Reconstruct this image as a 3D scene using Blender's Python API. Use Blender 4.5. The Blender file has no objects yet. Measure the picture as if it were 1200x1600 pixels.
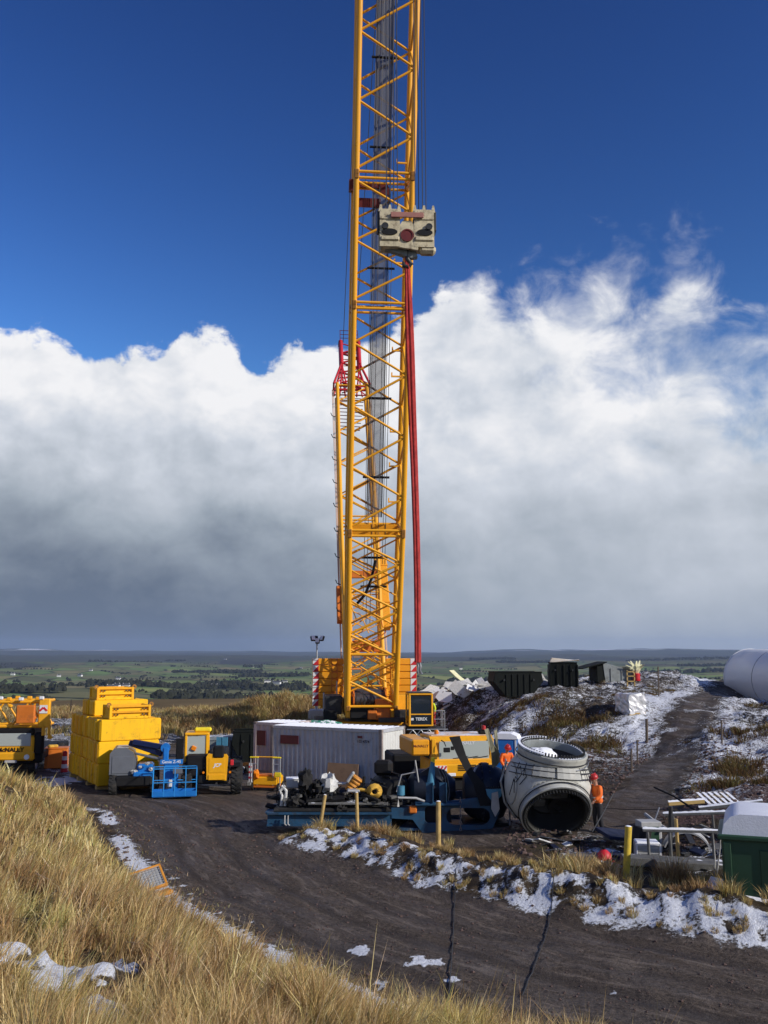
import bpy, bmesh, math, random
import numpy as np
from mathutils import Vector, Matrix, Euler
R = math.radians
random.seed(7); rng = np.random.default_rng(7)
scene = bpy.context.scene
COL = scene.collection

# ------------------------------------------------------------------ camera
CAM_H, PITCH, FPX = 5.9, R(8.7), 1445.0
cam_d = bpy.data.cameras.new('camera'); cam = bpy.data.objects.new('camera', cam_d); COL.objects.link(cam)
cam.location = (0, 0, CAM_H); cam.rotation_euler = (R(90) + PITCH, 0, 0)
cam_d.sensor_fit = 'VERTICAL'; cam_d.sensor_height = 24.0; cam_d.lens = 24.0 * FPX / 1600.0
cam_d.clip_start = 0.1; cam_d.clip_end = 60000
scene.camera = cam

# ------------------------------------------------------------------ world: clear blue sky above a bank of cumulus
SUN_EL, SUN_AZ = R(27), R(28)          # SUN_AZ: from +X towards the viewer (-Y)
SUN_DIR = Vector((math.cos(SUN_EL)*math.cos(SUN_AZ), -math.cos(SUN_EL)*math.sin(SUN_AZ), math.sin(SUN_EL)))
world = bpy.data.worlds.new('World'); scene.world = world; world.use_nodes = True
def build_world():
    nt = world.node_tree; N = nt.nodes; L = nt.links; N.clear()
    def n(t, **k):
        x = N.new(t)
        for a, b in k.items(): setattr(x, a, b)
        return x
    def math_(op, a, b=None, c=None, clamp=False):
        x = n('ShaderNodeMath', operation=op); x.use_clamp = clamp
        for i, s in enumerate((a, b, c)):
            if s is None: continue
            if isinstance(s, (int, float)): x.inputs[i].default_value = s
            else: L.new(s, x.inputs[i])
        return x.outputs[0]
    def sstep(v, a, b):
        x = n('ShaderNodeMapRange', interpolation_type='SMOOTHSTEP'); L.new(v, x.inputs[0])
        x.inputs[1].default_value = a; x.inputs[2].default_value = b; return x.outputs[0]
    out = n('ShaderNodeOutputWorld')
    sky = n('ShaderNodeTexSky', sky_type='NISHITA'); sky.sun_disc = False
    sky.sun_elevation = SUN_EL; sky.sun_rotation = math.atan2(SUN_DIR.x, SUN_DIR.y)
    sky.altitude = 300; sky.air_density = 1.25; sky.dust_density = 0.2; sky.ozone_density = 5.0
    bg_sky = n('ShaderNodeBackground'); bg_sky.inputs[1].default_value = 0.085
    hsv = n('ShaderNodeHueSaturation'); hsv.inputs['Hue'].default_value = .515; hsv.inputs['Saturation'].default_value = 1.12; hsv.inputs['Value'].default_value = 1.0
    L.new(sky.outputs[0], hsv.inputs['Color']); gm = n('ShaderNodeGamma'); gm.inputs[1].default_value = 1.9; L.new(hsv.outputs[0], gm.inputs[0])
    tint = n('ShaderNodeMix', data_type='RGBA', blend_type='MULTIPLY'); tint.inputs[0].default_value = 1; tint.inputs[7].default_value = (.80, .64, .385, 1)
    L.new(gm.outputs[0], tint.inputs[6]); L.new(tint.outputs[2], bg_sky.inputs[0])
    tc = n('ShaderNodeTexCoord'); sep = n('ShaderNodeSeparateXYZ'); L.new(tc.outputs['Generated'], sep.inputs[0])
    el = math_('MULTIPLY', math_('ARCSINE', sep.outputs[2]), 57.29578)
    az = math_('MULTIPLY', math_('ARCTAN2', sep.outputs[0], sep.outputs[1]), 57.29578)
    # height of the cloud bank's top round the horizon, in degrees
    u = math_('PINGPONG', math_('ADD', math_('DIVIDE', az, 50.0), 0.5), 1.0)
    fc = n('ShaderNodeFloatCurve'); cv = fc.mapping.curves[0]
    pts = [(0, .42), (.05, .46), (.13, .47), (.2, .50), (.25, .60), (.30, .58), (.345, .46), (.40, .52), (.47, .54), (.53, .66),
           (.60, .78), (.66, .70), (.75, .78), (.82, .73), (.88, .72), (.93, .60), (1, .54)]
    for p in pts[1:-1]: cv.points.new(*p)
    cv.points[0].location = pts[0]; cv.points[len(cv.points)-1].location = pts[-1]
    fc.mapping.update(); L.new(u, fc.inputs['Value'])
    top = math_('MULTIPLY_ADD', fc.outputs[0], 16.0, 10.6)
    def noise(scale, detail, rough, off=(0, 0, 0), zs=1.5, dist=0.0):
        m = n('ShaderNodeMapping'); m.inputs['Location'].default_value = off; m.inputs['Scale'].default_value = (1, 1, zs)
        L.new(tc.outputs['Generated'], m.inputs[0])
        t = n('ShaderNodeTexNoise'); t.inputs['Scale'].default_value = scale; t.inputs['Detail'].default_value = detail
        t.inputs['Roughness'].default_value = rough; t.inputs['Distortion'].default_value = dist
        L.new(m.outputs[0], t.inputs['Vector']); return t.outputs[0]
    nA = noise(5.2, 10, .50, (3.1, 1.7, .4)); nB = noise(5.2, 10, .50, (3.1 + .04, 1.7 - .01, .4 + .065)); nS = noise(4.2, 3, .45, (6.1, 2.2, 1.4), 1.9)
    nL = noise(2.6, 4, .5, (9.2, 4.1, 1.3)); nF = noise(17, 8, .58, (1, 5, 2), 1.3, .3)
    nG = noise(17, 8, .58, (1 + .012, 5 - .004, 2 + .022), 1.3, .3)
    # wisps: softer edge where a slow noise says so
    soft = math_('MULTIPLY', sstep(u, .55, .80), sstep(nS, .30, .50))
    edge = math_('MULTIPLY_ADD', soft, 6.5, .55)
    t = math_('SUBTRACT', top, el)
    t = math_('MULTIPLY_ADD', math_('SUBTRACT', nA, .5), 9.0, t)
    t = math_('MULTIPLY_ADD', math_('SUBTRACT', nF, .5), math_('MULTIPLY_ADD', soft, 12.0, 7.0), t)
    dens = sstep(math_('DIVIDE', t, edge), -.3, 1.3)
    # light on the cloud: bright heads, grey rain-heavy foot, relief from the offset noise
    lum = n('ShaderNodeFloatCurve'); lc = lum.mapping.curves[0]
    lp = [(0, .285), (.06, .325), (.16, .385), (.26, .45), (.36, .58), (.46, .73), (.58, .85), (.72, .90), (1, .93)]
    for p in lp[1:-1]: lc.points.new(*p)
    lc.points[0].location = lp[0]; lc.points[len(lc.points)-1].location = lp[-1]; lum.mapping.update()
    el_n = math_('DIVIDE', math_('MULTIPLY_ADD', math_('SUBTRACT', nS, .5), 9.0, el), 26.0, clamp=True)
    L.new(el_n, lum.inputs['Value'])
    relief = math_('MULTIPLY_ADD', math_('SUBTRACT', nF, nG), .85, math_('MULTIPLY', math_('SUBTRACT', nA, nB), 1.9))
    body = math_('ADD', lum.outputs[0], math_('MULTIPLY', relief, math_('MULTIPLY_ADD', lum.outputs[0], .85, -.14)))
    slow = math_('MULTIPLY', math_('SUBTRACT', nL, .5), .42)
    azs = math_('MULTIPLY', math_('SINE', math_('MULTIPLY', az, R(4.2))), .165)
    low = sstep(el, 14, 3)
    body = math_('ADD', body, math_('MULTIPLY', azs, low))
    body = math_('MAXIMUM', math_('ADD', body, math_('MULTIPLY', slow, .55)), .19)
    ramp = n('ShaderNodeValToRGB'); e = ramp.color_ramp.elements
    e[0].position = 0; e[0].color = (.0, .0, .0, 1); e[1].position = 1; e[1].color = (1, 1.0, 1.02, 1)
    k = ramp.color_ramp.elements.new(.16); k.color = (.112, .150, .215, 1)
    k = ramp.color_ramp.elements.new(.45); k.color = (.405, .462, .53, 1)
    k = ramp.color_ramp.elements.new(.75); k.color = (.70, .745, .82, 1)
    L.new(body, ramp.inputs[0])
    bg_c = n('ShaderNodeBackground'); bg_c.inputs[1].default_value = 0.92; L.new(ramp.outputs[0], bg_c.inputs[0])
    mix = n('ShaderNodeMixShader'); L.new(dens, mix.inputs[0]); L.new(bg_sky.outputs[0], mix.inputs[1]); L.new(bg_c.outputs[0], mix.inputs[2])
    L.new(mix.outputs[0], out.inputs[0])
build_world()

# ------------------------------------------------------------------ sun
sun_d = bpy.data.lights.new('sun', 'SUN'); sun_d.energy = 4.2; sun_d.angle = R(.5); sun_d.color = (1.0, .93, .82)
sun = bpy.data.objects.new('sun', sun_d); COL.objects.link(sun); sun.location = (40, -20, 60)
sun.rotation_euler = SUN_DIR.to_track_quat('Z', 'Y').to_euler()

# ------------------------------------------------------------------ exposure
scene.view_settings.view_transform = 'Standard'; scene.view_settings.look = 'None'
scene.view_settings.exposure = 0.0; scene.view_settings.gamma = 1.0
scene.view_settings.use_curve_mapping = False
scene.cycles.use_denoising = True
scene.cycles.max_bounces = 6; scene.cycles.transparent_max_bounces = 24; scene.cycles.volume_bounces = 0

# ================================================================== helpers
def ray(px, py):
    u = (px - 600) / FPX; v = (800 - py) / FPX
    return Vector((u, math.cos(PITCH) - v*math.sin(PITCH), math.sin(PITCH) + v*math.cos(PITCH)))
def at_z(px, py, z):
    d = ray(px, py); t = (z - CAM_H) / d.z; return Vector((d.x*t, d.y*t, z))
def at_y(px, py, y):
    d = ray(px, py); t = y / d.y; return Vector((d.x*t, y, CAM_H + d.z*t))

def I4(): return Matrix.Identity(4)
def T(x, y, z): return Matrix.Translation((x, y, z))
def RX(a): return Matrix.Rotation(R(a), 4, 'X')
def RY(a): return Matrix.Rotation(R(a), 4, 'Y')
def RZ(a): return Matrix.Rotation(R(a), 4, 'Z')
def frame_z(p, d):
    q = Vector(d).normalized().to_track_quat('Z', 'Y'); return Matrix.Translation(p) @ q.to_matrix().to_4x4()

class MB:
    def __init__(s): s.v = []; s.f = []; s.m = []
    def add(s, vs, fs, M=None, mi=0):
        o = len(s.v)
        for p in vs:
            p = Vector(p)
            s.v.append(tuple(M @ p) if M is not None else tuple(p))
        for f in fs: s.f.append(tuple(i + o for i in f)); s.m.append(mi)
        return s
    def box(s, c, d, M=None, b=0.0, mi=0):
        x, y, z = d[0]/2, d[1]/2, d[2]/2
        MM = Matrix.Translation(c)
        if M is not None: MM = M @ MM
        if b <= 0:
            vs = [(sx*x, sy*y, sz*z) for sx in (-1, 1) for sy in (-1, 1) for sz in (-1, 1)]
            fs = [(0, 1, 3, 2), (4, 6, 7, 5), (0, 4, 5, 1), (2, 3, 7, 6), (0, 2, 6, 4), (1, 5, 7, 3)]
            return s.add(vs, fs, MM, mi)
        b = min(b, x*.9, y*.9, z*.9); vs = []; ix = {}
        for sx in (-1, 1):
            for sy in (-1, 1):
                for sz in (-1, 1):
                    for a in range(3):
                        ix[sx, sy, sz, a] = len(vs)
                        vs.append((sx*(x - (b if a != 0 else 0)), sy*(y - (b if a != 1 else 0)), sz*(z - (b if a != 2 else 0))))
        fs = []
        def q(*k): fs.append(tuple(ix[i] for i in k))
        for g in (-1, 1):
            o = [(-1, -1), (1, -1), (1, 1), (-1, 1)]
            if g < 0: o = o[::-1]
            q(*[(g, a, c_, 0) for a, c_ in o]); q(*[(c_, g, a, 1) for a, c_ in o]); q(*[(a, c_, g, 2) for a, c_ in o])
        for a in (-1, 1):
            for c_ in (-1, 1):
                k = [(-1, a, c_, 1), (1, a, c_, 1), (1, a, c_, 2), (-1, a, c_, 2)]; q(*(k if a*c_ > 0 else k[::-1]))
                k = [(a, -1, c_, 2), (a, 1, c_, 2), (a, 1, c_, 0), (a, -1, c_, 0)]; q(*(k if a*c_ > 0 else k[::-1]))
                k = [(a, c_, -1, 0), (a, c_, 1, 0), (a, c_, 1, 1), (a, c_, -1, 1)]; q(*(k if a*c_ > 0 else k[::-1]))
                for d_ in (-1, 1):
                    k = [(a, c_, d_, 0), (a, c_, d_, 1), (a, c_, d_, 2)]; q(*(k if a*c_*d_ > 0 else k[::-1]))
        return s.add(vs, fs, MM, mi)
    def tube(s, p0, p1, r, r1=None, n=8, caps=True, M=None, mi=0):
        p0 = Vector(p0); p1 = Vector(p1); r1 = r if r1 is None else r1
        d = p1 - p0
        if d.length < 1e-6: return s
        F = frame_z(p0, d); h = d.length
        vs = [(r*math.cos(2*math.pi*i/n), r*math.sin(2*math.pi*i/n), 0) for i in range(n)] + \
             [(r1*math.cos(2*math.pi*i/n), r1*math.sin(2*math.pi*i/n), h) for i in range(n)]
        fs = [(i, (i+1) % n, n+(i+1) % n, n+i) for i in range(n)]
        if caps: fs += [tuple(range(n))[::-1], tuple(range(n, 2*n))]
        return s.add(vs, fs, (M @ F) if M is not None else F, mi)
    def path(s, pts, r, n=6, M=None, mi=0, closed=False):
        pts = [Vector(p) for p in pts]; k = len(pts); vs = []; rr = r if isinstance(r, (list, tuple)) else [r]*k
        up = Vector((0.13, 0.21, 1)).normalized()
        for i, p in enumerate(pts):
            a = pts[i-1] if (i > 0 or closed) else p; b = pts[(i+1) % k] if (i < k-1 or closed) else p
            d = (b - a).normalized(); u = d.cross(up)
            if u.length < .05: u = d.cross(Vector((1, 0, 0)))
            u.normalize(); w = d.cross(u)
            for j in range(n):
                t = 2*math.pi*j/n; vs.append(p + u*(rr[i]*math.cos(t)) + w*(rr[i]*math.sin(t)))
        fs = []
        for i in range(k if closed else k-1):
            for j in range(n):
                a, b = i*n, ((i+1) % k)*n; fs.append((a+j, b+j, b+(j+1) % n, a+(j+1) % n))
        if not closed: fs += [tuple(range(n)), tuple(range((k-1)*n, k*n))[::-1]]
        return s.add(vs, fs, M, mi)
    def lathe(s, prof, n=24, M=None, mi=0, a0=0, a1=360):
        vs = []; full = abs(a1-a0) >= 359.9; cols = n if full else n+1
        for (r, z) in prof:
            for i in range(cols):
                t = R(a0 + (a1-a0)*i/n); vs.append((r*math.cos(t), r*math.sin(t), z))
        fs = []
        for k in range(len(prof)-1):
            for i in range(n):
                j = (i+1) % cols; fs.append((k*cols+i, k*cols+j, (k+1)*cols+j, (k+1)*cols+i))
        return s.add(vs, fs, M, mi)
    def prism(s, poly, t, M=None, mi=0):
        n = len(poly); vs = [(x, y, -t/2) for x, y in poly] + [(x, y, t/2) for x, y in poly]
        fs = [tuple(range(n))[::-1], tuple(range(n, 2*n))] + [(i, (i+1) % n, n+(i+1) % n, n+i) for i in range(n)]
        return s.add(vs, fs, M, mi)
    def blob(s, c, r, seed=0, n=10, m=7, jit=.25, M=None, mi=0):
        rd = random.Random(seed); vs = []; fs = []
        for i in range(m+1):
            ph = math.pi*i/m
            for j in range(n):
                th = 2*math.pi*j/n; k = 1 + rd.uniform(-jit, jit)*(0.25 if i in (0, m) else 1)
                vs.append((c[0]+r[0]*k*math.sin(ph)*math.cos(th), c[1]+r[1]*k*math.sin(ph)*math.sin(th), c[2]+r[2]*k*math.cos(ph)))
        for i in range(m):
            for j in range(n): fs.append((i*n+j, (i+1)*n+j, (i+1)*n+(j+1) % n, i*n+(j+1) % n))
        return s.add(vs, fs, M, mi)
    def mesh(s, name, mats, smooth=None):
        me = bpy.data.meshes.new(name); me.from_pydata(s.v, [], s.f)
        if not isinstance(mats, (list, tuple)): mats = [mats]
        for m_ in mats: me.materials.append(MAT[m_] if isinstance(m_, str) else m_)
        me.polygons.foreach_set('material_index', s.m)
        bm = bmesh.new(); bm.from_mesh(me); bmesh.ops.recalc_face_normals(bm, faces=bm.faces); bm.to_mesh(me); bm.free()
        if smooth is not None:
            me.polygons.foreach_set('use_smooth', [True]*len(me.polygons)); me.set_sharp_from_angle(angle=R(smooth))
        me.update(); return me
    def build(s, name, mats, parent=None, smooth=None, loc=None, rz=None):
        o = bpy.data.objects.new(name, s.mesh(name, mats, smooth)); COL.objects.link(o)
        if parent is not None: o.parent = parent
        if loc is not None: o.location = loc
        if rz is not None: o.rotation_euler = (0, 0, R(rz))
        return o

def tag(o, label=None, cat=None, group=None, kind=None):
    if label: o['label'] = label
    if cat: o['category'] = cat
    if group: o['group'] = group
    if kind: o['kind'] = kind
    return o
def thing(name, label, cat, loc=(0, 0, 0), rz=0.0, group=None, rot=None):
    o = bpy.data.objects.new(name, None); COL.objects.link(o); o.empty_display_size = .3
    o.location = loc; o.rotation_euler = rot if rot is not None else (0, 0, R(rz))
    return tag(o, label, cat, group)
def link(name, me, parent=None, M=None):
    o = bpy.data.objects.new(name, me); COL.objects.link(o)
    if parent is not None: o.parent = parent
    if M is not None: o.matrix_local = M
    return o
def copy_tree(o, parent=None):
    c = o.copy(); COL.objects.link(c)
    if parent is not None: c.parent = parent
    for ch in list(o.children): copy_tree(ch, c)
    return c
def curve_plate(name, outline, holes, t, mat, parent=None, M=None, bevel=0.0):
    cu = bpy.data.curves.new(name, 'CURVE'); cu.dimensions = '2D'; cu.fill_mode = 'BOTH'; cu.extrude = t/2; cu.bevel_depth = bevel
    for poly in [outline] + list(holes):
        sp = cu.splines.new('POLY'); sp.points.add(len(poly)-1); sp.use_cyclic_u = True
        for i, p in enumerate(poly): sp.points[i].co = (p[0], p[1], 0, 1)
    tmp = bpy.data.objects.new(name + '_c', cu); me = bpy.data.meshes.new_from_object(tmp)
    bpy.data.objects.remove(tmp); bpy.data.curves.remove(cu); me.name = name
    me.materials.clear(); me.materials.append(MAT[mat]); return link(name, me, parent, M)
def round_rect(x0, y0, x1, y1, r, n=5):
    p = []
    for cx, cy, a in ((x1-r, y1-r, 0), (x0+r, y1-r, 90), (x0+r, y0+r, 180), (x1-r, y0+r, 270)):
        for i in range(n+1): t = R(a + 90*i/n); p.append((cx + r*math.cos(t), cy + r*math.sin(t)))
    return p
def lettering(name, text, size, mat, parent, M, bold=0.0, italic=0.0):
    cu = bpy.data.curves.new(name, 'FONT'); cu.body = text; cu.size = size; cu.align_x = 'CENTER'; cu.align_y = 'CENTER'
    cu.extrude = .002; cu.offset = bold; cu.shear = italic
    tmp = bpy.data.objects.new(name + '_t', cu); me = bpy.data.meshes.new_from_object(tmp)
    bpy.data.objects.remove(tmp); bpy.data.curves.remove(cu)
    me.materials.clear(); me.materials.append(MAT[mat]); return link(name, me, parent, M)

# ------------------------------------------------------------------ noise
def _h(ix, iy, seed):
    with np.errstate(over='ignore'):
        h = ix.astype(np.int64)*374761393 + iy.astype(np.int64)*668265263 + seed*974634777
        h = (h ^ (h >> 13)) * 1274126177
        h = h ^ (h >> 16)
    return (h & 0xffffff) / float(0xffffff)
def vnoise(x, y, seed=0):
    x = np.asarray(x, float); y = np.asarray(y, float)
    ix = np.floor(x); iy = np.floor(y); fx = x-ix; fy = y-iy
    fx = fx*fx*fx*(fx*(fx*6-15)+10); fy = fy*fy*fy*(fy*(fy*6-15)+10); ix = ix.astype(np.int64); iy = iy.astype(np.int64)
    a = _h(ix, iy, seed); b = _h(ix+1, iy, seed); c = _h(ix, iy+1, seed); d = _h(ix+1, iy+1, seed)
    return (a*(1-fx)+b*fx)*(1-fy) + (c*(1-fx)+d*fx)*fy
def fbm(x, y, seed=0, oct=4, gain=.5):
    s = 0; a = 1; t = 0
    for i in range(oct):
        c, sn = math.cos(.6*i), math.sin(.6*i); f = 2.03**i
        s = s + a*vnoise((x*c - y*sn)*f + 17.3*i, (x*sn + y*c)*f - 9.1*i, seed+i); t += a; a *= gain
    return s/t
def sst(x, a, b):
    t = np.clip((x-a)/(b-a), 0, 1); return t*t*(3-2*t)

# ------------------------------------------------------------------ materials
MAT = {}
def nodes_of(name):
    m = bpy.data.materials.new(name); m.use_nodes = True; nt = m.node_tree; MAT[name] = m
    return m, nt, nt.nodes, nt.links, nt.nodes['Principled BSDF']
def pm(name, col, rough=.55, metal=0.0, var=.18, scale=3.0, bump=.06, dirt=.0, alt=None, dirtcol=(.06, .045, .032), snow=0.0, spec=.4, streak=0.0, rust=0.0, alpha=None):
    m, nt, N, L, P = nodes_of(name)
    tc = N.new('ShaderNodeTexCoord'); oi = N.new('ShaderNodeObjectInfo')
    off = N.new('ShaderNodeVectorMath'); off.operation = 'ADD'; L.new(tc.outputs['Object'], off.inputs[0]); L.new(oi.outputs['Random'], off.inputs[1])
    def noise(sc, det=5, ro=.6, stretch=None):
        t = N.new('ShaderNodeTexNoise'); t.inputs['Scale'].default_value = sc; t.inputs['Detail'].default_value = det; t.inputs['Roughness'].default_value = ro
        if stretch:
            mp = N.new('ShaderNodeMapping'); mp.inputs['Scale'].default_value = stretch; L.new(off.outputs[0], mp.inputs[0]); L.new(mp.outputs[0], t.inputs['Vector'])
        else: L.new(off.outputs[0], t.inputs['Vector'])
        return t.outputs[0]
    def rng_(v, a, b, lo=0.0, hi=1.0):
        x = N.new('ShaderNodeMapRange'); L.new(v, x.inputs[0]); x.inputs[1].default_value = a; x.inputs[2].default_value = b
        x.inputs[3].default_value = lo; x.inputs[4].default_value = hi; return x.outputs[0]
    def mix(f, a, b):
        x = N.new('ShaderNodeMix'); x.data_type = 'RGBA'; L.new(f, x.inputs[0])
        for i, c in ((6, a), (7, b)):
            if isinstance(c, tuple): x.inputs[i].default_value = (*c[:3], 1)
            else: L.new(c, x.inputs[i])
        return x.outputs[2]
    n1 = noise(scale)
    c = mix(rng_(n1, .3, .7), tuple(k*(1-var) for k in col), tuple(min(1, k*(1+var)) for k in col))
    if alt: c = mix(rng_(oi.outputs['Random'], .3, 1.0, 0, 1), c, alt)
    if streak > 0:
        c = mix(rng_(noise(1.0, 4, .6, (7, 7, .5)), .55, .75, 0, streak), c, dirtcol)
    if dirt > 0:
        c = mix(rng_(noise(scale*.8+1.1, 8, .7), .52, .68, 0, dirt), c, dirtcol)
    if rust > 0:
        c = mix(rng_(noise(scale*1.7+2.3, 9, .75), .58, .64, 0, rust), c, (.11, .04, .015))
    if snow > 0:
        g = N.new('ShaderNodeNewGeometry'); sp = N.new('ShaderNodeSeparateXYZ'); L.new(g.outputs['Normal'], sp.inputs[0])
        up = rng_(sp.outputs[2], .55, .8); ns = rng_(noise(2.2, 6, .65), .62-snow*.45, .68-snow*.45)
        mm = N.new('ShaderNodeMath'); mm.operation = 'MULTIPLY'; L.new(up, mm.inputs[0]); L.new(ns, mm.inputs[1])
        c = mix(mm.outputs[0], c, (.82, .84, .88))
    L.new(c, P.inputs['Base Color'])
    r = rng_(n1, .25, .75, max(.02, rough-.12), min(1, rough+.12)); L.new(r, P.inputs['Roughness'])
    P.inputs['Metallic'].default_value = metal; P.inputs['Specular IOR Level'].default_value = spec
    if bump > 0:
        b = N.new('ShaderNodeBump'); b.inputs['Strength'].default_value = bump; b.inputs['Distance'].default_value = .03
        L.new(noise(scale*6, 4), b.inputs['Height']); L.new(b.outputs[0], P.inputs['Normal'])
    return m
pm('crane_yellow', (.86, .40, .018), .42, 0, .10, 1.2, .02, dirt=.3, dirtcol=(.30, .13, .02), rust=.15)
pm('ballast_yellow', (.90, .50, .008), .6, 0, .06, .8, .03, dirt=.3, dirtcol=(.38, .19, .03), streak=.4, rust=.45, spec=.25, alt=(.80, .36, .012))
pm('truck_yellow', (.80, .38, .015), .38, 0, .08, 1, .02, dirt=.25, dirtcol=(.2, .12, .03))
pm('digger_yellow', (.84, .40, .010), .4, 0, .08, 1, .02, dirt=.2, dirtcol=(.2, .12, .03))
pm('orange_paint', (.62, .17, .02), .5, 0, .15, 1, .04, dirt=.4, rust=.3)
pm('crane_red', (.50, .02, .03), .45, 0, .12, 1, .02)
pm('dark_red', (.12, .012, .012), .6, 0, .15, 2, .03)
pm('sign_red', (.55, .02, .03), .5, 0, .08, 2, .01)
pm('sling_red', (.40, .050, .045), .9, 0, .3, 2, .3, dirt=.5, dirtcol=(.16, .02, .022), spec=.1)
pm('hook_cream', (.55, .48, .32), .6, 0, .2, 2.5, .08, dirt=.85, dirtcol=(.12, .085, .05), rust=.7, streak=.5)
pm('link_rose', (.34, .15, .12), .6, 0, .15, 3, .05, dirt=.3)
pm('rope', (.10, .10, .11), .45, .6, .1, 5, 0)
pm('pale_strap', (.62, .45, .36), .6, 0, .1, 3, 0)
pm('black', (.008, .008, .009), .65, 0, .3, 3, .05, dirt=.2, dirtcol=(.03, .027, .024), spec=.25)
pm('rubber', (.018, .018, .018), .8, 0, .3, 4, .15, dirt=.6, dirtcol=(.07, .058, .045))
pm('dark_steel', (.045, .047, .05), .5, .4, .25, 3, .06, dirt=.4)
pm('steel', (.30, .31, .32), .42, .7, .2, 3, .05, dirt=.3)
pm('galv', (.40, .42, .44), .5, .5, .15, 5, .05, snow=.15)
pm('blue_paint', (.01, .155, .50), .4, 0, .12, 2, .03, dirt=.15)
pm('blue_dark', (.007, .016, .07), .4, 0, .15, 2, .03, dirt=.15)
pm('nacelle_blue', (.015, .064, .130), .5, 0, .3, 2, .08, dirt=.7, dirtcol=(.03, .028, .026), rust=.25)
pm('navy', (.004, .008, .020), .55, 0, .3, 2, .06, dirt=.35, dirtcol=(.02, .02, .02))
pm('grey_cover', (.12, .13, .15), .5, 0, .08, 2, .02, dirt=.2)
pm('light_grey', (.42, .42, .41), .6, 0, .12, 2, .04, dirt=.3)
pm('container_grey', (.44, .45, .47), .6, 0, .08, 1.4, .03, dirt=.25, dirtcol=(.16, .12, .10), streak=.35, rust=.3)
pm('container_roof', (.5, .5, .5), .6, 0, .08, 1.4, .03, snow=.95)
pm('rust_rail', (.26, .22, .20), .7, 0, .3, 4, .08, rust=.8)
pm('maroon', (.13, .028, .030), .6, 0, .2, 3, .03, dirt=.2)
pm('plywood', (.36, .22, .12), .75, 0, .15, 3, .06, dirt=.25)
pm('timber', (.48, .33, .12), .8, 0, .2, 6, .15, dirt=.25)
pm('timber_pale', (.50, .42, .30), .8, 0, .2, 6, .15, snow=.6)
pm('white_paint', (.72, .73, .74), .45, 0, .06, 1.5, .02, dirt=.15, dirtcol=(.3, .28, .26))
pm('tower_white', (.74, .75, .77), .38, 0, .03, .5, .01, dirt=.06, dirtcol=(.5, .5, .5))
pm('hub_white', (.52, .52, .47), .5, 0, .10, 1.4, .05, dirt=.55, dirtcol=(.20, .18, .15), streak=.35)
pm('hub_plate', (.36, .36, .33), .55, 0, .1, 3, .03, dirt=.3)
pm('hub_inside', (.018, .018, .019), .6, 0, .3, 2, .05)  # near-black stands in for shade inside the hub; seal rings share it
pm('stud_steel', (.045, .045, .043), .5, .5, .3, 4, .05)
pm('snow', (.84, .86, .90), .8, 0, .04, 5, .25, spec=.2)
pm('skip_green', (.005, .007, .006), .75, 0, .3, 2, .08, dirt=.25, dirtcol=(.02, .018, .015), spec=.2)
pm('skip_grey', (.20, .22, .22), .6, 0, .2, 2, .08, dirt=.5, snow=.3)
pm('bin_green', (.022, .065, .035), .5, 0, .12, 1.5, .04, dirt=.25, dirtcol=(.02, .03, .02))
pm('silver_wrap', (.62, .62, .63), .35, .3, .25, 4, .5)
pm('plume_plastic', (.70, .68, .42), .7, 0, .15, 5, .2)
pm('slate', (.17, .20, .21), .6, 0, .2, 3, .1, snow=.3)
pm('skin', (.45, .24, .16), .6, 0, .1, 6, .02)
pm('hivis_orange', (.85, .16, .02), .75, 0, .12, 6, .15)
pm('hivis_yellow', (.60, .72, .03), .75, 0, .12, 6, .15)
pm('trouser_black', (.018, .018, .022), .85, 0, .25, 6, .15)
pm('trouser_red', (.30, .025, .02), .85, 0, .2, 6, .15)
pm('helmet_red', (.45, .03, .03), .35, 0, .08, 3, 0)
pm('reflective', (.62, .62, .60), .4, .2, .1, 6, 0)
pm('hair', (.03, .02, .012), .8, 0, .2, 8, .1)
pm('boot', (.03, .022, .015), .8, 0, .2, 6, .1)
pm('fabric_yellow', (.62, .36, .05), .85, 0, .25, 5, .3, dirt=.3)
pm('ribbed_orange', (.60, .25, .03), .6, 0, .15, 4, .05, dirt=.3)
pm('white_junk', (.62, .62, .60), .8, 0, .25, 6, .5, dirt=.5, dirtcol=(.06, .06, .06))
pm('scorched', (.014, .013, .012), .85, 0, .5, 3, .4, dirt=.4, dirtcol=(.09, .085, .08))
pm('grey_scrap', (.12, .12, .115), .75, 0, .4, 3, .3, dirt=.4, snow=.12)
pm('tarp_blue', (.010, .016, .045), .6, 0, .2, 4, .3)
pm('tarp_green', (.03, .24, .15), .6, 0, .25, 4, .3, snow=.3)
pm('olive_fibre', (.20, .19, .12), .7, 0, .25, 5, .2)
pm('lamp_white', (.78, .80, .82), .3, 0, .03, 3, 0)
pm('amber', (.75, .22, .01), .3, 0, .05, 3, 0)
pm('bag_yellow', (.80, .62, .02), .7, 0, .12, 6, .2)
pm('stone', (.10, .065, .055), .9, 0, .35, 5, .3)
pm('house_white', (.74, .73, .70), .8, 0, .05, .2, 0)
pm('house_roof', (.09, .09, .10), .8, 0, .15, .2, 0)
pm('concrete', (.30, .29, .27), .85, 0, .15, 3, .1, dirt=.3)
def glass_mat(name, col, rough=.06):
    m, nt, N, L, P = nodes_of(name)
    P.inputs['Base Color'].default_value = (*col, 1); P.inputs['Roughness'].default_value = rough
    P.inputs['Specular IOR Level'].default_value = .7; P.inputs['Coat Weight'].default_value = .5; P.inputs['Coat Roughness'].default_value = .03
glass_mat('glass_dark', (.02, .026, .03)); glass_mat('glass_pale', (.40, .44, .41), .3)  # the pale glass carries reflected sky in its base colour
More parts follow.
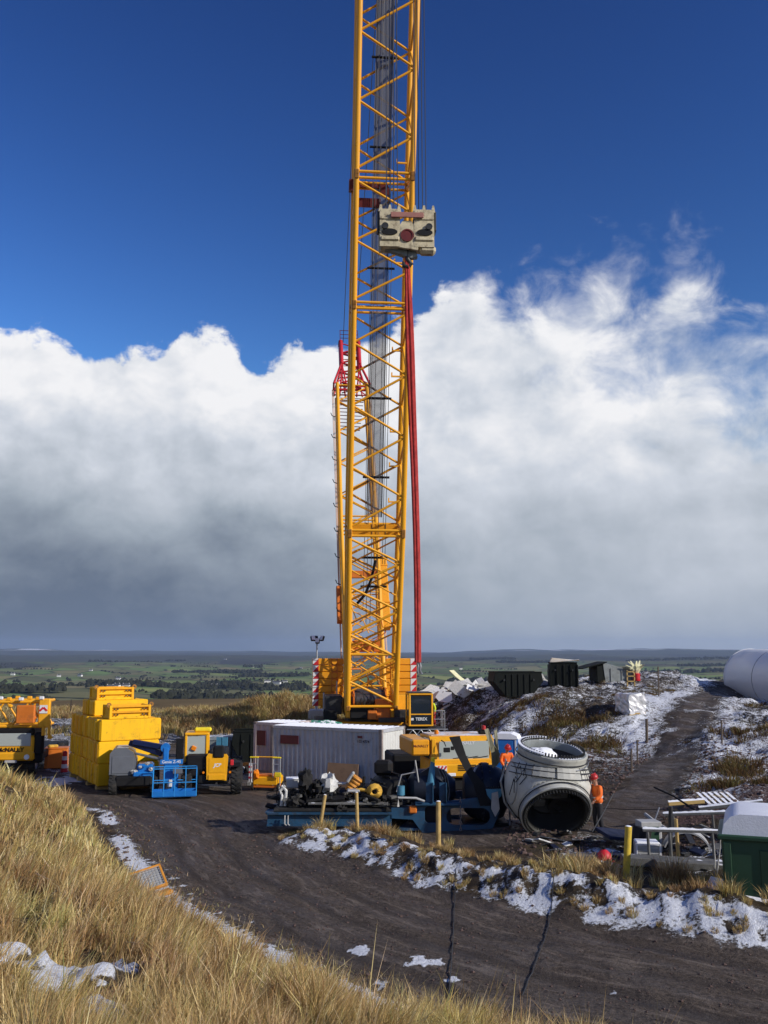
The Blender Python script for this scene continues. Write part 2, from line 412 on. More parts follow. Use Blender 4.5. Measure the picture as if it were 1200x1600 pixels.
def grating_mat():
    m, nt, N, L, P = nodes_of('grating')
    P.inputs['Base Color'].default_value = (.20, .21, .24, 1); P.inputs['Roughness'].default_value = .5; P.inputs['Metallic'].default_value = .4
    tc = N.new('ShaderNodeTexCoord'); w = N.new('ShaderNodeTexWave'); w.wave_type = 'BANDS'; w.bands_direction = 'Z'; w.inputs['Scale'].default_value = 6.0
    L.new(tc.outputs['Object'], w.inputs['Vector'])
    mr = N.new('ShaderNodeMapRange'); mr.inputs[1].default_value = .40; mr.inputs[2].default_value = .5; L.new(w.outputs['Fac'], mr.inputs[0])
    L.new(mr.outputs[0], P.inputs['Alpha'])
grating_mat()
# ================================================================== the ground
TOE = np.array([(22, 2), (12, 8.5), (7.5, 10.8), (5, 12.3), (2.6, 14.1), (.4, 15.6), (-1.4, 17.8), (-3, 19.8), (-5.4, 23), (-7.8, 28), (-11, 36), (-17, 41.5), (-40, 48), (-90, 55)], float)
BERM = np.array([(-3.4, 31.6), (-2.3, 30.2), (-.8, 28.8), (1.5, 25.5), (3.0, 24.2), (4.5, 23.0), (5.8, 21.9), (8.1, 20.1), (14, 15.9), (24, 9.4)], float)   # crest side of its road edge
TRACK = np.array([(6.9, 30.6), (8.6, 33.0), (11.2, 38.5), (14, 45), (17, 52), (20, 58.5), (25, 68), (30, 80)], float)
CTRL = np.array([(-30, 45, 0), (-10, 35, 0), (0, 25, 0), (0, 40, 0), (0, 60, 0), (-20, 60, 0), (-10, 70, .1), (3, 57, .1), (-5, 30, 0), (-18, 35, 0), (0, 50, 0), (4, 45, .1), (5.5, 50, .45),
    (-40, 60, 0), (-40, 90, -.3), (-60, 120, -1), (-20, 90, .3), (-8.5, 77, 1.9), (-13, 80, .8), (-3, 80, 1.0), (-6, 66, .1), (-26, 75, .6), (-26, 110, -.6), (0, 110, -1.5), (-10, 95, .2),
    (5.3, 31, .35), (7, 30, .3), (4, 33, .2), (8.2, 33, .6), (11, 45, 1.0), (14, 45, 1.75), (19.7, 58, 3.2), (25, 72, 4.0), (8.4, 60, 3.45), (12, 62, 3.6), (16.5, 68, 4.0), (4.9, 64, 3.2), (3.6, 59, .5),
    (7.5, 55, 2.55), (8.5, 50, 1.6), (10.2, 45, 1.15), (11.8, 32, 1.2), (17.4, 42, 2.1), (22.5, 55, 3.1), (7, 25, .35), (10, 24, .5), (9, 28, .5), (13, 27, .9), (20, 30, 1.5), (30, 38, 1.6), (33, 60, 1.7), (45, 60, 1.5), (28, 66, 2.2), (30, 50, 1.6), (36, 72, 2),
    (10, 85, 1.5), (25, 95, 1.5), (45, 100, 0), (10, 120, -2), (40, 140, -4), (0, 140, -4), (-40, 140, -3), (60, 40, 2), (60, 10, 1), (0, 0, 0), (20, 15, .2), (-20, 10, 0), (-40, 20, 0), (4, 20, 0), (10, 16, 0), (2, 70, .6), (3.5, 68, 1.8)], float)
def _rbf():
    P = CTRL[:, :2]; d = np.sqrt(((P[:, None]-P[None])**2).sum(-1) + 4.0); n = len(P)
    A = np.zeros((n+1, n+1)); A[:n, :n] = d - .02*np.eye(n); A[:n, n] = 1; A[n, :n] = 1
    return np.linalg.solve(A, np.r_[CTRL[:, 2], 0])
RBFW = _rbf()
def base_h(x, y):
    s = np.full(x.shape, RBFW[-1])
    for (px, py, _), w in zip(CTRL, RBFW[:-1]): s += w*np.sqrt((x-px)**2 + (y-py)**2 + 4.0)
    return s
def poly_dist(x, y, P):
    best = np.full(x.shape, 1e9); side = np.zeros(x.shape); along = np.zeros(x.shape); acc = 0
    for (a, b) in zip(P[:-1], P[1:]):
        d = b-a; l2 = (d*d).sum(); t = np.clip(((x-a[0])*d[0] + (y-a[1])*d[1])/l2, 0, 1)
        ex = x-a[0]-t*d[0]; ey = y-a[1]-t*d[1]; q = np.sqrt(ex*ex+ey*ey); k = q < best
        best = np.where(k, q, best); side = np.where(k, np.sign(d[0]*(y-a[1]) - d[1]*(x-a[0])), side)
        along = np.where(k, acc + t*math.sqrt(l2), along); acc += math.sqrt(l2)
    return best, side, along
def zones(x, y):
    q, sd, _ = poly_dist(x, y, TOE); s = q*sd                  # + : up the grass bank, on the viewer's side
    bq, bs, ba = poly_dist(x, y, BERM); b = bq*bs              # + : behind the berm's crest
    tq, _, ta = poly_dist(x, y, TRACK)
    return s, b, bq, ba, tq
def ruts(s, x, y):
    w = s + (fbm(x*.3, y*.3, 55, 2)-.5)*1.2
    return sum(np.exp(-((w+c)/.24)**2)*k for c, k in ((1.7, .8), (3.3, 1), (4.6, .7), (6.2, .9)))*sst(y, 46, 38)*sst(-s, .6, 1.2)
def height(x, y, fine=True):
    x = np.asarray(x, float); y = np.asarray(y, float)
    s, b, bq, ba, tq = zones(x, y)
    h = base_h(x, y)
    flat = sst(-s, -1, 3)*sst(-b, 0.2, 1.5)
    h = h*(1-.75*flat*sst(np.abs(h), .8, .25))
    wob = (fbm(x*.35, y*.35, 5, 3)-.5)
    bank = np.where(s > 0, 4.35*(1-np.exp(-np.maximum(s, 0)*.37/4.35*1.55)), 0)
    h = h + bank*(1 + .12*wob) + np.where(s > 0, sst(s, .2, 2)*(fbm(x*1.1, y*1.1, 9, 3)-.5)*.5, 0)
    near_berm = sst(ba, .4, 2.5)
    pr = np.where(b < 0, np.exp(-(b/.95)**2), np.exp(-(b/1.5)**2))
    lump = .75 + .8*(fbm(x*.8, y*.8, 21, 4)-.3)
    h = h + .52*pr*near_berm*lump + near_berm*sst(-b, -2, .6)*0
    for (px, py, rx, ry) in SNOW_PATCH[:7]:
        h = h + .08*sst(1.25 - ((x-px)/rx)**2 - ((y-py)/ry)**2 + (fbm(x*3.1, y*3.1, 85, 4, .6)-.5)*1.5, .0, .7)*(.3 + 1.9*fbm(x*4.5, y*4.5, 86, 3))
    if fine:
        rough = sst(h, .5, 2.0)*sst(y, 24, 34)*(s < 0)
        moor = sst(y, 64, 72)*(s < 0)
        h = h + (rough*.9+moor*.5)*(fbm(x*.45, y*.45, 31, 5, .6)-.5)*1.25*np.clip(tq/2.4, .10, 1)
        h = h + (fbm(x*1.7, y*1.7, 41, 4)-.5)*(.06 + .16*rough + .22*pr*near_berm) + (fbm(x*4.3, y*4.3, 44, 4, .6)-.5)*(.26*pr*near_berm + .14*rough*sst(y, 60, 40))
        h = h - ruts(s, x, y)*.045 + (fbm(x*2.6, y*2.6, 47, 3)-.5)*.05*sst(-s, .5, 2)
        yard = sst(-s, .6, 2)*sst(y, 66, 58)
        h = h + yard*(fbm(x*.22, y*.22, 51, 3)-.5)*.18*(b < 1)
    return h
def gz(x, y): return float(height(np.array([x]), np.array([y]))[0])

def build_ground():
    nx, ny = 620, 640
    t = np.linspace(0, 1, ny); yy = -8 + (np.exp(t*math.log((165+20)/12.0))-1)*12.0
    uu = np.linspace(-1, 1, nx)
    Y = np.repeat(yy, nx).reshape(ny, nx); X = uu[None, :]*(np.maximum(yy, 0)[:, None]*.62 + 13)
    # bend the rows a little so the mesh does not show its lattice
    X = X + (fbm(X*.9, Y*.9, 71, 2)-.5)*.12; Y = Y + (fbm(X*.9+50, Y*.9, 72, 2)-.5)*.12
    Z = height(X, Y); s, b, bq, ba, tq = zones(X, Y)
    nz = fbm(X*.9, Y*.9, 81, 5, .6); nz2 = fbm(X*.25, Y*.25, 83, 4); nz3 = fbm(X*3.1, Y*3.1, 85, 4, .6)
    near_berm = sst(ba, .3, 2)
    # gravel: the road and yard in front of the berm, the yard round the machines, the track up the mound
    road = sst(-s, .25, .7)*sst(-b, .75*near_berm-.2, 1.35*near_berm)*sst(Y, 74, 62)
    yard = sst(-s, .4, 1)*sst(Y, 66, 56)*sst(np.abs(Z), .9, .45)*sst(Y, 27.5, 30)*sst(X-4.5-.0*Y, 3, .0)
    yard2 = sst(-s, .4, 1)*sst(Y, 66, 58)*sst(X, 3.5, 1.0)*sst(b, 2.2, 4)
    trk = sst(tq + (nz-.5)*2.0, 1.5, .7)
    gravel = np.clip(np.maximum.reduce([road, yard2, trk, yard*.9]), 0, 1)
    # snow
    mound = sst(Z, .55, 1.3)*sst(Y, 27, 33)*(s < 0)
    nz4 = fbm(X*.6+40, Y*.95, 87, 5, .6); sn = mound*(.10+.42*nz2+.32*nz4)
    edge = np.exp(-((tq-2.2)/.9)**2)*.16*mound
    sn = sn + edge
    bz = sst(b + (nz-.5)*.9, -1.55, -.75)*sst(b + (nz-.5)*1.6, .85, -.1); bn = near_berm*bz*(.30 + .62*sst(nz*.55 + nz3*.45 + .05*np.sin(b*9 + nz*8), .36, .56))
    sn = np.maximum(sn*(1-.85*trk*sst(nz, .2, .6)), bn*.98)
    along = np.exp(-((s+.48)/.36)**2)*sst(nz2 + .35*nz3, .34, .58)*1.0*sst(Y, 13, 16)*sst(Y, 42, 34)
    along2 = np.exp(-((s+1.05)/.35)**2)*sst(nz3, .60, .72)*.75*sst(Y, 11, 15)*sst(Y, 36, 26)
    sn = np.maximum(sn, np.maximum(along, along2))
    moor = sst(Y, 64, 70)*sst(X, 3, 0)
    sn = np.maximum(sn, moor*sst(nz2, .46, .62)*.62)
    sn = np.maximum(sn, sst(X, -13, -15)*sst(Y, 44, 47)*sst(Y, 95, 80)*.46*(1-road*.8))
    back = sst(b, .5, 1.6)*sst(b, 9, 5)*near_berm*sst(nz, .46, .60)*.55*(s < 0)*sst(X, 2, 6)
    sn = np.maximum(sn, back)
    # thaw patches of snow lying on the grass bank by the camera and on the road, each with its own outline
    for (px, py, rx, ry) in SNOW_PATCH:
        d = ((X-px)/rx)**2 + ((Y-py)/ry)**2
        sn = np.maximum(sn, sst(1.1 - d + (nz3-.5)*3.0, .0, .7)*.88)
    stone = sst(tq, 1.3, 2.2)*sst(tq, 5.2, 3.6)*sst(X - (8+.43*(Y-32)), .5, 2.2)*sst(Y, 29, 31)*sst(Y, 47, 43)
    stone = np.maximum(stone, np.exp(-((tq-1.9)/.6)**2)*mound*.6)
    verts = np.stack([X, Y, Z], -1).reshape(-1, 3)
    idx = np.arange(nx*ny).reshape(ny, nx)
    quads = np.stack([idx[:-1, :-1], idx[:-1, 1:], idx[1:, 1:], idx[1:, :-1]], -1).reshape(-1, 4)
    trk_rut = np.exp(-((tq-.75)/.3)**2)*mound; mask = np.stack([gravel, sn, stone, np.clip(ruts(s, X, Y) + trk_rut, 0, 1)], -1).reshape(-1, 4); alq = poly_dist(X, Y, TOE)[2]; flow = np.stack([s*1.6, alq*.28, trk], -1).reshape(-1, 3)
    g = gravel.reshape(-1)[quads].mean(1); bnq = (bn.reshape(-1)[quads]).mean(1); tr = trk.reshape(-1)[quads].mean(1)
    sq = s.reshape(-1)[quads].mean(1); yq = Y.reshape(-1)[quads].mean(1); zq = Z.reshape(-1)[quads].mean(1)
    cls = np.where(bnq > .35, 1, np.where((tr > .5) & (zq > .3), 2, np.where(g > .5, 3, 0)))
    for k, name in ((0, 'ground'), (1, 'snow_berm'), (2, 'gravel_track'), (3, 'gravel_road')):
        q = quads[cls == k]
        used, inv = np.unique(q, return_inverse=True); q2 = inv.reshape(q.shape)
        me = bpy.data.meshes.new(name); v = verts[used]
        me.vertices.add(len(v)); me.vertices.foreach_set('co', v.ravel())
        me.loops.add(q2.size); me.loops.foreach_set('vertex_index', q2.ravel().astype(np.int32))
        me.polygons.add(len(q2)); me.polygons.foreach_set('loop_start', np.arange(0, q2.size, 4, dtype=np.int32))
        me.polygons.foreach_set('use_smooth', np.ones(len(q2), bool))
        me.update(calc_edges=True)
        at = me.attributes.new('mask', 'FLOAT_COLOR', 'POINT'); at.data.foreach_set('color', mask[used].ravel())
        fa = me.attributes.new('flow', 'FLOAT_VECTOR', 'POINT'); fa.data.foreach_set('vector', flow[used].ravel().astype(np.float32))
        me.materials.append(MAT['ground']); o = link(name, me); tag(o, kind='structure')
def ground_mat():
    m, nt, N, L, P = nodes_of('ground')
    at = N.new('ShaderNodeAttribute'); at.attribute_name = 'mask'; sp = N.new('ShaderNodeSeparateColor'); L.new(at.outputs['Color'], sp.inputs[0])
    geo = N.new('ShaderNodeNewGeometry')
    def noise(sc, det=6, ro=.6):
        t = N.new('ShaderNodeTexNoise'); t.inputs['Scale'].default_value = sc; t.inputs['Detail'].default_value = det; t.inputs['Roughness'].default_value = ro
        L.new(geo.outputs['Position'], t.inputs['Vector']); return t.outputs[0]
    def mr(v, a, b, lo=0., hi=1.):
        x = N.new('ShaderNodeMapRange'); x.interpolation_type = 'SMOOTHSTEP'; L.new(v, x.inputs[0]); x.inputs[1].default_value = a; x.inputs[2].default_value = b; x.inputs[3].default_value = lo; x.inputs[4].default_value = hi; return x.outputs[0]
    def mt(op, a, b):
        x = N.new('ShaderNodeMath'); x.operation = op
        for i, s in enumerate((a, b)):
            if isinstance(s, (int, float)): x.inputs[i].default_value = s
            else: L.new(s, x.inputs[i])
        return x.outputs[0]
    def mix(f, a, b):
        x = N.new('ShaderNodeMix'); x.data_type = 'RGBA'; L.new(f, x.inputs[0])
        for i, c in ((6, a), (7, b)):
            if isinstance(c, tuple): x.inputs[i].default_value = (*c, 1)
            else: L.new(c, x.inputs[i])
        return x.outputs[2]
    n_big = noise(.5, 4); n_mid = noise(2.3, 6, .65); n_fine = noise(11, 6, .7); n_grit = noise(38, 4, .7)
    vo = N.new('ShaderNodeTexVoronoi'); vo.inputs['Scale'].default_value = 16; L.new(geo.outputs['Position'], vo.inputs['Vector'])
    soil = mix(mr(n_mid, .38, .62), (.026, .018, .012), (.085, .058, .030))
    soil = mix(mr(n_big, .55, .75), soil, (.060, .052, .024))
    fl = N.new('ShaderNodeAttribute'); fl.attribute_name = 'flow'
    def fnoise(sc, det=5, ro=.6):
        t = N.new('ShaderNodeTexNoise'); t.inputs['Scale'].default_value = sc; t.inputs['Detail'].default_value = det; t.inputs['Roughness'].default_value = ro
        L.new(fl.outputs['Vector'], t.inputs['Vector']); return t.outputs[0]
    grav = mix(mr(n_fine, .34, .66), (.036, .027, .020), (.125, .097, .076))
    grav = mix(mr(fnoise(1.3, 6, .65), .42, .62, 0, .75), grav, (.066, .048, .035))
    grav = mix(mr(fnoise(2.6, 7, .7), .50, .64, 0, .7), grav, (.215, .175, .142))
    grav = mix(mr(at.outputs['Alpha'], .15, .8, 0, .6), grav, (.040, .031, .026))
    grav = mix(mr(n_grit, .60, .68, 0, .75), grav, (.20, .18, .165))
    grav = mix(mr(n_grit, .40, .33, 0, .7), grav, (.022, .018, .016))
    stn = mix(vo.outputs['Color'], (.050, .030, .026), (.15, .092, .078))
    c = mix(mr(mt('ADD', sp.outputs[0], mt('MULTIPLY', mt('SUBTRACT', n_fine, .5), .5)), .4, .6), soil, grav)
    c = mix(mr(mt('ADD', sp.outputs[2], mt('MULTIPLY', mt('SUBTRACT', n_mid, .5), .6)), .4, .6), c, stn)
    patch = mt('ADD', mt('MULTIPLY', mt('SUBTRACT', n_mid, .5), 1.0), mt('MULTIPLY', mt('SUBTRACT', n_fine, .5), 1.5))
    sf = mr(mt('ADD', sp.outputs[1], patch), .40, .66)
    c = mix(sf, c, mix(mr(n_fine, .3, .6), (.62, .64, .68), (.82, .85, .90)))
    L.new(c, P.inputs['Base Color'])
    rg = mr(fnoise(1.1, 4), .38, .6, .48, .92); x = N.new('ShaderNodeMix'); x.data_type = 'FLOAT'; L.new(sf, x.inputs[0]); L.new(rg, x.inputs[2]); x.inputs[3].default_value = .7
    L.new(x.outputs[0], P.inputs['Roughness']); P.inputs['Specular IOR Level'].default_value = .25
    hgt = mt('ADD', mt('MULTIPLY', n_fine, .7), mt('ADD', mt('MULTIPLY', n_grit, .35), mt('ADD', mt('MULTIPLY', sf, .35), mt('MULTIPLY', mt('MULTIPLY', vo.outputs['Distance'], sp.outputs[2]), -.9))))
    b = N.new('ShaderNodeBump'); b.inputs['Strength'].default_value = .9; b.inputs['Distance'].default_value = .10; L.new(hgt, b.inputs['Height']); L.new(b.outputs[0], P.inputs['Normal'])
ground_mat()
SNOW_PATCH = []; _sp = []
for px, py, z, rx, ry in ((118, 1538, 3.3, .52, .80), (165, 1526, 3.2, .36, .6), (8, 1550, 3.5, .36, .65), (10, 1490, 3.3, .24, .45), (160, 1578, 3.5, .40, .45), (50, 1508, 3.3, .18, .28),
                          (445, 1540, 1.6, .25, .4), (600, 1545, .2, .45, .3), (662, 1500, .02, .36, .32), (560, 1480, .02, .25, .3), (706, 1530, .02, .2, .2), (720, 1575, .3, .3, .3), (960, 1545, .02, .12, .14),
                          (700, 1575, .2, .25, .2), (60, 1225, .0, 1.2, 2.2), (120, 1215, 0, 1.6, 1.6), (570, 1345, .02, .5, .3), (640, 1350, .02, .35, .2), (500, 1320, .05, .5, .5)):
    p = at_z(px, py, z)
    if z > 1:
        for _ in range(12): p = at_z(px, py, gz(p.x, p.y) + .05)
    _sp.append((p.x, p.y, rx, ry))
SNOW_PATCH = _sp
build_ground()

# ------------------------------------------------------------------ the far country: moor edge, valley fields, hills
def far_h(x, y):
    r = np.sqrt(x*x+y*y); az = np.arctan2(x, y)
    z = -4.0 - 62*sst(r, 130, 1150) + (fbm(x/420, y/420, 3, 4)-.5)*26*sst(r, 200, 900)
    z = np.where(r < 150, np.where(y < -6, 3.2, -4.0), z)
    z = z + sst(r, 3200, 7800)*40 + (fbm(x/1500, y/1500, 6, 4)-.5)*60*sst(r, 2800, 7000)
    z = z + sst(r, 8500, 14500)*(40 + 150*(fbm(az*4.2+3, r/9000, 12, 4)-.38))
    lf = sst(-az, R(8), R(20))
    return z + 14*lf*np.exp(-((r-1700)/600)**2)
def build_far():
    na, nr = 900, 230
    r = np.exp(np.linspace(math.log(20), math.log(16500), nr)); a = np.linspace(0, 2*math.pi, na, endpoint=False)
    X = r[:, None]*np.sin(a)[None]; Y = r[:, None]*np.cos(a)[None]; Z = far_h(X, Y)
    idx = np.arange(na*nr).reshape(nr, na); nxt = np.roll(idx, -1, 1)
    q = np.stack([idx[:-1], idx[1:], nxt[1:], nxt[:-1]], -1).reshape(-1, 4)
    me = bpy.data.meshes.new('valley'); me.from_pydata(np.stack([X, Y, Z], -1).reshape(-1, 3).tolist(), [], q.tolist())
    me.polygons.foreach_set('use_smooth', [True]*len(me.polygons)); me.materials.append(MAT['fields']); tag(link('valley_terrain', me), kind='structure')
def fields_mat():
    m, nt, N, L, P = nodes_of('fields')
    geo = N.new('ShaderNodeNewGeometry')
    def mp(sc, rot=.4):
        x = N.new('ShaderNodeMapping'); x.inputs['Scale'].default_value = (sc[0], sc[1], 0); x.inputs['Rotation'].default_value = (0, 0, rot); L.new(geo.outputs['Position'], x.inputs[0]); return x.outputs[0]
    def mr(v, a, b, lo=0., hi=1.):
        x = N.new('ShaderNodeMapRange'); L.new(v, x.inputs[0]); x.inputs[1].default_value = a; x.inputs[2].default_value = b; x.inputs[3].default_value = lo; x.inputs[4].default_value = hi; return x.outputs[0]
    def mix(f, a, b):
        x = N.new('ShaderNodeMix'); x.data_type = 'RGBA'; L.new(f, x.inputs[0])
        for i, c in ((6, a), (7, b)):
            if isinstance(c, tuple): x.inputs[i].default_value = (*c, 1)
            else: L.new(c, x.inputs[i])
        return x.outputs[2]
    def noise(v, sc, det=5):
        t = N.new('ShaderNodeTexNoise'); t.inputs['Scale'].default_value = sc; t.inputs['Detail'].default_value = det; L.new(v, t.inputs['Vector']); return t.outputs[0]
    v = mp((1/120, 1/165))
    vc = N.new('ShaderNodeTexVoronoi'); vc.voronoi_dimensions = '2D'; vc.inputs['Scale'].default_value = 1; L.new(v, vc.inputs['Vector'])
    ve = N.new('ShaderNodeTexVoronoi'); ve.voronoi_dimensions = '2D'; ve.feature = 'DISTANCE_TO_EDGE'; ve.inputs['Scale'].default_value = 1; L.new(v, ve.inputs['Vector'])
    sc_ = N.new('ShaderNodeSeparateColor'); L.new(vc.outputs['Color'], sc_.inputs[0])
    ramp = N.new('ShaderNodeValToRGB'); L.new(sc_.outputs[0], ramp.inputs[0]); e = ramp.color_ramp.elements
    e[0].color = (.11, .165, .045, 1); e[1].color = (.31, .33, .10, 1); e[1].position = 1
    for p, c in ((.25, (.15, .25, .06)), (.4, (.21, .19, .085)), (.55, (.085, .095, .04)), (.7, (.28, .22, .11)), (.85, (.13, .22, .055))):
        k = ramp.color_ramp.elements.new(p); k.color = (*c, 1)
    c = mix(mr(noise(mp((1/60, 1/60)), 1), .35, .7, 0, .55), ramp.outputs[0], (.17, .17, .07))
    hed = mr(ve.outputs['Distance'], .03, .085, 1, 0)
    nb = noise(mp((1/90, 1/90)), 1); hm = N.new('ShaderNodeMath'); hm.operation = 'MULTIPLY'; L.new(hed, hm.inputs[0]); L.new(mr(nb, .4, .55), hm.inputs[1])
    c = mix(hm.outputs[0], c, (.022, .026, .014))
    # brown moor close by, dark heath and plantations far off under painted cloud shadow, snow on the highest tops
    sp = N.new('ShaderNodeSeparateXYZ'); L.new(geo.outputs['Position'], sp.inputs[0])
    ln = N.new('ShaderNodeVectorMath'); ln.operation = 'LENGTH'; L.new(geo.outputs['Position'], ln.inputs[0])
    nm = noise(mp((1/260, 1/260)), 1)
    ad = N.new('ShaderNodeMath'); ad.operation = 'MULTIPLY_ADD'; L.new(nm, ad.inputs[0]); ad.inputs[1].default_value = 700; L.new(ln.outputs['Value'], ad.inputs[2])
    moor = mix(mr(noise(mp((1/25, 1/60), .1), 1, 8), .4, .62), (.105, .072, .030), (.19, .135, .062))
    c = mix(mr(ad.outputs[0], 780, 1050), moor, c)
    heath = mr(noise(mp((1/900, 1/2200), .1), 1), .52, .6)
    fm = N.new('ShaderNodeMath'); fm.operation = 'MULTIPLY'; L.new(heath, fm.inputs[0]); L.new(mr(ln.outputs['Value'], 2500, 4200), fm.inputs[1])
    fx = N.new('ShaderNodeMath'); fx.operation = 'MAXIMUM'; L.new(fm.outputs[0], fx.inputs[0]); L.new(mr(ln.outputs['Value'], 4200, 6500, 0, .85), fx.inputs[1]); fm = fx  # far land darkened in colour as heath under cloud shadow
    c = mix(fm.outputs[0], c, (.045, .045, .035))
    hs = N.new('ShaderNodeMath'); hs.operation = 'MULTIPLY'; L.new(mr(sp.outputs[2], 40, 75), hs.inputs[0]); L.new(mr(noise(mp((1/700, 1/900)), 1), .48, .56), hs.inputs[1])
    c = mix(hs.outputs[0], c, (.8, .82, .86))
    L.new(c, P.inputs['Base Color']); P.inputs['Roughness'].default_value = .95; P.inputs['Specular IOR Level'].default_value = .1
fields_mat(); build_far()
def fz(x, y): return float(far_h(np.array([x]), np.array([y]))[0])
def far_at(px, py):
    d = ray(px, py); r = np.geomspace(150, 14000, 900)/math.hypot(d.x, d.y)
    k = np.nonzero(CAM_H + d.z*r < far_h(d.x*r, d.y*r))[0]
    return (d.x*r[k[0]], d.y*r[k[0]]) if len(k) else None

# far woods: hedgerow trees and plantations of the valley, one mass of small crowns
def build_woods():
    mb_v = []; mb_f = []; o = 0; rd = np.random.default_rng(5)
    base = [(math.sin(R(36*i))*math.sin(R(p)), math.cos(R(36*i))*math.sin(R(p)), math.cos(R(p))) for p in (15, 60, 100) for i in range(10)]
    base = np.array(base + [(0, 0, 1.0)])
    bf = [(i, (i+1) % 10, 30) for i in range(10)] + [(k*10+i, (k+1)*10+i, (k+1)*10+(i+1) % 10, k*10+(i+1) % 10) for k in (0, 1) for i in range(10)]
    P = []
    for c in range(190):                                   # hedgerow lines
        az = rd.uniform(-R(26), R(26)); r = math.exp(rd.uniform(math.log(900), math.log(5200))); x0, y0 = r*math.sin(az), r*math.cos(az)
        d = rd.choice([.35, .35+math.pi/2]) + rd.normal(0, .25); n = rd.integers(5, 26); st = rd.uniform(9, 20)
        for k in range(n): P.append((x0 + math.cos(d)*st*k + rd.normal(0, 3), y0 + math.sin(d)*st*k + rd.normal(0, 3), rd.uniform(1.6, 4.6)))
    for c in range(13):                                    # copses and plantations
        az = rd.uniform(-R(25), R(25)); r = math.exp(rd.uniform(math.log(1100), math.log(6500))); x0, y0 = r*math.sin(az), r*math.cos(az)
        w = rd.uniform(40, 260); dp = rd.uniform(25, 70)
        for k in range(int(min(220, w*dp/60))): P.append((x0 + rd.uniform(-w, w), y0 + rd.uniform(-dp, dp), rd.uniform(4, 9)))
    for (px, py, w, dp) in ((370, 1052, 90, 30), (300, 1052, 70, 25), (430, 1058, 110, 40), (350, 1072, 60, 25), (20, 1082, 40, 20), (75, 1082, 22, 12), (830, 1036, 200, 70), (1080, 1030, 400, 120), (770, 1030, 150, 60)):
        q = far_at(px, py)
        if q:
            for k in range(int(min(320, w*dp/22))): P.append((q[0] + rd.uniform(-w, w), q[1] + rd.uniform(-dp, dp), rd.uniform(4, 8)))
    P = np.array(P); zz = far_h(P[:, 0], P[:, 1]); V = []; F = []
    for i, (x, y, s) in enumerate(P):
        j = 1 + rd.uniform(-.3, .3, (len(base), 1))
        V.append(base*j*np.array([s, s, s*1.05]) + np.array([x, y, zz[i] + s*.6])); F += [tuple(k + i*len(base) for k in f) for f in bf]
    me = bpy.data.meshes.new('far_woods'); me.from_pydata(np.concatenate(V).tolist(), [], F); me.materials.append(MAT['far_wood'])
    tag(link('far_woods', me), 'dark hedgerow trees and copses scattered over the far valley', 'woods', kind='stuff')
pm('far_wood', (.030, .032, .020), .95, 0, .4, .05, 0, spec=.1)
build_woods()

# white farmhouses in the valley, each a house of its own
def farmhouse(px, py, L_, label, rz):
    q = far_at(px, py)
    if not q: return
    x, y = q; z = fz(x, y) - .5
    t = thing('farmhouse', label, 'house', (x, y, z), rz, 'white farmhouses in the valley')
    w, h = 7.0, 5.2
    MB().box((0, 0, h/2), (L_, w, h)).build('wall', 'house_white', t)
    rf = MB().prism([(-w/2-.4, h+.02), (w/2+.4, h+.02), (0, h+3.2)], L_+.6, Matrix(((0, 0, 1, 0), (1, 0, 0, 0), (0, 1, 0, 0), (0, 0, 0, 1)))).build('roof', 'house_roof', t)
    for sx in (-1, 1): MB().box((sx*L_*.42, 0, h+3.3), (1.0, 1.0, 1.4)).build('chimney', 'house_white', rf)
    for i in range(max(2, int(L_/4))):
        MB().box((-L_/2 + (i+.5)*L_/max(2, int(L_/4)), -w/2-.03, 2.8), (1.2, .1, 1.5)).build('window', 'glass_dark', t)
HOUSES = [(352, 1031, 20, 'long white farmhouse on the valley skyline left of the crane'), (142, 1049, 12, 'small white farmhouse uphill of the pair at far left'),
  (92, 1058, 12, 'white farmhouse at the left end of the far left pair'), (125, 1057, 16, 'white farmhouse at the right end of the far left pair'), (185, 1062, 13, 'lone white farmhouse below the green fields at left'),
  (418, 1067, 16, 'leftmost white farmhouse of the valley row left of the crane'), (432, 1069, 22, 'widest white farmhouse in the valley row left of the crane'), (445, 1068, 13, 'white farmhouse at the right of the valley row left of the crane'),
  (335, 1074, 14, 'low white cottage in the fields above the grassy moor edge'), (395, 1043, 10, 'tiny white house by the long dark wood'), (470, 1045, 12, 'tiny white house close beside the floodlight mast'),
  (172, 1077, 11, 'white house directly above the topmost yellow frame, first of three'), (183, 1075, 11, 'white house directly above the topmost yellow frame, middle of three'), (197, 1075, 13, 'white house directly above the topmost yellow frame, last of three'),
  (720, 1046, 14, 'white farmhouse right of the red slings below the hills'), (1082, 1063, 12, 'white farmhouse on the green slope beside the white tower section'), (20, 1055, 12, 'white farmhouse nearest the left edge of the view')]
for i, (px, py, l_, lab) in enumerate(HOUSES): farmhouse(px, py, l_, lab, (17*i) % 50 - 25)
# ================================================================== the crawler crane
TUBES = {}
def rod(name, mat, p0, p1, r, parent, n=8):
    """one straight tube as an object of its own, sharing a unit mesh with all rods of its material"""
    k = (mat, n)
    if k not in TUBES: TUBES[k] = MB().tube((0, 0, 0), (0, 0, 1), 1.0, n=n).mesh('tube_' + mat, mat, 50)
    p0 = Vector(p0); p1 = Vector(p1); d = p1-p0
    return link(name, TUBES[k], parent, frame_z(p0, d) @ Matrix.Diagonal((r, r, d.length, 1)))

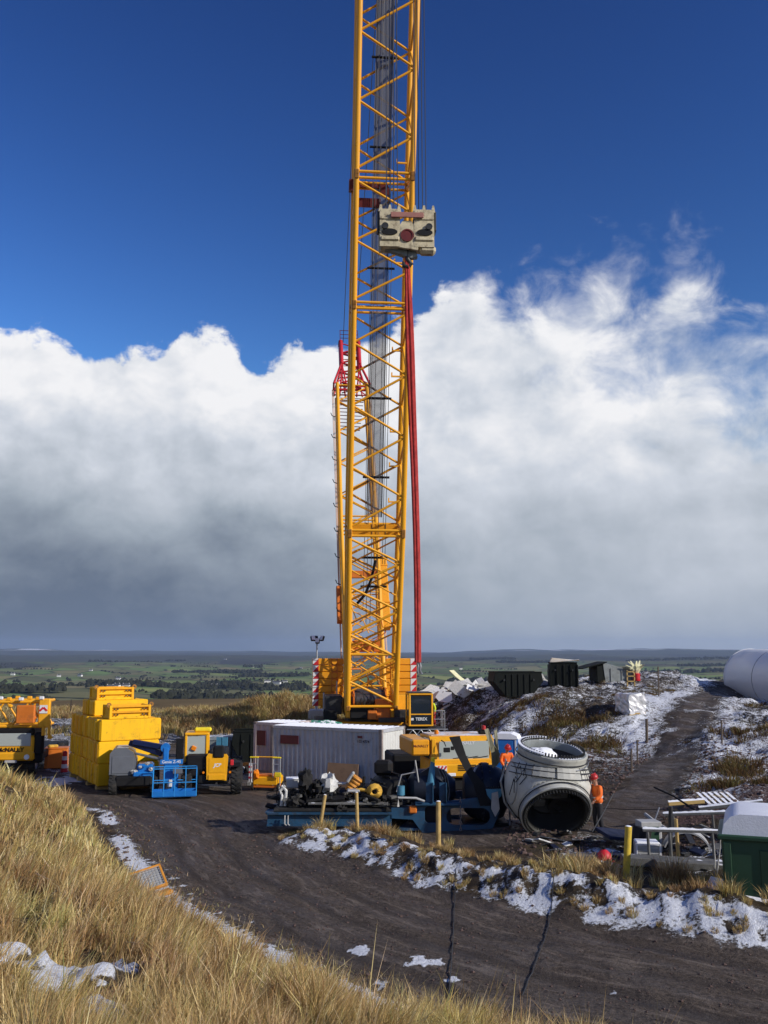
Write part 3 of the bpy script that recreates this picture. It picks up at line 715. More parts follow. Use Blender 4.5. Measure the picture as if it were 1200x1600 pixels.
def lattice(parent, O, A, W, D, l0, l1, w0, d0, w1, d1, panels, mat, rc, rb, flip=0, frames=(True, True)):
    """lattice section along A from O: width W, depth D (unit vectors); chords and braces are rods of their own"""
    def pt(t, sw, sd):
        l = l0 + (l1-l0)*t; w = w0 + (w1-w0)*t; d = d0 + (d1-d0)*t
        return O + A*l + W*(sw*w/2) + D*(sd*d/2)
    for sw in (-1, 1):
        for sd in (-1, 1): rod('chord', mat, pt(0, sw, sd), pt(1, sw, sd), rc, parent, 10)
    faces = [((-1, -1), (1, -1), 0), ((-1, 1), (1, 1), 1), ((-1, -1), (-1, 1), 0), ((1, -1), (1, 1), 1)]
    m0 = .35/(l1-l0); m1 = 1-m0
    for a, b, ph in faces:
        for i in range(panels):
            t0 = m0 + (m1-m0)*i/panels; t1 = m0 + (m1-m0)*(i+1)/panels
            s, e = (a, b) if (i + ph + flip) % 2 == 0 else (b, a)
            rod('brace', mat, pt(t1, *s), pt(t0, *e), rb, parent)
        if frames[0]: rod('cross_tube', mat, pt(m0*.5, *a), pt(m0*.5, *b), rb*1.15, parent)
        if frames[1]: rod('cross_tube', mat, pt(1-m0*.5, *a), pt(1-m0*.5, *b), rb*1.15, parent)
    return pt
crane = thing('crawler_crane', 'huge yellow lattice boom crawler crane rising out of the picture behind the white container', 'crane', (-1.0, 62.5, 0.0), 5)
X_, Z_ = Vector((1, 0, 0)), Vector((0, 0, 1))
def build_crane():
    t = crane
    # --- crawlers and deck
    for sx in (-1, 1):
        b = MB(); prof = []
        for i in range(24):
            a = 2*math.pi*i/24; prof.append((4.0*math.copysign(1, math.cos(a))*1 + .72*math.cos(a) if abs(math.cos(a)) > 1e-6 else 0, .76 + .74*math.sin(a)))
        prof = [(3.9 + .72*math.cos(R(q)), .78 + .72*math.sin(R(q))) for q in range(-90, 91, 20)] + [(-3.9 - .72*math.cos(R(q)), .78 + .72*math.sin(R(q))) for q in range(90, -91, -20)]
        Mx = T(sx*2.9, 0, 0) @ Matrix(((0, 0, 1, 0), (1, 0, 0, 0), (0, 1, 0, 0), (0, 0, 0, 1)))
        b.prism(prof, 1.25, Mx)
        for k in range(26):
            y = -3.9 + 7.8*k/25; b.box((sx*2.9, y, 1.53), (1.34, .24, .07)); b.box((sx*2.9, y, .035), (1.34, .24, .07))
        tr = b.build('crawler_track', 'dark_steel', t)
        for k in range(7): MB().tube((sx*2.9 - .68, -3.6 + 1.2*k, .55), (sx*2.9 + .68, -3.6 + 1.2*k, .55), .38, n=14).build('track_roller', 'black', tr)
    MB().box((0, 0, 1.15), (4.6, 3.4, .8), b=.1).build('carbody', 'crane_yellow', t)
    MB().lathe([(0, 1.5), (1.6, 1.5), (1.6, 1.85), (0, 1.85)], 28).build('slew_ring', 'dark_steel', t)
    MB().box((0, 2.2, 2.1), (3.3, 8.6, .55), b=.06).box((1.55, 1.5, 2.6), (.12, 6, .6)).box((-1.55, 1.5, 2.6), (.12, 6, .6)).build('deck', 'crane_yellow', t)
    for x, y, z, r, w in ((0, -.3, 2.9, .45, 2.0), (0, 1.0, 3.0, .52, 2.2), (0, 2.5, 3.0, .5, 2.2)):
        d = MB().tube((-w/2, y, z), (w/2, y, z), r, n=20).build('winch_drum', 'rope', t, 40)
        for s in (-1, 1): MB().tube((s*w/2, y, z), (s*(w/2+.09), y, z), r+.2, n=20).build('flange', 'orange_paint', d)
    # hydraulic boxes, walkway clutter round the boom foot
    for (x, y, z, a, b_, c, m) in ((.75, -1.9, 2.35, .95, .7, 1.3, 'orange_paint'), (-.6, -2.0, 2.2, 1.5, .6, .8, 'black'), (.05, -2.15, 2.05, .6, .5, .6, 'orange_paint'),
                                   (-2.35, 1.2, 2.55, 1.1, 3.2, 1.2, 'dark_steel'), (2.3, 1.6, 2.6, 1.0, 2.8, 1.1, 'crane_yellow'), (-2.6, -1.2, 2.0, .9, 1.1, .6, 'black'), (1.9, -2.3, 2.0, .9, .9, .7, 'dark_steel')):
        MB().box((x, y, z), (a, b_, c), b=.05).build('machine_box', m, t)
    for k in range(14):
        x = -1.2 + .18*k; rod('hose', 'black', (x, -1.5, 2.3), (x + .2*math.sin(k*2.1), -1.1 + .25*math.cos(k), 3.2 + .25*math.sin(k*1.7)), .025, t, 6)
    rd = random.Random(3)
    for k in range(10): rod('ladder_rung', 'crane_yellow', (1.35, -1.7, 2.5 + .3*k), (1.8, -1.7, 2.5 + .3*k), .022, t, 6)
    for x in (1.35, 1.8): rod('ladder_stile', 'crane_yellow', (x, -1.7, 2.3), (x, -1.7, 5.4), .028, t, 6)
    # --- counterweight slabs
    for s in (-1, 1):
        for k in range(7):
            z0 = 2.25 + .475*k; jx = rd.uniform(-.015, .015)
            sl = MB().box((s*2.6 + jx, 5.3, z0 + .23), (2.2, 2.4, .445), b=.035).build('counterweight_slab', 'ballast_orange', t)
            MB().tube((s*2.15 + jx, 4.12, z0 + .23), (s*2.15 + jx, 3.98, z0 + .23), .19, n=16).build('lifting_boss', 'ballast_orange', sl); MB().box((s*2.15 + jx, 4.095, z0 + .23), (.46, .012, .452)).build('boss_recess_shade', 'orange_paint', sl)  # flat darker plate puts recess shade round each boss into colour
            MB().box((s*1.9 + jx, 4.075, z0 + .23), (.06, .05, .46)).box((s*2.4 + jx, 4.075, z0 + .23), (.06, .05, .46)).build('guide_rib', 'ballast_orange', sl)
            x0, x1 = s*3.26 + jx, s*3.68 + jx; pl = MB().box(((x0+x1)/2, 4.085, z0 + .23), (.42, .02, .45))
            Mf = Matrix(((1, 0, 0, 0), (0, 0, 1, 4.072), (0, 1, 0, 0), (0, 0, 0, 1)))
            pl.prism([(x0, z0 + .005), (x1, z0 + .005), (x0, z0 + .45)] if s < 0 else [(x0, z0+.005), (x1, z0 + .005), (x1, z0 + .45)], .006, Mf, 1)
            pl.build('chevron_plate', ['white_paint', 'sign_red'], sl)
    MB().box((0, 5.2, 2.2), (6.2, 2.0, .24), b=.04).build('counterweight_tray', 'crane_yellow', t)
    # grey pipework and lamp bracket in front of the left weights
    rod('mast_pipe', 'galv', (-2.0, 3.6, 2.2), (-2.0, 3.6, 4.0), .05, t); rod('mast_pipe', 'galv', (-2.9, 3.7, 1.2), (-2.9, 3.7, 3.2), .06, t)
    MB().blob((-1.75, 3.5, 2.6), (.2, .2, .42), 4, jit=.12).build('gas_bottle', 'light_grey', t, 60)
    # --- boom
    BA = R(16); A = Vector((0, -math.sin(BA), math.cos(BA))); D = Vector((0, math.cos(BA), math.sin(BA))); O = Vector((0, -1.5, 2.7))
    secs = [(0, 11.36, 3.05, 2.1, 3.3, 2.9, 7, 0), (11.36, 25.1, 3.3, 2.9, 3.3, 2.9, 7, 1), (25.1, 32.6, 3.3, 2.9, 3.3, 2.9, 4, 1), (32.6, 46.6, 3.3, 2.9, 3.3, 2.9, 7, 1), (46.6, 60.6, 3.3, 2.9, 3.3, 2.9, 7, 0), (60.6, 73, 3.3, 2.9, 2.6, 1.6, 6, 1)]
    for i, (l0, l1, w0, d0, w1, d1, n, fl) in enumerate(secs):
        b = MB()                                           # pin lugs at both ends carry the section
        for l, w, d in ((l0 + .1, w0, d0), (l1 - .1, w1, d1)):
            for sw in (-1, 1):
                for sd in (-1, 1):
                    F = Matrix.Translation(O + A*l + X_*(sw*w/2) + D*(sd*d/2)) @ Matrix.Rotation(BA, 4, 'X'); b.box((0, 0, 0), (.26, .44, .34), F, .04)
        sec = b.build('boom_section', 'crane_dark', t)
        lattice(sec, O, A, X_, D, l0, l1, w0, d0, w1, d1, n, 'crane_yellow', .17, .075, fl)
        if i == 0:                                         # stiffening cross braces and plates of the foot section
            for sw in (-1, 1):
                MB().box((0, 0, 0), (.32, 1.0, 1.3), Matrix.Translation(O + X_*(sw*w0/2) + A*.2) @ Matrix.Rotation(BA, 4, 'X'), .08).build('foot_plate', 'crane_yellow', sec)
            for k in range(5):
                l = 1.0 + 2.0*k; rod('brace', 'crane_yellow', O + A*l + X_*-1.5 + D*.9, O + A*(l+2) + X_*1.5 + D*-.9, .055, sec)
                rod('brace', 'crane_yellow', O + A*l + X_*1.5 + D*.7, O + A*(l+1.6) + X_*-1.4 + D*.9, .05, sec)
            rod('cross_tube', 'crane_yellow', O + A*3.6 + X_*-1.6 + D*-1.15, O + A*3.6 + X_*1.6 + D*-1.15, .09, sec)
    # boom head with sheaves (above the picture)
    hd = O + A*73.6
    MB().box((0, 0, 0), (2.4, 1.5, 2.0), Matrix.Translation(hd) @ Matrix.Rotation(BA, 4, 'X'), .1).build('boom_head', 'crane_yellow', t)
    for k in range(-5, 6):
        if abs(k) < 2: continue
        MB().tube((k*.22 - .05, hd.y - .7, hd.z + .3), (k*.22 + .05, hd.y - .7, hd.z + .3), .45, n=18).build('head_sheave', 'black', t)
    MB().box((0, 0, 0), (3.1, .06, .75), Matrix.Translation(O + A*11.2 + D*.9) @ Matrix.Rotation(BA, 4, 'X'), .02).build('diaphragm_plate', 'ballast_orange', t)
    # --- grated walkway, rope rollers, red rope frame, derrick ropes inside the boom
    for i, (l0, l1) in enumerate(((12.0, 25.0), (25.4, 32.4), (33.0, 46.4), (47, 60), (61, 72))):
        F = Matrix.Translation(O + A*((l0+l1)/2) + D*1.28 + X_*(.05)) @ Matrix.Rotation(BA, 4, 'X')
        w = MB().box((0, 0, 0), (.92, .03, l1-l0), F).build('walkway', 'grating', t)
        for s in (-1, 1): MB().box((s*.48, 0, 0), (.05, .12, l1-l0), F).build('walkway_rail', 'dark_steel', w)
    for l in (7.5, 9.4, 14.6, 19.6, 27.6, 34.8, 40.0, 45.5, 51, 57):
        rod('rope_roller', 'black', O + A*l + D*1.0 + X_*-.75, O + A*l + D*1.0 + X_*.95, .075, t)
    for (x, d, l0, l1) in ((-.55, 1.1, 6, 73), (-.35, .9, 5, 73), (.62, .9, 9, 73), (.78, .85, 9, 73), (.3, .8, 5, 73), (-.1, .85, 5, 73)):
        rod('derrick_rope', 'rope', O + A*l0 + D*d + X_*x, O + A*l1 + D*d + X_*x*.8, .02, t, 5)
    for l in (13.0, 15.3, 17.5, 21.0, 22.6, 28.0, 34.0):
        MB().box((0, 0, 0), (.62, .1, .09), Matrix.Translation(O + A*l + X_*1.25 + D*1.3)).box((-.28, 0, .1), (.08, .08, .3), Matrix.Translation(O + A*l + X_*1.25 + D*1.3)).build('rope_bracket', 'crane_yellow', t)
    F = Matrix.Translation(O + A*32.3 + D*1.2) @ Matrix.Rotation(BA, 4, 'X')
    MB().box((-.7, .1, .25), (2.3, .16, .2), F).box((-1.85, -.2, .15), (.25, .8, .65), F).box((.2, .1, .0), (.6, .2, .5), F).box((-.75, .1, -.75), (1.5, .12, .55), F).build('rope_frame', 'dark_red', t)
    # --- superlift mast
    m0 = Vector((-.1, 1.6, 3.2)); m1 = Vector((-.55, 14.0, 28.0)); MA = (m1-m0).normalized(); MD = X_.cross(MA).normalized(); ml = (m1-m0).length
    mast = MB().box((-1.2, 1.6, 3.0), (.4, .8, 1.0), b=.05).box((1.2, 1.6, 3.0), (.4, .8, 1.0), b=.05).build('superlift_mast', 'crane_yellow', t)
    lattice(mast, m0, MA, X_, MD, 0, ml*.5, 2.45, 1.7, 2.65, 2.0, 8, 'crane_yellow', .15, .055, 0, (True, True))
    lattice(mast, m0, MA, X_, MD, ml*.5, ml, 2.65, 2.0, 2.5, 1.9, 8, 'crane_yellow', .15, .055, 1, (True, True))
    Fm = Matrix.Translation(m0 + MA*8.6 + X_*1.62 - MD*1.2) @ MA.to_track_quat('Z', 'Y').to_matrix().to_4x4()
    gp = MB().box((-.1, 0, 0), (.85, .6, 6.0), Fm, .05)
    for k in range(4): gp.box((-.1, 0, -2.5 + 1.6*k), (.92, .7, .14), Fm)
    gp.build('winch_side_plate', 'ballast_orange', mast)
    Fm = Matrix.Translation(m0 + MA*7.6 + X_*-1.2 - MD*1.2) @ MA.to_track_quat('Z', 'Y').to_matrix().to_4x4()
    MB().box((.1, 0, 0), (.9, .5, 3.0), Fm, .05).build('winch_side_plate', 'orange_paint', mast)
    MB().box((-.1, 5.0, 11.6), (2.2, .3, .55), b=.04).build('winch_beam', 'orange_paint', mast); MB().box((-.1, 3.4, 6.4), (2.4, .35, .8), b=.04).build('winch_beam', 'orange_paint', mast)
    for k in range(9):
        MB().path([m0 + MA*(6+2.3*k) + X_*-1.5 + MD*.5, m0 + MA*(6.1+2.3*k) + X_*-1.75 + MD*.5, m0 + MA*(6.4+2.3*k) + X_*-1.85 + MD*.5], .035, 6).build('pendant_hook', 'black', mast)
    # gantry lattice and ladders seen through the boom foot
    ga = MB().box((-1.0, 3.0, 2.7), (.3, .5, .6), b=.04).box((1.0, 3.0, 2.7), (.3, .5, .6), b=.04).build('gantry', 'crane_yellow', t)
    g0 = Vector((0, 3.0, 2.9)); GA = Vector((0, .12, 1)).normalized(); GD = X_.cross(GA).normalized()
    lattice(ga, g0, GA, X_, GD, 0, 7.5, 2.2, 1.3, 2.0, 1.0, 7, 'crane_yellow', .07, .035, 1, (True, True))
    for k in range(16): rod('rung', 'crane_yellow', (-.9, 2.2, 3.0 + .38*k), (-.45, 2.2, 3.0 + .38*k), .02, ga, 6)
    for k in range(22):
        a_ = Vector((rd.uniform(-1.3, 1.3), rd.uniform(-.6, 2.0), rd.uniform(2.8, 9.0))); rod('stay', 'crane_yellow' if k % 3 else 'orange_paint', a_, a_ + Vector((rd.uniform(-1, 1), rd.uniform(-.3, .3), rd.uniform(-1.2, 1.2))), rd.uniform(.025, .05), ga, 6)
    MB().path([O + A*9.4 + X_*.1, O + A*8.2 + X_*-.1 + D*.2, O + A*7.2 + X_*-.5, O + A*6.6 + X_*-1.0], .09, 8).build('hose_bundle', 'black', t, 60)
    # red mast head
    def hp(l, w, d): return m0 + MA*(ml+l*1.12) + X_*w*1.08 + MD*d
    head = MB().box((0, 0, 0), (2.9, .3, .16), Matrix.Translation(hp(.15, 0, 0)), .03).build('mast_head', 'crane_red', t)
    for s in (-1, 1):
        for d in (-.8, .8):
            rod('strut', 'crane_red', hp(.1, s*1.42, d), hp(2.6, s*.72, d*.5), .1, head); rod('post', 'crane_red', hp(2.5, s*.72, d*.5), hp(5.0, s*.72, d*.5), .18, head); rod('strut', 'crane_red', hp(.1, s*.45, d), hp(2.5, s*.7, d*.5), .07, head); rod('tie', 'crane_red', hp(.1, s*1.42, -.8), hp(.1, s*1.42, .8), .08, head)
            rod('strut', 'crane_red', hp(.1, s*.9, d), hp(2.6, s*.62, d*.5), .06, head); rod('strut', 'crane_red', hp(.1, s*1.4, d), hp(1.4, -s*.2, d*.7), .05, head)
        MB().box((0, 0, 0), (.4, 1.1, .32), Matrix.Translation(hp(5.05, s*.72, 0)), .05).build('sheave_box', 'dark_red', head)
        rod('rail', 'dark_red', hp(5.1, s*.75, 0), hp(6.6, s*.72, 0), .03, head, 6)
    for l in (5.7, 6.1, 6.55): rod('rail', 'dark_red', hp(l, -.75, 0), hp(l, .75, 0), .028, head, 6)
    for l in (3.0, 3.7, 4.4): rod('rung', 'orange_paint', hp(l, -.7, -.4), hp(l, .7, -.4), .04, head, 6); 
    for k in range(9):
        rod('brace', 'crane_red', hp(.1 + .52*k, (-1)**k*.75, .35), hp(.62 + .52*k, -(-1)**k*.72, .35), .055, head, 6); rod('brace', 'dark_red', hp(.1 + .52*k, -(-1)**k*.75, -.35), hp(.62 + .52*k, (-1)**k*.72, -.35), .05, head, 6)
    for l in (.1, 1.0, 1.9, 2.6): rod('tie', 'crane_red', hp(l, -1.4 + l*.26, -.6), hp(l, 1.4 - l*.26, -.6), .06, head)
    for k in range(10): rod('sheave_rod', 'dark_red', hp(-.3 - .35*k, -1.0, -.5), hp(-.35 - .35*k, 1.0 - .05*k, -.5), .035, head, 6)
    # pendants: mast head down to the weights, mast head to boom head
    for s in (-1, 1):
        for dx in (0, .1): rod('pendant_bar', 'pale_strap', hp(.1, s*(1.42 + dx), 0), (s*(1.62 + dx*.5), 4.6, 5.3), .035, t, 6)
        rod('pendant_rope', 'rope', hp(5.2, s*.5, 0), hd + X_*(s*.8) + Vector((0, .6, .5)), .03, t, 5)
    # --- operator's cab with its walkway
    cabx, caby, cabz = 2.75, -4.75, 1.55
    MB().box((1.6, -2.9, 1.75), (2.4, .3, .3), b=.03).box((2.6, -3.9, 1.42), (1.4, 2.2, .16), b=.02).box((3.75, -4.5, 1.38), (1.0, 1.6, .06)).build('cab_arm', 'dark_steel', t)
    cab = MB()
    for x in (-.68, .68):
        for y in (-.85, .85): cab.box((cabx + x, caby + y, cabz + .95), (.12, .12, 1.9), b=.03)
    cab.box((cabx, caby, cabz + 1.9), (1.5, 1.85, .1), b=.03).box((cabx, caby, cabz + .05), (1.5, 1.85, .1), b=.03).box((cabx, caby - .86, cabz + .72), (1.36, .08, .07)).box((cabx, caby + .86, cabz + .9), (1.3, .06, 1.8))
    cabo = cab.build('cab', 'crane_yellow', t)
    MB().box((cabx, caby - .85, cabz + 1.28), (1.24, .03, 1.05)).build('windscreen', 'glass_dark', cabo)
    MB().box((cabx, caby - .85, cabz + .38), (1.24, .03, .58)).build('lower_window', 'glass_dark', cabo)
    for s in (-1, 1): MB().box((cabx + s*.68, caby, cabz + 1.2), (.03, 1.55, 1.25)).build('side_window', 'glass_dark', cabo)
    MB().box((cabx + .1, caby, cabz + .75), (.5, .5, .9), b=.12).build('driver_seat', 'black', cabo)
    MB().box((cabx, caby, cabz + 1.99), (1.4, 1.7, .07), b=.03).build('cab_roof', 'dark_steel', cabo)
    lettering('lettering', 'TEREX', .24, 'white_paint', cabo, T(cabx + .03, caby - .872, cabz + .43) @ RX(90), .006)
    MB().box((cabx - .52, caby - .872, cabz + .43), (.16, .006, .14)).build('emblem', 'white_paint', cabo)
    for y in (-5.3, -4.5, -3.8): rod('handrail', 'galv', (4.25, y, 1.4), (4.25, y, 2.45), .025, t, 6)
    for z in (1.95, 2.45): rod('handrail', 'galv', (4.25, -5.3, z), (4.25, -3.8, z), .025, t, 6); rod('handrail', 'galv', (3.6, -5.3, z), (4.25, -5.3, z), .025, t, 6)
    for k in range(9): rod('truss_bar', 'galv', (2.0 + .25*k, -5.6, 1.05 + .3*(k % 2)), (2.25 + .25*k, -5.6, 1.05 + .3*((k+1) % 2)), .022, t, 6)
    rod('truss_bar', 'galv', (1.9, -5.6, 1.37), (4.4, -5.6, 1.37), .03, t, 6); rod('truss_bar', 'galv', (1.9, -5.6, 1.03), (4.4, -5.6, 1.03), .03, t, 6)
    return hd
pm('ballast_orange', (.80, .33, .010), .5, 0, .08, .8, .03, dirt=.2, dirtcol=(.3, .13, .03), rust=.12)
pm('crane_dark', (.30, .13, .02), .6, 0, .2, 3, .04, rust=.6)
HEAD = build_crane()
HEADW = crane.matrix_basis @ HEAD if False else (Matrix.Translation(crane.location) @ Matrix.Rotation(R(5), 4, 'Z')) @ HEAD

# ------------------------------------------------------------------ hook block hanging from the boom head
HK = at_y(635, 362, 40.0)
hook = thing('hook_block', 'cream twin-sheave hook block hanging in front of the crane boom', 'hook block', (HK.x, HK.y, HK.z - 1.15), 3)
def build_hook():
    t = hook
    for s in (-1, 1):
        h = MB(); pf = [(-.46, .25), (.46, .25), (.46, 1.9), (.30, 2.05), (-.36, 2.05), (-.46, 1.9)]
        Mf = T(s*.78, -.36, 0) @ RX(90)
        h.prism(pf, .07, Mf); h.prism(pf, .07, T(s*.78, .36, 0) @ RX(90))
        h.box((s*.78, -.41, .62), (.86, .12, .22), b=.05).box((s*.78, -.41, 1.58), (.9, .06, .05)).box((s*.78, 0, .3), (.8, .7, .12))
        hs = h.build('sheave_housing', 'hook_cream', t)
        MB().lathe([(0, 0), (.36, 0), (.36, .05), (0, .05)], 20, T(s*.80, -.40, .93) @ Matrix.Diagonal((1, 1, .42, 1)) @ RX(90)).build('oval_port', 'black', hs)
        MB().tube((s*1.0, -.40, 1.2), (s*1.0, -.5, 1.2), .15, n=14).build('sheave_pin', 'stud_steel', hs)
        MB().tube((s*.62, -.40, 1.72), (s*.62, -.52, 1.72), .14, n=14).build('link_pin', 'dark_red', hs)
        for k in range(5):
            x = s*.78 + (k-2)*.2
            MB().tube((x-.035, 0.05, 1.80), (x+.035, 0.05, 1.80), .42, n=22).build('sheave', 'black', hs)
        for k in (-1, 0, 1):
            MB().prism([(-.1, 0), (.1, 0), (.05, .34), (-.03, .34)], .05, T(s*.78 + k*.42, -.30, 1.95) @ RX(90)).build('rope_guard', 'hook_cream', hs)
        MB().box((s*1.3, 0, 1.55), (.1, .6, .95), b=.03).build('side_cheek', 'dark_steel', hs)
    MB().prism([(-.5, .25), (.5, .1), (.55, .9), (.2, 1.5), (-.2, 1.5), (-.55, .9)], .16, T(0, -.3, 0) @ RX(90)).build('centre_plate', 'hook_cream', t)
    MB().lathe([(0, 0), (.30, 0), (.30, .06), (.24, .06), (.24, .03), (0, .03)], 26, T(0, -.39, .78) @ RX(90)).build('centre_pin', 'dark_red', t, 40)
    MB().box((0, -.50, 1.72), (1.5, .07, .26), b=.02).build('link_bar', 'link_rose', t)
    MB().prism([(-1.15, .3), (.2, -.15), (.5, -.1), (.42, .2), (-.3, .5), (-1.15, .6)], .3, T(0, 0.05, 0) @ RX(90)).build('lower_yoke', 'skip_grey', t)
    MB().box((.95, -.1, .2), (.75, .5, .4), b=.12).build('lower_yoke', 'hook_cream', t)
    MB().path([(.05, 0, .3), (.05, 0, -.2), (.2, 0, -.42), (.08, 0, -.6), (-.12, 0, -.5), (-.16, 0, -.3)], [.12, .12, .12, .13, .11, .05], 8).build('hook', 'dark_steel', t, 60)
    # falls of rope up to the boom head
    Mi = (Matrix.Translation(hook.location) @ Matrix.Rotation(R(3), 4, 'Z')).inverted()
    top = Mi @ HEADW
    for s in (-1, 1):
        for k in range(4):
            x = s*.66 + (k-1.5)*.17; rod('hoist_rope', 'rope', (x, -.1 + .12*(k % 2), 1.8), (top.x + x*1.0, top.y - .5 + .12*(k % 2), top.z + .3), .024, t, 5)
build_hook()

# ------------------------------------------------------------------ red round slings, each hanging from the hook
def build_slings():
    names = ['red lifting sling with the loop furthest left under the hook block', 'bright red lifting sling second from left under the hook block', 'dusty red lifting sling third from left under the hook block', 'red lifting sling furthest right below the hook block']
    pxs = [(636, 402), (640, 520), (644, 640), (649, 780), (652, 900), (653, 1035)]
    for i in range(4):
        off = (i-1.5)
        pts = []
        for k, (px, py) in enumerate(pxs):
            p = at_y(px, py, 40.0); sp = (.035, .085, .075, .06, .055, .05)[k]
            pts.append(Vector((p.x + off*sp, 40.0 + .12*((i % 2)*2-1)*min(k, 1), p.z)))
        # smooth the polyline
        q = []
        for a in range(len(pts)-1):
            p0 = pts[max(a-1, 0)]; p1 = pts[a]; p2 = pts[a+1]; p3 = pts[min(a+2, len(pts)-1)]
            for s in range(5):
                u = s/5; q.append(.5*((2*p1) + (p2-p0)*u + (2*p0-5*p1+4*p2-p3)*u*u + (3*p1-p0-3*p2+p3)*u**3))
        q.append(pts[-1])
        o = MB().path(q, [.055 + .02*min(1, j/4) for j in range(len(q))], 8).build('lifting_sling', 'sling_red', None, 60)
        tag(o, names[i], 'sling', 'red slings hanging from the hook')
        if i in (1, 3):
            e = q[-1]; MB().path([e, e + Vector((.05, 0, -.18)), e + Vector((.02, 0, -.34)), e + Vector((.09, 0, -.5))], .05, 6).build('shackle_chain', 'steel', o)
build_slings()

# ------------------------------------------------------------------ floodlight mast standing behind the weights
def build_lights():
    b = at_y(494, 1125, 72.0); z = gz(b.x, 72.0)
    t = thing('lighting_tower', 'slim grey floodlight mast standing beside the crane counterweights', 'lighting tower', (b.x, 72.0, z), 0)
    top = at_y(496, 1000, 72.0).z - z
    MB().box((0, 0, .5), (1.1, 1.4, .8), b=.08).build('generator_box', 'light_grey', t)
    rod('mast', 'galv', (0, 0, .5), (0, 0, top*.62), .11, t); rod('mast', 'galv', (0, 0, top*.6), (0, 0, top), .06, t)
    MB().box((0, 0, top), (.9, .08, .08)).build('crossbar', 'dark_steel', t)
    for i, (x, y, r) in enumerate(((-.32, -.1, 30), (.05, -.12, -10), (.4, -.1, -40), (-.1, .15, 160))):
        h = MB().box((0, 0, 0), (.34, .22, .40), T(x, y, top + .12 - .2*(i == 1)) @ RZ(r) @ RX(-25), .04).build('lamp_head', 'dark_steel', t)
        MB().box((0, -.115, 0), (.29, .02, .34), T(x, y, top + .12 - .2*(i == 1)) @ RZ(r) @ RX(-25)).build('lamp_glass', 'lamp_white', h)
build_lights()
# ================================================================== ballast blocks, machines and stores on the left of the yard
def wheel(parent, c, r, w, axis='X', hub='digger_yellow', lugs=18, name='wheel', rz=0):
    """a wheel: rim disc carrying a treaded tyre"""
    M = T(*c) @ RZ(rz) @ (RY(90) if axis == 'X' else RX(90))
    rim = MB().lathe([(0, -w*.32), (r*.25, -w*.36), (r*.5, -w*.22), (r*.56, -w*.4), (r*.56, w*.4), (r*.5, w*.22), (r*.25, w*.36), (0, w*.32)], 20, M).build(name, hub, parent, 40)
    b = MB().lathe([(r*.55, -w*.42), (r*.8, -w*.5), (r*.93, -w*.46), (r*.97, 0), (r*.93, w*.46), (r*.8, w*.5), (r*.55, w*.42)], 28, M)
    for k in range(lugs):
        for s in (-1, 1):
            b.box((r*.965, 0, s*w*.24), (r*.09, r*.13, w*.46), M @ RZ(360*(k + .5*(s > 0))/lugs) @ RX(s*28))
    b.build('tyre', 'rubber', rim, 35); return rim
def corrugated(L_, H_, name, mat, parent, M, period=.26, depth=.036):
    """trapezoid corrugated sheet in local XZ, thickness towards +Y"""
    n = int(L_/period); p = L_/n; vs = []; fs = []
    for i in range(n):
        for f, d in ((0, 0), (.3, 0), (.5, depth), (.8, depth)): vs.append((i*p + f*p, d))
    vs.append((L_, 0)); V = [(x, d, 0) for x, d in vs] + [(x, d, H_) for x, d in vs] + [(x, .06, 0) for x, d in vs] + [(x, .06, H_) for x, d in vs]; k = len(vs)
    for i in range(k-1): fs += [(i, i+1, k+i+1, k+i), (2*k+i, 3*k+i, 3*k+i+1, 2*k+i+1), (k+i, k+i+1, 3*k+i+1, 3*k+i), (i, 2*k+i, 2*k+i+1, i+1)]
    return MB().add(V, fs, M).build(name, mat, parent)
def container(name, label, loc, rz, L_, W_, H_, mat, roof, group=None):
    """long side along -X from the near right corner, end along +Y"""
    t = thing(name, label, 'container', loc, rz, group)
    corrugated(L_-.3, H_-.34, 'side_wall', mat, t, T(-L_+.15, .03, .18)); corrugated(L_-.3, H_-.34, 'side_wall', mat, t, T(-.15, W_-.03, .18) @ RZ(180))
    corrugated(W_-.3, H_-.34, 'end_wall', 'container_end', t, T(-.03, .15, .18) @ RZ(90)); corrugated(W_-.3, H_-.34, 'end_wall', mat, t, T(-L_+.03, W_-.15, .18) @ RZ(-90))
    corrugated(L_-.1, W_-.1, 'roof', roof, t, T(-L_+.05, .05, H_-.002) @ RX(-90), .30, .05)
    for x in (-.075, -L_+.075):
        for y in (.075, W_-.075):
            p = MB().box((x, y, H_/2), (.15, .15, H_-.24)).build('corner_post', 'rust_rail' if mat == 'container_grey' else mat, t)
            for z in (.06, H_-.06): MB().box((x, y, z), (.17, .17, .12), b=.01).build('corner_casting', 'rust_rail', p)
    for y in (.06, W_-.06):
        MB().box((-L_/2, y, .09), (L_-.3, .12, .16)).build('bottom_rail', 'rust_rail', t); MB().box((-L_/2, y, H_-.08), (L_-.3, .12, .14)).build('top_rail', mat, t)
    for x in (-.06, -L_+.06):
        MB().box((x, W_/2, .09), (.12, W_-.3, .16)).build('bottom_rail', 'rust_rail', t); MB().box((x, W_/2, H_-.08), (.12, W_-.3, .14)).build('top_rail', mat, t)
    MB().box((-L_/2, W_/2, .14), (L_-.2, W_-.2, .06)).build('floor_panel', 'dark_steel', t)
    return t
pm('container_pink', (.52, .44, .43), .6, 0, .1, 1.4, .03, dirt=.3, dirtcol=(.25, .07, .06), rust=.25)
pm('container_end', (.60, .60, .57), .6, 0, .06, 1.4, .03, dirt=.25, dirtcol=(.25, .18, .13), streak=.25, rust=.15)  # paler end colour paints in the sunlight falling on it
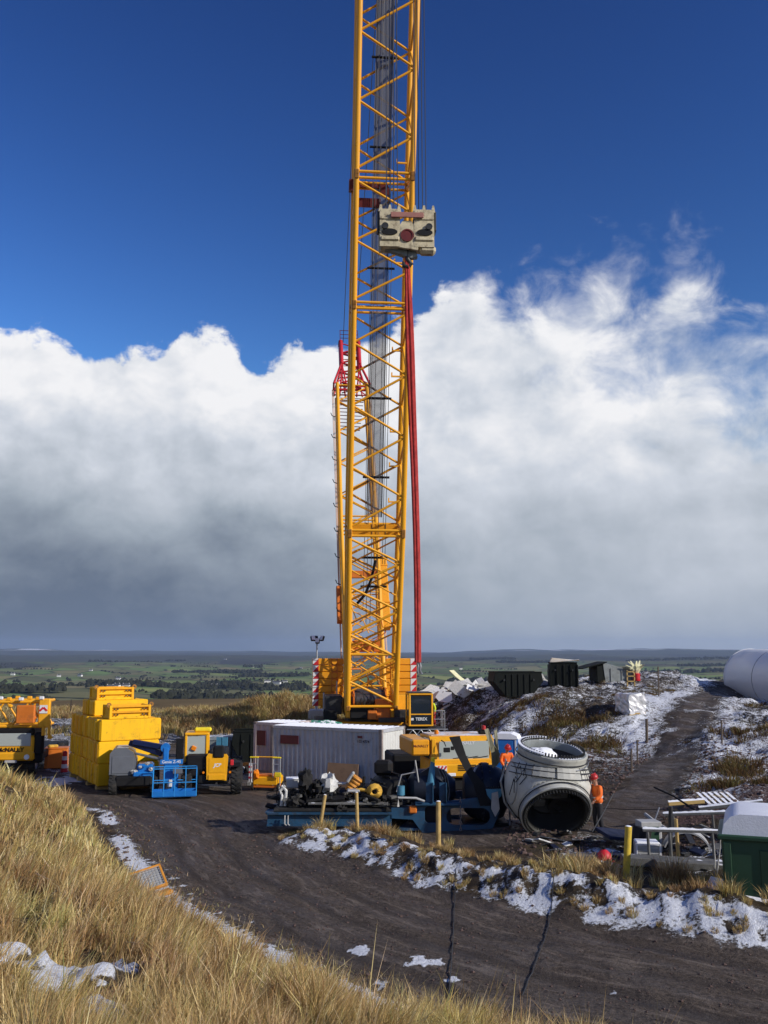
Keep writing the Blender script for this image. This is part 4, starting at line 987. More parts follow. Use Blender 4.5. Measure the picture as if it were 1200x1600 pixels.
C1 = container('shipping_container', 'grey corrugated shipping container with snow on its roof in front of the crane', (-.1, 43.1, gz(-.1, 43.5) - .02), -27, 6.06, 2.44, 2.59, 'container_grey', 'container_roof')
MB().box((-4.95, -.025, 1.95), (1.02, .02, .40)).build('red_panel', 'maroon', C1)
MB().box((-1.12, -.025, 2.22), (.24, .015, .10)).build('data_plate', 'maroon', C1)
lettering('lettering', '102 4774', .17, 'dark_steel', C1, T(-.95, -.03, 2.02) @ RX(90), .003)
C2 = container('storage_container', 'red and white storage container tucked behind the grey container', (-4.95, 48.6, gz(-6, 49) - .02), -27, 2.1, 2.3, 2.6, 'container_pink', 'container_roof')
MB().box((-1.6, -.03, 1.8), (.55, .02, .75)).build('red_panel', 'maroon', C2)
bd = tag(MB().box((0, 0, .52), (1.62, .02, 1.05), RX(-9)).build('plywood_sheet', 'plywood', None), 'brown plywood sheet leaning against the grey container', 'board')
p = at_z(541, 1222, 0); bd.location = (-1.95, 43.6, gz(-1.95, 43.6)); bd.rotation_euler = (0, 0, R(-27))

# ------------------------------------------------------------------ stack of yellow ballast blocks
pm('ballast_core', (.42, .19, .012), .55, 0, .15, 2, .05, dirt=.4, rust=.3)
ST = Vector((-12.6, 42.0, 0)); ST.z = gz(-13.5, 44.5)
SR = Matrix.Translation(ST) @ RZ(31)
ORD = ['first', 'second', 'third', 'fourth', 'fifth', 'sixth', 'seventh', 'eighth', 'ninth', 'tenth', 'eleventh', 'twelfth']
LAY = ['bottom', 'middle', 'top']
def block(M, size, label, jit, recess=True):
    t = thing('ballast_block', label, 'ballast block', group='stacked yellow ballast blocks'); t.matrix_world = M
    x, y, z = size
    b = MB().box((x/2, y/2, z/2), (x, y, z), b=.035); b.build('casting', 'ballast_yellow', t)
    for s in (0, 1):
        MB().box((s*x + (.012 if s else -.012), y/2, z*.5), (.05, y*.70, z*.86), b=.015).build('end_pad', 'ballast_yellow', t)
        MB().path([(x*(.2 + .6*s), y/2 - .07, z - .01), (x*(.2 + .6*s), y/2 - .07, z + .05), (x*(.2 + .6*s), y/2 + .07, z + .05), (x*(.2 + .6*s), y/2 + .07, z - .01)], .018, 6).build('lifting_eye', 'dark_steel', t)
rd = random.Random(11)
WID, HB = 2.72, .945
ds = [.40]*4 + [.50]*8; ys = [.42*i for i in range(4)] + [1.74 + .525*i for i in range(8)]
for k in range(3):
    for j in range(12):
        z = .25 + k*(HB + .012)
        jx = rd.uniform(-.045, .045)
        if j >= 4: jx += .07 + .04*(k == 2)
        lab = '%s-layer yellow ballast block, %s row back from the blue lift' % (LAY[k], ORD[j])
        block(SR @ T(jx, ys[j], z) @ RZ(rd.uniform(-.5, .5)), (WID, ds[j], HB), lab, 0)
for i, yy in enumerate((.3, 2.0, 3.8, 5.3)):
    s = MB().box((1.35, yy, .125), (2.7, .25, .25), b=.02).build('timber_bearer', 'timber', None); s.matrix_world = SR
    tag(s, 'timber bearer under the yellow ballast stack, %s from the blue lift' % ORD[i], 'bearer', 'timber bearers under the ballast')
ztop = .25 + 3*(HB + .012)
block(SR @ T(.35, 2.55, ztop), (2.55, 1.0, .72), 'single yellow ballast block on top of the stack below the higher frame', 0)
block(SR @ T(.30, 3.65, ztop), (2.55, 1.0, .72), 'yellow ballast block hidden behind the single block on top of the stack', 0)
def lift_frame(M, size, label):
    t = thing('lifting_cradle', label, 'frame', group='yellow lifting frames on the ballast'); t.matrix_world = M
    x, y, z = size
    MB().box((x/2, y/2, z/2), (x-.1, y-.1, z-.12)).build('core', 'ballast_yellow', t)
    for zz in (.05, z*.5, z-.05): MB().box((x/2, 0, zz), (x, .1, .1), b=.012).build('rail', 'ballast_yellow', t)
    for zz in (.05, z-.05): MB().box((x/2, y, zz), (x, .1, .1), b=.012).build('rail', 'ballast_yellow', t)
    for xx in (.05, x-.05):
        for yy in (0, y): MB().box((xx, yy, z/2), (.12, .12, z), b=.012).build('post', 'ballast_yellow', t)
        MB().box((xx, y/2, z-.05), (.1, y-.1, .1), b=.012).build('rail', 'ballast_yellow', t); MB().box((xx, y/2, .05), (.1, y-.1, .1), b=.012).build('rail', 'ballast_yellow', t)
    for xx in (.22, .36, x-.36, x-.22):
        for zz in (z*.3, z*.72): MB().tube((xx, .0, zz), (xx, -.06, zz), .035, n=8).build('bolt', 'dark_steel', t)
    for xx in (-.03, x+.03): MB().lathe([(.04, -.03), (.11, -.03), (.11, .03), (.04, .03), (.04, -.03)], 12, T(xx, 0, z+.02) @ RX(90)).build('pin_lug', 'crane_dark', t)
lift_frame(SR @ T(.42, .12, ztop), (1.86, 1.1, .60), 'yellow bolted frame at the front of the ballast stack beside the block')
lift_frame(SR @ T(.52, 2.9, ztop + .725), (1.75, 1.3, .58), 'topmost yellow bolted frame crowning the ballast stack')

# ------------------------------------------------------------------ blue articulated boom lift
def build_lift():
    o = at_z(212, 1238, 0.05); o.z = gz(o.x, o.y)
    t = thing('boom_lift', 'blue boom lift with grey engine cover and empty blue basket beside the yellow ballast', 'boom lift', o, 12)
    MB().box((-.1, 1.0, .62), (1.5, 2.6, .42), b=.06).build('chassis', 'black', t)
    for x, y in ((-.95, .1), (.75, .1), (-.95, 2.0), (.75, 2.0)): wheel(t, (x, y, .45), .45, .34, 'X', 'light_grey', 16)
    cv = MB(); prof = [(-.55, .0), (.5, .0), (.55, .55), (.42, .95), (.15, 1.12), (-.38, 1.12), (-.55, .9)]
    cv.prism(prof, 1.5, T(-.58, .75, .85) @ RX(90)); cv.box((-.58, -.01, 1.28), (.9, .03, .7), b=.01)
    cv.build('engine_cover', 'grey_cover', t)
    MB().box((-.62, .75, 1.985), (.5, 1.1, .03), b=.01).build('cover_top', 'light_grey', t)  # lighter grey plate paints the sunlit top of the engine cover
    MB().box((.35, .5, 1.05), (.7, 1.0, .5), b=.08).build('turntable', 'blue_paint', t)
    MB().box((.28, -.05, .78), (.85, .3, .45), b=.05).build('control_box', 'blue_paint', t)
    for (p, r) in (((-.1, -.1, 1.0), .09), ((.45, -.25, 1.35), .07), ((.6, -.2, 1.1), .08), ((.15, -.2, 1.2), .06)):
        MB().blob(p, (r*1.6, r, r), int(r*1000), 8, 5, .3).build('valve', 'light_grey', t)
    # folded arms
    def arm(a, b, w, h, mat, nm):
        a = Vector(a); b = Vector(b); d = b-a; F = Matrix.Translation((a+b)/2) @ d.to_track_quat('X', 'Z').to_matrix().to_4x4()
        return MB().box((0, 0, 0), (d.length, w, h), F, .03).build(nm, mat, t)
    arm((-.35, .35, 2.18), (1.05, .0, 1.72), .26, .24, 'blue_dark', 'lower_arm'); arm((-.2, .2, 2.22), (1.2, -.1, 1.98), .24, .22, 'blue_dark', 'upper_arm')
    arm((-.1, .1, 1.75), (1.0, -.05, 1.5), .12, .10, 'steel', 'lift_cylinder')
    MB().tube((1.18, -.25, 1.98), (1.18, .1, 1.98), .2, n=18).build('arm_pivot', 'blue_paint', t)
    MB().box((1.2, -.18, 1.65), (.24, .24, .7), b=.04).build('jib_mount', 'blue_paint', t)
    MB().box((1.45, -.35, .85), (.62, .22, 1.25), b=.04).build('riser', 'blue_paint', t)
    MB().tube((1.35, -.5, .45), (1.35, -.3, .45), .16, n=16).build('motor', 'dark_steel', t)
    MB().box((1.45, -.47, 1.42), (.95, .04, .2), b=.01).build('name_panel', 'blue_paint', t)
    lettering('lettering', 'Genie Z-45', .17, 'white_paint', t, T(1.45, -.495, 1.42) @ RX(90), .002)
    # basket
    bx, by, bz, w, d, h = 1.62, -1.0, .12, 1.78, .78, 1.12
    bk = MB().box((bx, by, bz), (w, d, .05), b=.01).box((bx, by - d/2, bz + .11), (w, .03, .2)).box((bx, by + d/2, bz + .11), (w, .03, .2)).box((bx - w/2, by, bz + .11), (.03, d, .2)).box((bx + w/2, by, bz + .11), (.03, d, .2))
    basket = bk.build('basket', 'blue_paint', t)
    for i in range(5):
        for y in (by - d/2, by + d/2): rod('upright', 'basket_blue', (bx - w/2 + w*i/4, y, bz), (bx - w/2 + w*i/4, y, bz + h), .02, basket, 6)
    for z in (.56, 1.12):
        for y in (by - d/2, by + d/2): rod('rail', 'basket_blue', (bx - w/2, y, bz + z), (bx + w/2, y, bz + z), .02, basket, 6)
        for x in (bx - w/2, bx + w/2): rod('rail', 'basket_blue', (x, by - d/2, bz + z), (x, by + d/2, bz + z), .02, basket, 6)
    MB().box((bx + .1, by + .3, bz + .95), (.4, .12, .25), b=.02).build('control_panel', 'grey_cover', basket)
    MB().box((bx - .2, by + .25, bz + .45), (.18, .1, .3), b=.02).build('manual_box', 'white_junk', basket)
pm('basket_blue', (.03, .27, .66), .4, 0, .1, 2, 0)
build_lift()

# ------------------------------------------------------------------ yellow telehandler seen from behind
def build_telehandler():
    o = at_z(330, 1238, 0.02); o.z = gz(o.x, o.y)
    t = thing('telehandler', 'yellow telehandler seen from its rear between blue lift and grey container', 'telehandler', o, 8)
    MB().box((.05, 1.9, .85), (1.35, 4.2, .7), b=.08).build('chassis', 'black', t)
    for x, y in ((-1.05, .35), (1.05, .35), (-1.05, 3.3), (1.05, 3.3)): wheel(t, (x, y, .64), .64, .48, 'X', 'digger_yellow', 18)
    cov = MB().prism([(-.42, .72), (.42, .66), (.47, 1.62), (.40, 1.75), (-.38, 1.78), (-.45, 1.65)], .30, T(.22, -.18, 0) @ RX(90)).build('rear_cover', 'digger_yellow', t)
    MB().box((.23, -.345, .80), (.72, .04, .22), b=.015).build('tow_plate', 'digger_yellow', cov); MB().tube((.22, -.3, .55), (.22, -.55, .55), .05, n=8).build('tow_pin', 'dark_steel', cov)
    MB().box((.22, -.337, 1.30), (.66, .012, .6), b=.005).build('grille_panel', 'digger_yellow', cov)
    lettering('lettering', 'JCB', .20, 'white_paint', cov, T(.24, -.349, 1.30) @ RX(90), .008, .25)
    MB().box((.25, 1.4, 1.55), (.8, 3.2, .5), b=.08).build('engine_bay', 'black', t)
    bm_ = MB().box((.28, 2.3, 1.62), (.40, 4.2, .38), RX(-2), .04).build('telescopic_boom', 'black', t)
    MB().box((.28, -.15, 1.85), (.46, .5, .5), b=.06).build('boom_pivot', 'black', t)
    MB().box((-.62, .25, 1.25), (.95, .9, .9), b=.08).build('fuel_tank', 'black', t)
    for s, x in ((-1, -.98), (1, .95)):
        MB().prism([(-.6, 1.22), (.62, 1.22), (.5, 1.36), (-.4, 1.38)], .5, T(x, .35, 0) @ RZ(90) @ RX(90)).build('mudguard', 'black', t)
    cx, cy, cz, w, d, h = -.72, 1.35, 1.15, 1.0, 1.5, 1.38
    cb = MB()
    for sx in (-1, 1):
        for sy in (-1, 1): cb.box((cx + sx*(w/2-.05), cy + sy*(d/2-.05), cz + h/2), (.11, .11, h), b=.025)
    cb.box((cx, cy, cz + h), (w+.04, d+.06, .12), b=.04).box((cx, cy - d/2 + .05, cz + .12), (w-.1, .06, .25)).box((cx - w/2 + .02, cy, cz + .3), (.05, d-.1, .6))
    cab = cb.build('cab', 'digger_yellow', t)
    MB().box((cx, cy - d/2 + .04, cz + .78), (w-.2, .02, 1.02)).build('rear_window', 'glass_pale', cab)
    for sx in (-1, 1): MB().box((cx + sx*(w/2-.04), cy, cz + .9), (.02, d-.2, .8)).build('side_window', 'glass_dark', cab)
    MB().box((cx, cy - .2, cz + .5), (.5, .4, .9), b=.1).build('driver_seat', 'black', cab)
    MB().box((cx - w/2 - .22, cy - d/2 + .1, cz + .75), (.3, .08, .9), b=.03).build('mirror', 'black', cab)
    MB().box((cx - w/2 - .35, cy - d/2, cz + .25), (.22, .12, .2), RY(25), .03).build('indicator_lamp', 'amber', cab)
    MB().box((cx + .25, cy - .3, cz + h + .16), (.75, .5, .2), b=.07).build('roof_beacon_bar', 'bag_yellow', cab)
    for s in (-1, 1): MB().tube((.22 + s*.56, -.22, 1.0), (.22 + s*.56, -.28, 1.0), .05, n=10).build('tail_lamp', 'amber', t)
    MB().box((.85, -.1, 1.35), (.14, .16, .3), b=.02).build('tail_light', 'sign_red', t)
build_telehandler()

# ------------------------------------------------------------------ yellow trolley with silver hoops, low stores behind
def build_trolley():
    o = at_z(414, 1230, 0.05); o.z = gz(o.x, o.y)
    t = thing('access_trolley', 'low yellow trolley with silver ladder hoops at the left end of grey container', 'trolley', o, -10)
    MB().box((0, .45, .42), (1.15, .95, .38), b=.05).build('body', 'digger_yellow', t); MB().box((0, .45, .18), (1.1, .9, .1), b=.02).build('base_frame', 'orange_paint', t)
    MB().box((0, .3, .66), (.8, .5, .08), b=.02).build('deck_lid', 'orange_paint', t)
    for x in (-.52, .52):
        for dx in (-.16, .16): rod('hoop_post', 'galv', (x + dx, 0, .25), (x + dx, 0, 1.42), .025, t, 6)
        for z in (.85, 1.15): rod('hoop_rung', 'galv', (x - .16, 0, z), (x + .16, 0, z), .02, t, 6)
        MB().box((x, 0, 1.44), (.4, .08, .07), b=.02).build('hoop_cap', 'bag_yellow', t)
        for y in (.1, .8): wheel(t, (x*1.12, y, .17), .17, .1, 'X', 'steel', 8)
    rod('top_bar', 'digger_yellow', (-.5, .02, 1.46), (.5, .02, 1.46), .03, t, 6)
    MB().blob((-.38, -.1, .72), (.13, .13, .2), 6, jit=.3).build('lamp', 'amber', t)
    MB().box((.62, -.12, .72), (.3, .06, .2), b=.02).build('corner_pad', 'bag_yellow', t)
build_trolley()
def marker_plate():
    o = at_z(391, 1222, .05); o.z = gz(o.x, o.y)
    t = thing('marker_board', 'white marker board standing between telehandler wheel and yellow trolley', 'marker board', o, -10)
    MB().box((0, 0, .62), (.16, .04, .85), b=.01).build('panel', 'white_paint', t); MB().box((0, .05, .12), (.3, .3, .2), b=.03).build('foot', 'concrete', t)
    for k in range(3): MB().box((0, -.024, .40 + .24*k), (.15, .006, .09), RY(0)).build('stripe', 'sign_red', t)
marker_plate()
def open_skip(name, label, loc, rz, L_, W_, H_, mat, slope=.7, group=None, taper=True):
    """open topped steel skip with sloping ends, made of wall plates"""
    t = thing(name, label, 'skip', loc, rz, group); s = slope if taper else 0.0
    outline = [(-L_/2 + s, 0), (L_/2 - s, 0), (L_/2, H_*.62), (L_/2 - .1, H_), (-L_/2 + .1, H_), (-L_/2, H_*.62)]
    for y in (-W_/2, W_/2):
        w = MB().prism(outline, .05, T(0, y, 0) @ RX(90)).build('side_plate', mat, t)
        for k in range(5):
            x = -L_/2 + s + (L_-2*s)*k/4; MB().box((x, y + math.copysign(.05, y), H_*.48), (.09, .06, H_*.9), b=.01).build('stiffener', mat, w)
        MB().tube((-L_*.3, y, H_*.7), (-L_*.3, y + math.copysign(.18, y), H_*.7), .06, n=10).build('lifting_lug', 'dark_steel', w); MB().tube((L_*.3, y, H_*.7), (L_*.3, y + math.copysign(.18, y), H_*.7), .06, n=10).build('lifting_lug', 'dark_steel', w)
    for sx in (-1, 1):
        a = Vector((sx*(L_/2-s), 0, 0)); b = Vector((sx*L_/2, 0, H_*.62)); c = Vector((sx*(L_/2-.1), 0, H_))
        for p, q in ((a, b), (b, c)):
            d = q-p; F = Matrix.Translation((p+q)/2) @ Matrix.Rotation(math.atan2(d.x, d.z), 4, 'Y'); MB().box((0, 0, 0), (.05, W_-.06, d.length), F).build('end_plate', mat, t)
    MB().box((0, 0, .04), (L_-2*s, W_-.06, .05)).build('floor_plate', mat, t)
    for y in (-W_/2, W_/2): MB().box((0, y, H_+.03), (L_-.1, .12, .07), b=.015).build('rim', mat, t)
    return t
q = at_y(407, 1156, 56); open_skip('open_skip', 'black open skip behind the telehandler and grey container', (q.x, 56, gz(q.x, 56)), 8, 3.3, 1.8, 1.75, 'skip_green', .55)
def slate_box():
    q = at_y(342, 1158, 57); t = thing('site_box', 'long slate-grey tool chest behind the yellow telehandler', 'tool chest', (q.x, 57, gz(q.x, 57)), 4)
    MB().box((0, 0, .55), (2.3, 1.3, 1.1), b=.04).build('body', 'slate', t); MB().prism([(-.7, 1.1), (.7, 1.1), (.6, 1.3), (-.6, 1.3)], 2.36, RZ(90) @ RX(90)).build('lid', 'slate', t)
    for x in (-.8, .8): MB().box((x, -.68, .6), (.1, .06, 1.0), b=.01).build('strap', 'dark_steel', t)
slate_box()
def blue_posts():
    for i, (px, lab) in enumerate(((342, 'narrow pale blue steel column behind the telehandler, nearer the slate chest middle'), (351, 'pale blue steel column behind the telehandler, beside the black skip'))):
        q = at_y(px, 1160, 54); t = thing('steel_column', lab, 'column', (q.x, 54, gz(q.x, 54)), 0, 'blue steel columns behind the telehandler')
        MB().box((0, 0, .75), (.28, .06, 1.5)).box((-.13, .1, .75), (.03, .2, 1.5)).box((.13, .1, .75), (.03, .2, 1.5)).build('web', 'tower_blue', t); MB().box((0, .1, .03), (.45, .4, .06), b=.01).build('base_plate', 'tower_blue', t)
pm('tower_blue', (.06, .22, .34), .5, 0, .15, 2, .03, dirt=.2)
blue_posts()
def pipe_stack():
    q = at_y(385, 1168, 50)
    o = MB().tube((-.9, 0, .32), (2.0, .6, .36), .16, n=14).build('orange_pipe', 'ribbed_orange', None, 50); o.location = (q.x - .6, 50, gz(q.x, 50)); tag(o, 'orange pipe lying behind the telehandler', 'pipe')
    for k in range(6): MB().blob((-1.1 + .35*k, -.35 + .1*(k % 2), .18), (.28, .2, .2), k, 8, 6, .35).build('scrap_lump', 'scorched' if k % 2 else 'white_junk', o)
pipe_stack()

# ------------------------------------------------------------------ truck carrying crane parts at the left edge
def build_truck():
    o = at_y(12, 1186, 47.0); o.z = gz(o.x, 47.0)
    t = thing('crane_truck', 'yellow truck at the left edge carrying lattice crane parts above its windscreen', 'truck', o, 6)
    MB().box((0, 4.0, .75), (2.3, 8.0, .4), b=.06).build('chassis', 'black', t)
    for x in (-1.05, 1.05):
        for y in (.75, 5.0, 6.3): wheel(t, (x, y, .5), .5, .36, 'X', 'steel', 18)
    MB().box((0, .95, 1.45), (2.5, 1.9, .9), b=.12).build('cab_body', 'truck_yellow', t)
    MB().box((0, 0, .92), (2.55, .35, .42), b=.08).build('bumper', 'truck_yellow', t)
    MB().box((0, -.01, 1.72), (2.1, .05, .62), b=.02).build('windscreen', 'glass_pale', t); MB().box((0, .9, 2.1), (2.4, 1.7, .35), b=.1).build('cab_roof', 'black', t)
    lettering('lettering', 'McNALLY', .30, 'black', t, T(.12, -.03, 1.23) @ RX(90), .006)
    for x in (-.95, .95): MB().tube((x, -.17, .9), (x, -.22, .9), .13, n=14).build('headlamp', 'lamp_white', t)
    MB().box((.2, -.2, .68), (.6, .1, .14), b=.03).build('step_plate', 'light_grey', t)
    MB().box((1.42, .15, 1.5), (.5, .3, 1.15), b=.12).build('mirror_guard', 'black', t); MB().box((1.4, .3, .85), (.45, .5, .55), b=.1).build('mudguard', 'black', t)
    # lattice crane parts carried over the cab
    for i in range(2):
        y = .3 + 1.6*i
        for z in (2.35, 3.55):
            rod('carried_chord', 'crane_yellow', (-1.6, y, z), (1.55, y, z), .09, t)
        for k in range(4): rod('carried_brace', 'crane_yellow', (-1.6 + .8*k, y, 2.35 + 1.2*(k % 2)), (-.8 + .8*k, y, 3.55 - 1.2*(k % 2)), .05, t)
    for x in (-1.5, 0, 1.5):
        for z in (2.35, 3.55): rod('carried_chord', 'crane_yellow', (x, .2, z), (x, 2.4, z), .08, t)
    MB().box((1.62, .1, 3.0), (.55, .3, 1.4), b=.05).build('carried_foot', 'crane_yellow', t); MB().box((1.62, .05, 2.2), (.14, .2, .6), b=.03).box((1.9, .05, 2.2), (.1, .2, .9), b=.02).build('carried_fork', 'crane_yellow', t)
    MB().box((1.6, -.07, 3.2), (.38, .02, .40)).build('chevron_board', 'white_paint', t)
    for s in (-1, 1): MB().box((0, 0, 0), (.24, .012, .1), T(1.6 + s*.09, -.085, 3.2) @ RY(s*45)).build('chevron_stripe', 'sign_red', t)
    MB().box((.75, .0, 2.95), (.9, .3, .9), b=.05).build('carried_box', 'orange_paint', t)
    for k in range(10): MB().box((-1.5 + .33*k, .0 + .3*(k % 3), 3.7 + .05*(k % 2)), (.22, .2, .16), b=.03).build('carried_pin', 'crane_yellow' if k % 3 else 'white_paint', t)
    for k in range(9): MB().box((-1.5 + .3*k, .1, 2.5 + .13*((k*5) % 7)), (.2, .22, .14), RY(20*k), .03).build('carried_bracket', 'crane_yellow' if k % 2 else 'orange_paint', t)
build_truck()
def build_orange_box():
    o = at_y(87, 1187, 50.5); o.z = gz(o.x, 50.5)
    t = thing('steel_chest', 'rusty orange steel chest standing left of the yellow ballast stack', 'chest', o, 14)
    MB().box((0, .5, .52), (1.15, 1.0, 1.0), b=.03).build('body', 'orange_paint', t); MB().box((0, .5, 1.05), (1.2, 1.05, .06), b=.015).build('lid', 'orange_paint', t)
    for x in (-.4, .4): MB().box((x, -.02, .5), (.06, .04, .95)).build('rib', 'orange_paint', t)
    MB().box((-.1, .3, 1.16), (.5, .3, .15), RZ(20), .04).build('strap_bundle', 'fabric_yellow', t)
    o = at_y(101, 1188, 49.2); o.z = gz(o.x, 49.2)
    t = thing('traffic_barrel', 'red and white striped barrel between orange chest and ballast stack', 'barrel', o, 0)
    for k in range(5): MB().lathe([(.17 - .012*k, .2*k), (.17 - .012*k - .008, .2*k + .2)] if k else [(0, 0), (.19, 0), (.17, .2)], 18).build('band', 'white_paint' if k % 2 else 'sign_red', t, 40)
    MB().lathe([(.115, 1.0), (.06, 1.06), (0, 1.06)], 18).build('cap', 'sign_red', t, 40)
build_orange_box()
# ================================================================== people
def skinned(name, joints, edges, radii, mat, parent, sub=2, root=0):
    me = bpy.data.meshes.new(name); me.from_pydata([tuple(j) for j in joints], edges, [])
    o = bpy.data.objects.new(name, me); COL.objects.link(o)
    sk = o.modifiers.new('skin', 'SKIN'); sk.use_smooth_shade = True; sk.branch_smoothing = .6
    me.skin_vertices.new() if not me.skin_vertices else None
    for i, r in enumerate(radii):
        v = me.skin_vertices[0].data[i]; v.radius = (r, r) if not isinstance(r, tuple) else r; v.use_root = (i == root)
    ss = o.modifiers.new('sub', 'SUBSURF'); ss.levels = sub; ss.render_levels = sub
    dg = bpy.context.evaluated_depsgraph_get(); m2 = bpy.data.meshes.new_from_object(o.evaluated_get(dg)); m2.name = name
    bpy.data.objects.remove(o); m2.materials.clear(); m2.materials.append(MAT[mat])
    m2.polygons.foreach_set('use_smooth', [True]*len(m2.polygons)); return link(name, m2, parent)
def person(label, loc, rz, top, legs, helmet, lean=0.0, armL=None, armR=None, headturn=0, headdown=0, vest=True, group=None):
    """a standing figure facing local -Y; lean tips the trunk forward (degrees); arms: (elbow, hand) offsets"""
    t = thing('person', label, 'person', loc, rz, group)
    L = R(lean); tr = lambda p: Vector((p[0], p[1]*math.cos(L) - (p[2]-.95)*math.sin(L), .95 + p[1]*math.sin(L) + (p[2]-.95)*math.cos(L)))
    pel = Vector((0, 0, .95)); chest = tr((0, 0, 1.25)); neck = tr((0, .0, 1.48)); hd0 = tr((0, -.02, 1.58)); hd1 = tr((0, -.03, 1.70))
    sh = [tr((s*.19, 0, 1.42)) for s in (-1, 1)]
    armL = armL or ((-.27, .02, 1.14), (-.26, -.10, .90)); armR = armR or ((.27, .02, 1.14), (.26, -.10, .90))
    el = [tr(armL[0]), tr(armR[0])]; ha = [tr(armL[1]), tr(armR[1])]
    hip = [Vector((s*.10, 0, .90)) for s in (-1, 1)]; kn = [Vector((s*.12, -.05, .50)) for s in (-1, 1)]; an = [Vector((s*.13, .02, .09)) for s in (-1, 1)]
    J = [pel, chest, neck, hd0, hd1, sh[0], el[0], ha[0], sh[1], el[1], ha[1], hip[0], kn[0], an[0], hip[1], kn[1], an[1]]
    E = [(0, 1), (1, 2), (2, 3), (3, 4), (1, 5), (5, 6), (6, 7), (1, 8), (8, 9), (9, 10), (0, 11), (11, 12), (12, 13), (0, 14), (14, 15), (15, 16)]
    Rr = [.13, .14, .055, .085, .095, .07, .045, .03, .07, .045, .03, .085, .06, .04, .085, .06, .04]
    body = skinned('body', J, E, Rr, 'skin', t)
    jk = skinned('jacket', [pel + Vector((0, 0, -.08)), pel + Vector((0, 0, .05)), chest, tr((0, 0, 1.40)), sh[0], el[0], ha[0]*.85 + el[0]*.15, sh[1], el[1], ha[1]*.85 + el[1]*.15],
                 [(0, 1), (1, 2), (2, 3), (3, 4), (4, 5), (5, 6), (3, 7), (7, 8), (8, 9)], [(.19, .15), (.18, .15), (.20, .15), (.17, .13), .10, .075, .06, .10, .075, .06], top, t)
    skinned('trousers', [pel + Vector((0, 0, .04)), pel + Vector((0, 0, -.06)), hip[0] + Vector((0, 0, -.08)), kn[0], an[0] + Vector((0, 0, .04)), hip[1] + Vector((0, 0, -.08)), kn[1], an[1] + Vector((0, 0, .04))],
            [(0, 1), (1, 2), (2, 3), (3, 4), (1, 5), (5, 6), (6, 7)], [.16, .16, .105, .085, .075, .105, .085, .075], legs, t)
    for s in (0, 1):
        MB().blob((an[s].x, an[s].y - .06, .055), (.055, .14, .06), s, 10, 6, .05).build('boot', 'boot', t, 60)
        d = (ha[s] - el[s]).normalized(); F = frame_z(ha[s], d); hb = MB().blob((0, 0, .05), (.042, .022, .055), s, 8, 6, .05, F)
        for k in range(4): hb.path([F @ Vector((-.03 + .02*k, 0, .08)), F @ Vector((-.03 + .02*k, -.01, .12 + .008*(k in (1, 2)))), F @ Vector((-.028 + .02*k, -.035, .14 + .008*(k in (1, 2))))], .0095, 6)
        hb.path([F @ Vector((.035, 0, .03)), F @ Vector((.058, -.012, .06)), F @ Vector((.056, -.03, .085))], .0105, 6)
        hb.build('hand', 'skin', body, 60)
    H = Matrix.Translation(tr((0, -.03, 1.64))) @ Matrix.Rotation(L, 4, 'X') @ RZ(headturn) @ RX(headdown)
    hm = MB().blob((0, 0, 0), (.085, .105, .125), 2, 14, 10, .0, H); hm.prism([(-.016, -.1), (.016, -.1), (0, -.135)], .05, H @ T(0, 0, -.015))
    for s in (-1, 1): hm.blob((s*.088, .01, -.01), (.015, .025, .035), 1, 8, 5, 0, H)
    hm.build('head', 'skin', body, 60)
    for s in (-1, 1): MB().blob((s*.034, -.094, .012), (.014, .01, .009), 1, 8, 5, 0, H).build('eye', 'hair', body)
    MB().box((0, -.098, -.055), (.045, .012, .01), H).build('mouth', 'dark_red', body)
    MB().blob((0, .03, .01), (.09, .09, .115), 5, 12, 8, .02, H).build('hair', 'hair', body, 60)
    hl = MB().lathe([(.125, .045), (.128, .07), (.118, .12), (.085, .165), (.04, .185), (0, .19)], 20, H @ T(0, .01, 0)); hl.lathe([(.10, .04), (.15, .04), (.15, .055), (.12, .06)], 20, H @ T(0, -.02, 0)); hl.box((0, .01, .18), (.03, .18, .02), H)
    hl.build('helmet', helmet, t, 50)
    if vest:
        bt = MB().lathe([(.198, -.025), (.202, -.025), (.202, .025), (.198, .025)], 22, Matrix.Translation(tr((0, 0, 1.10))) @ Matrix.Rotation(L, 4, 'X') @ Matrix.Diagonal((1, .82, 1, 1))); bt.build('reflective_band', 'reflective', jk)
    return t
q = at_z(936, 1297, .38); person('worker in orange hi-vis jacket and black trousers standing right of the white hub', (q.x, q.y, gz(q.x, q.y) - .01), -62, 'hivis_orange', 'trouser_black', 'helmet_red', 8,
    ((-.24, -.12, 1.18), (-.16, -.36, 1.10)), ((.25, -.08, 1.16), (.20, -.32, 1.05)), 0, 8)
q = at_y(790, 1165, 39.6); person('worker in red helmet and orange jacket bent over the blue wreck left of hub', (q.x, q.y, max(gz(q.x, q.y), q.z - 1.82)), 15, 'hivis_orange', 'trouser_black', 'helmet_red', 14,
    ((-.27, -.05, 1.15), (-.2, -.3, 1.0)), ((.27, -.05, 1.15), (.2, -.3, 1.0)), 0, 15)
_m = Matrix.Translation(crane.location) @ RZ(5) @ Vector((3.72, -4.35, 1.42)); person('worker in yellow hi-vis jacket and red trousers on the crane cab walkway', _m, -70, 'hivis_yellow', 'trouser_red', 'helmet_red', 12,
    ((-.26, -.08, 1.16), (-.24, -.30, 1.05)), None, 20, 25)
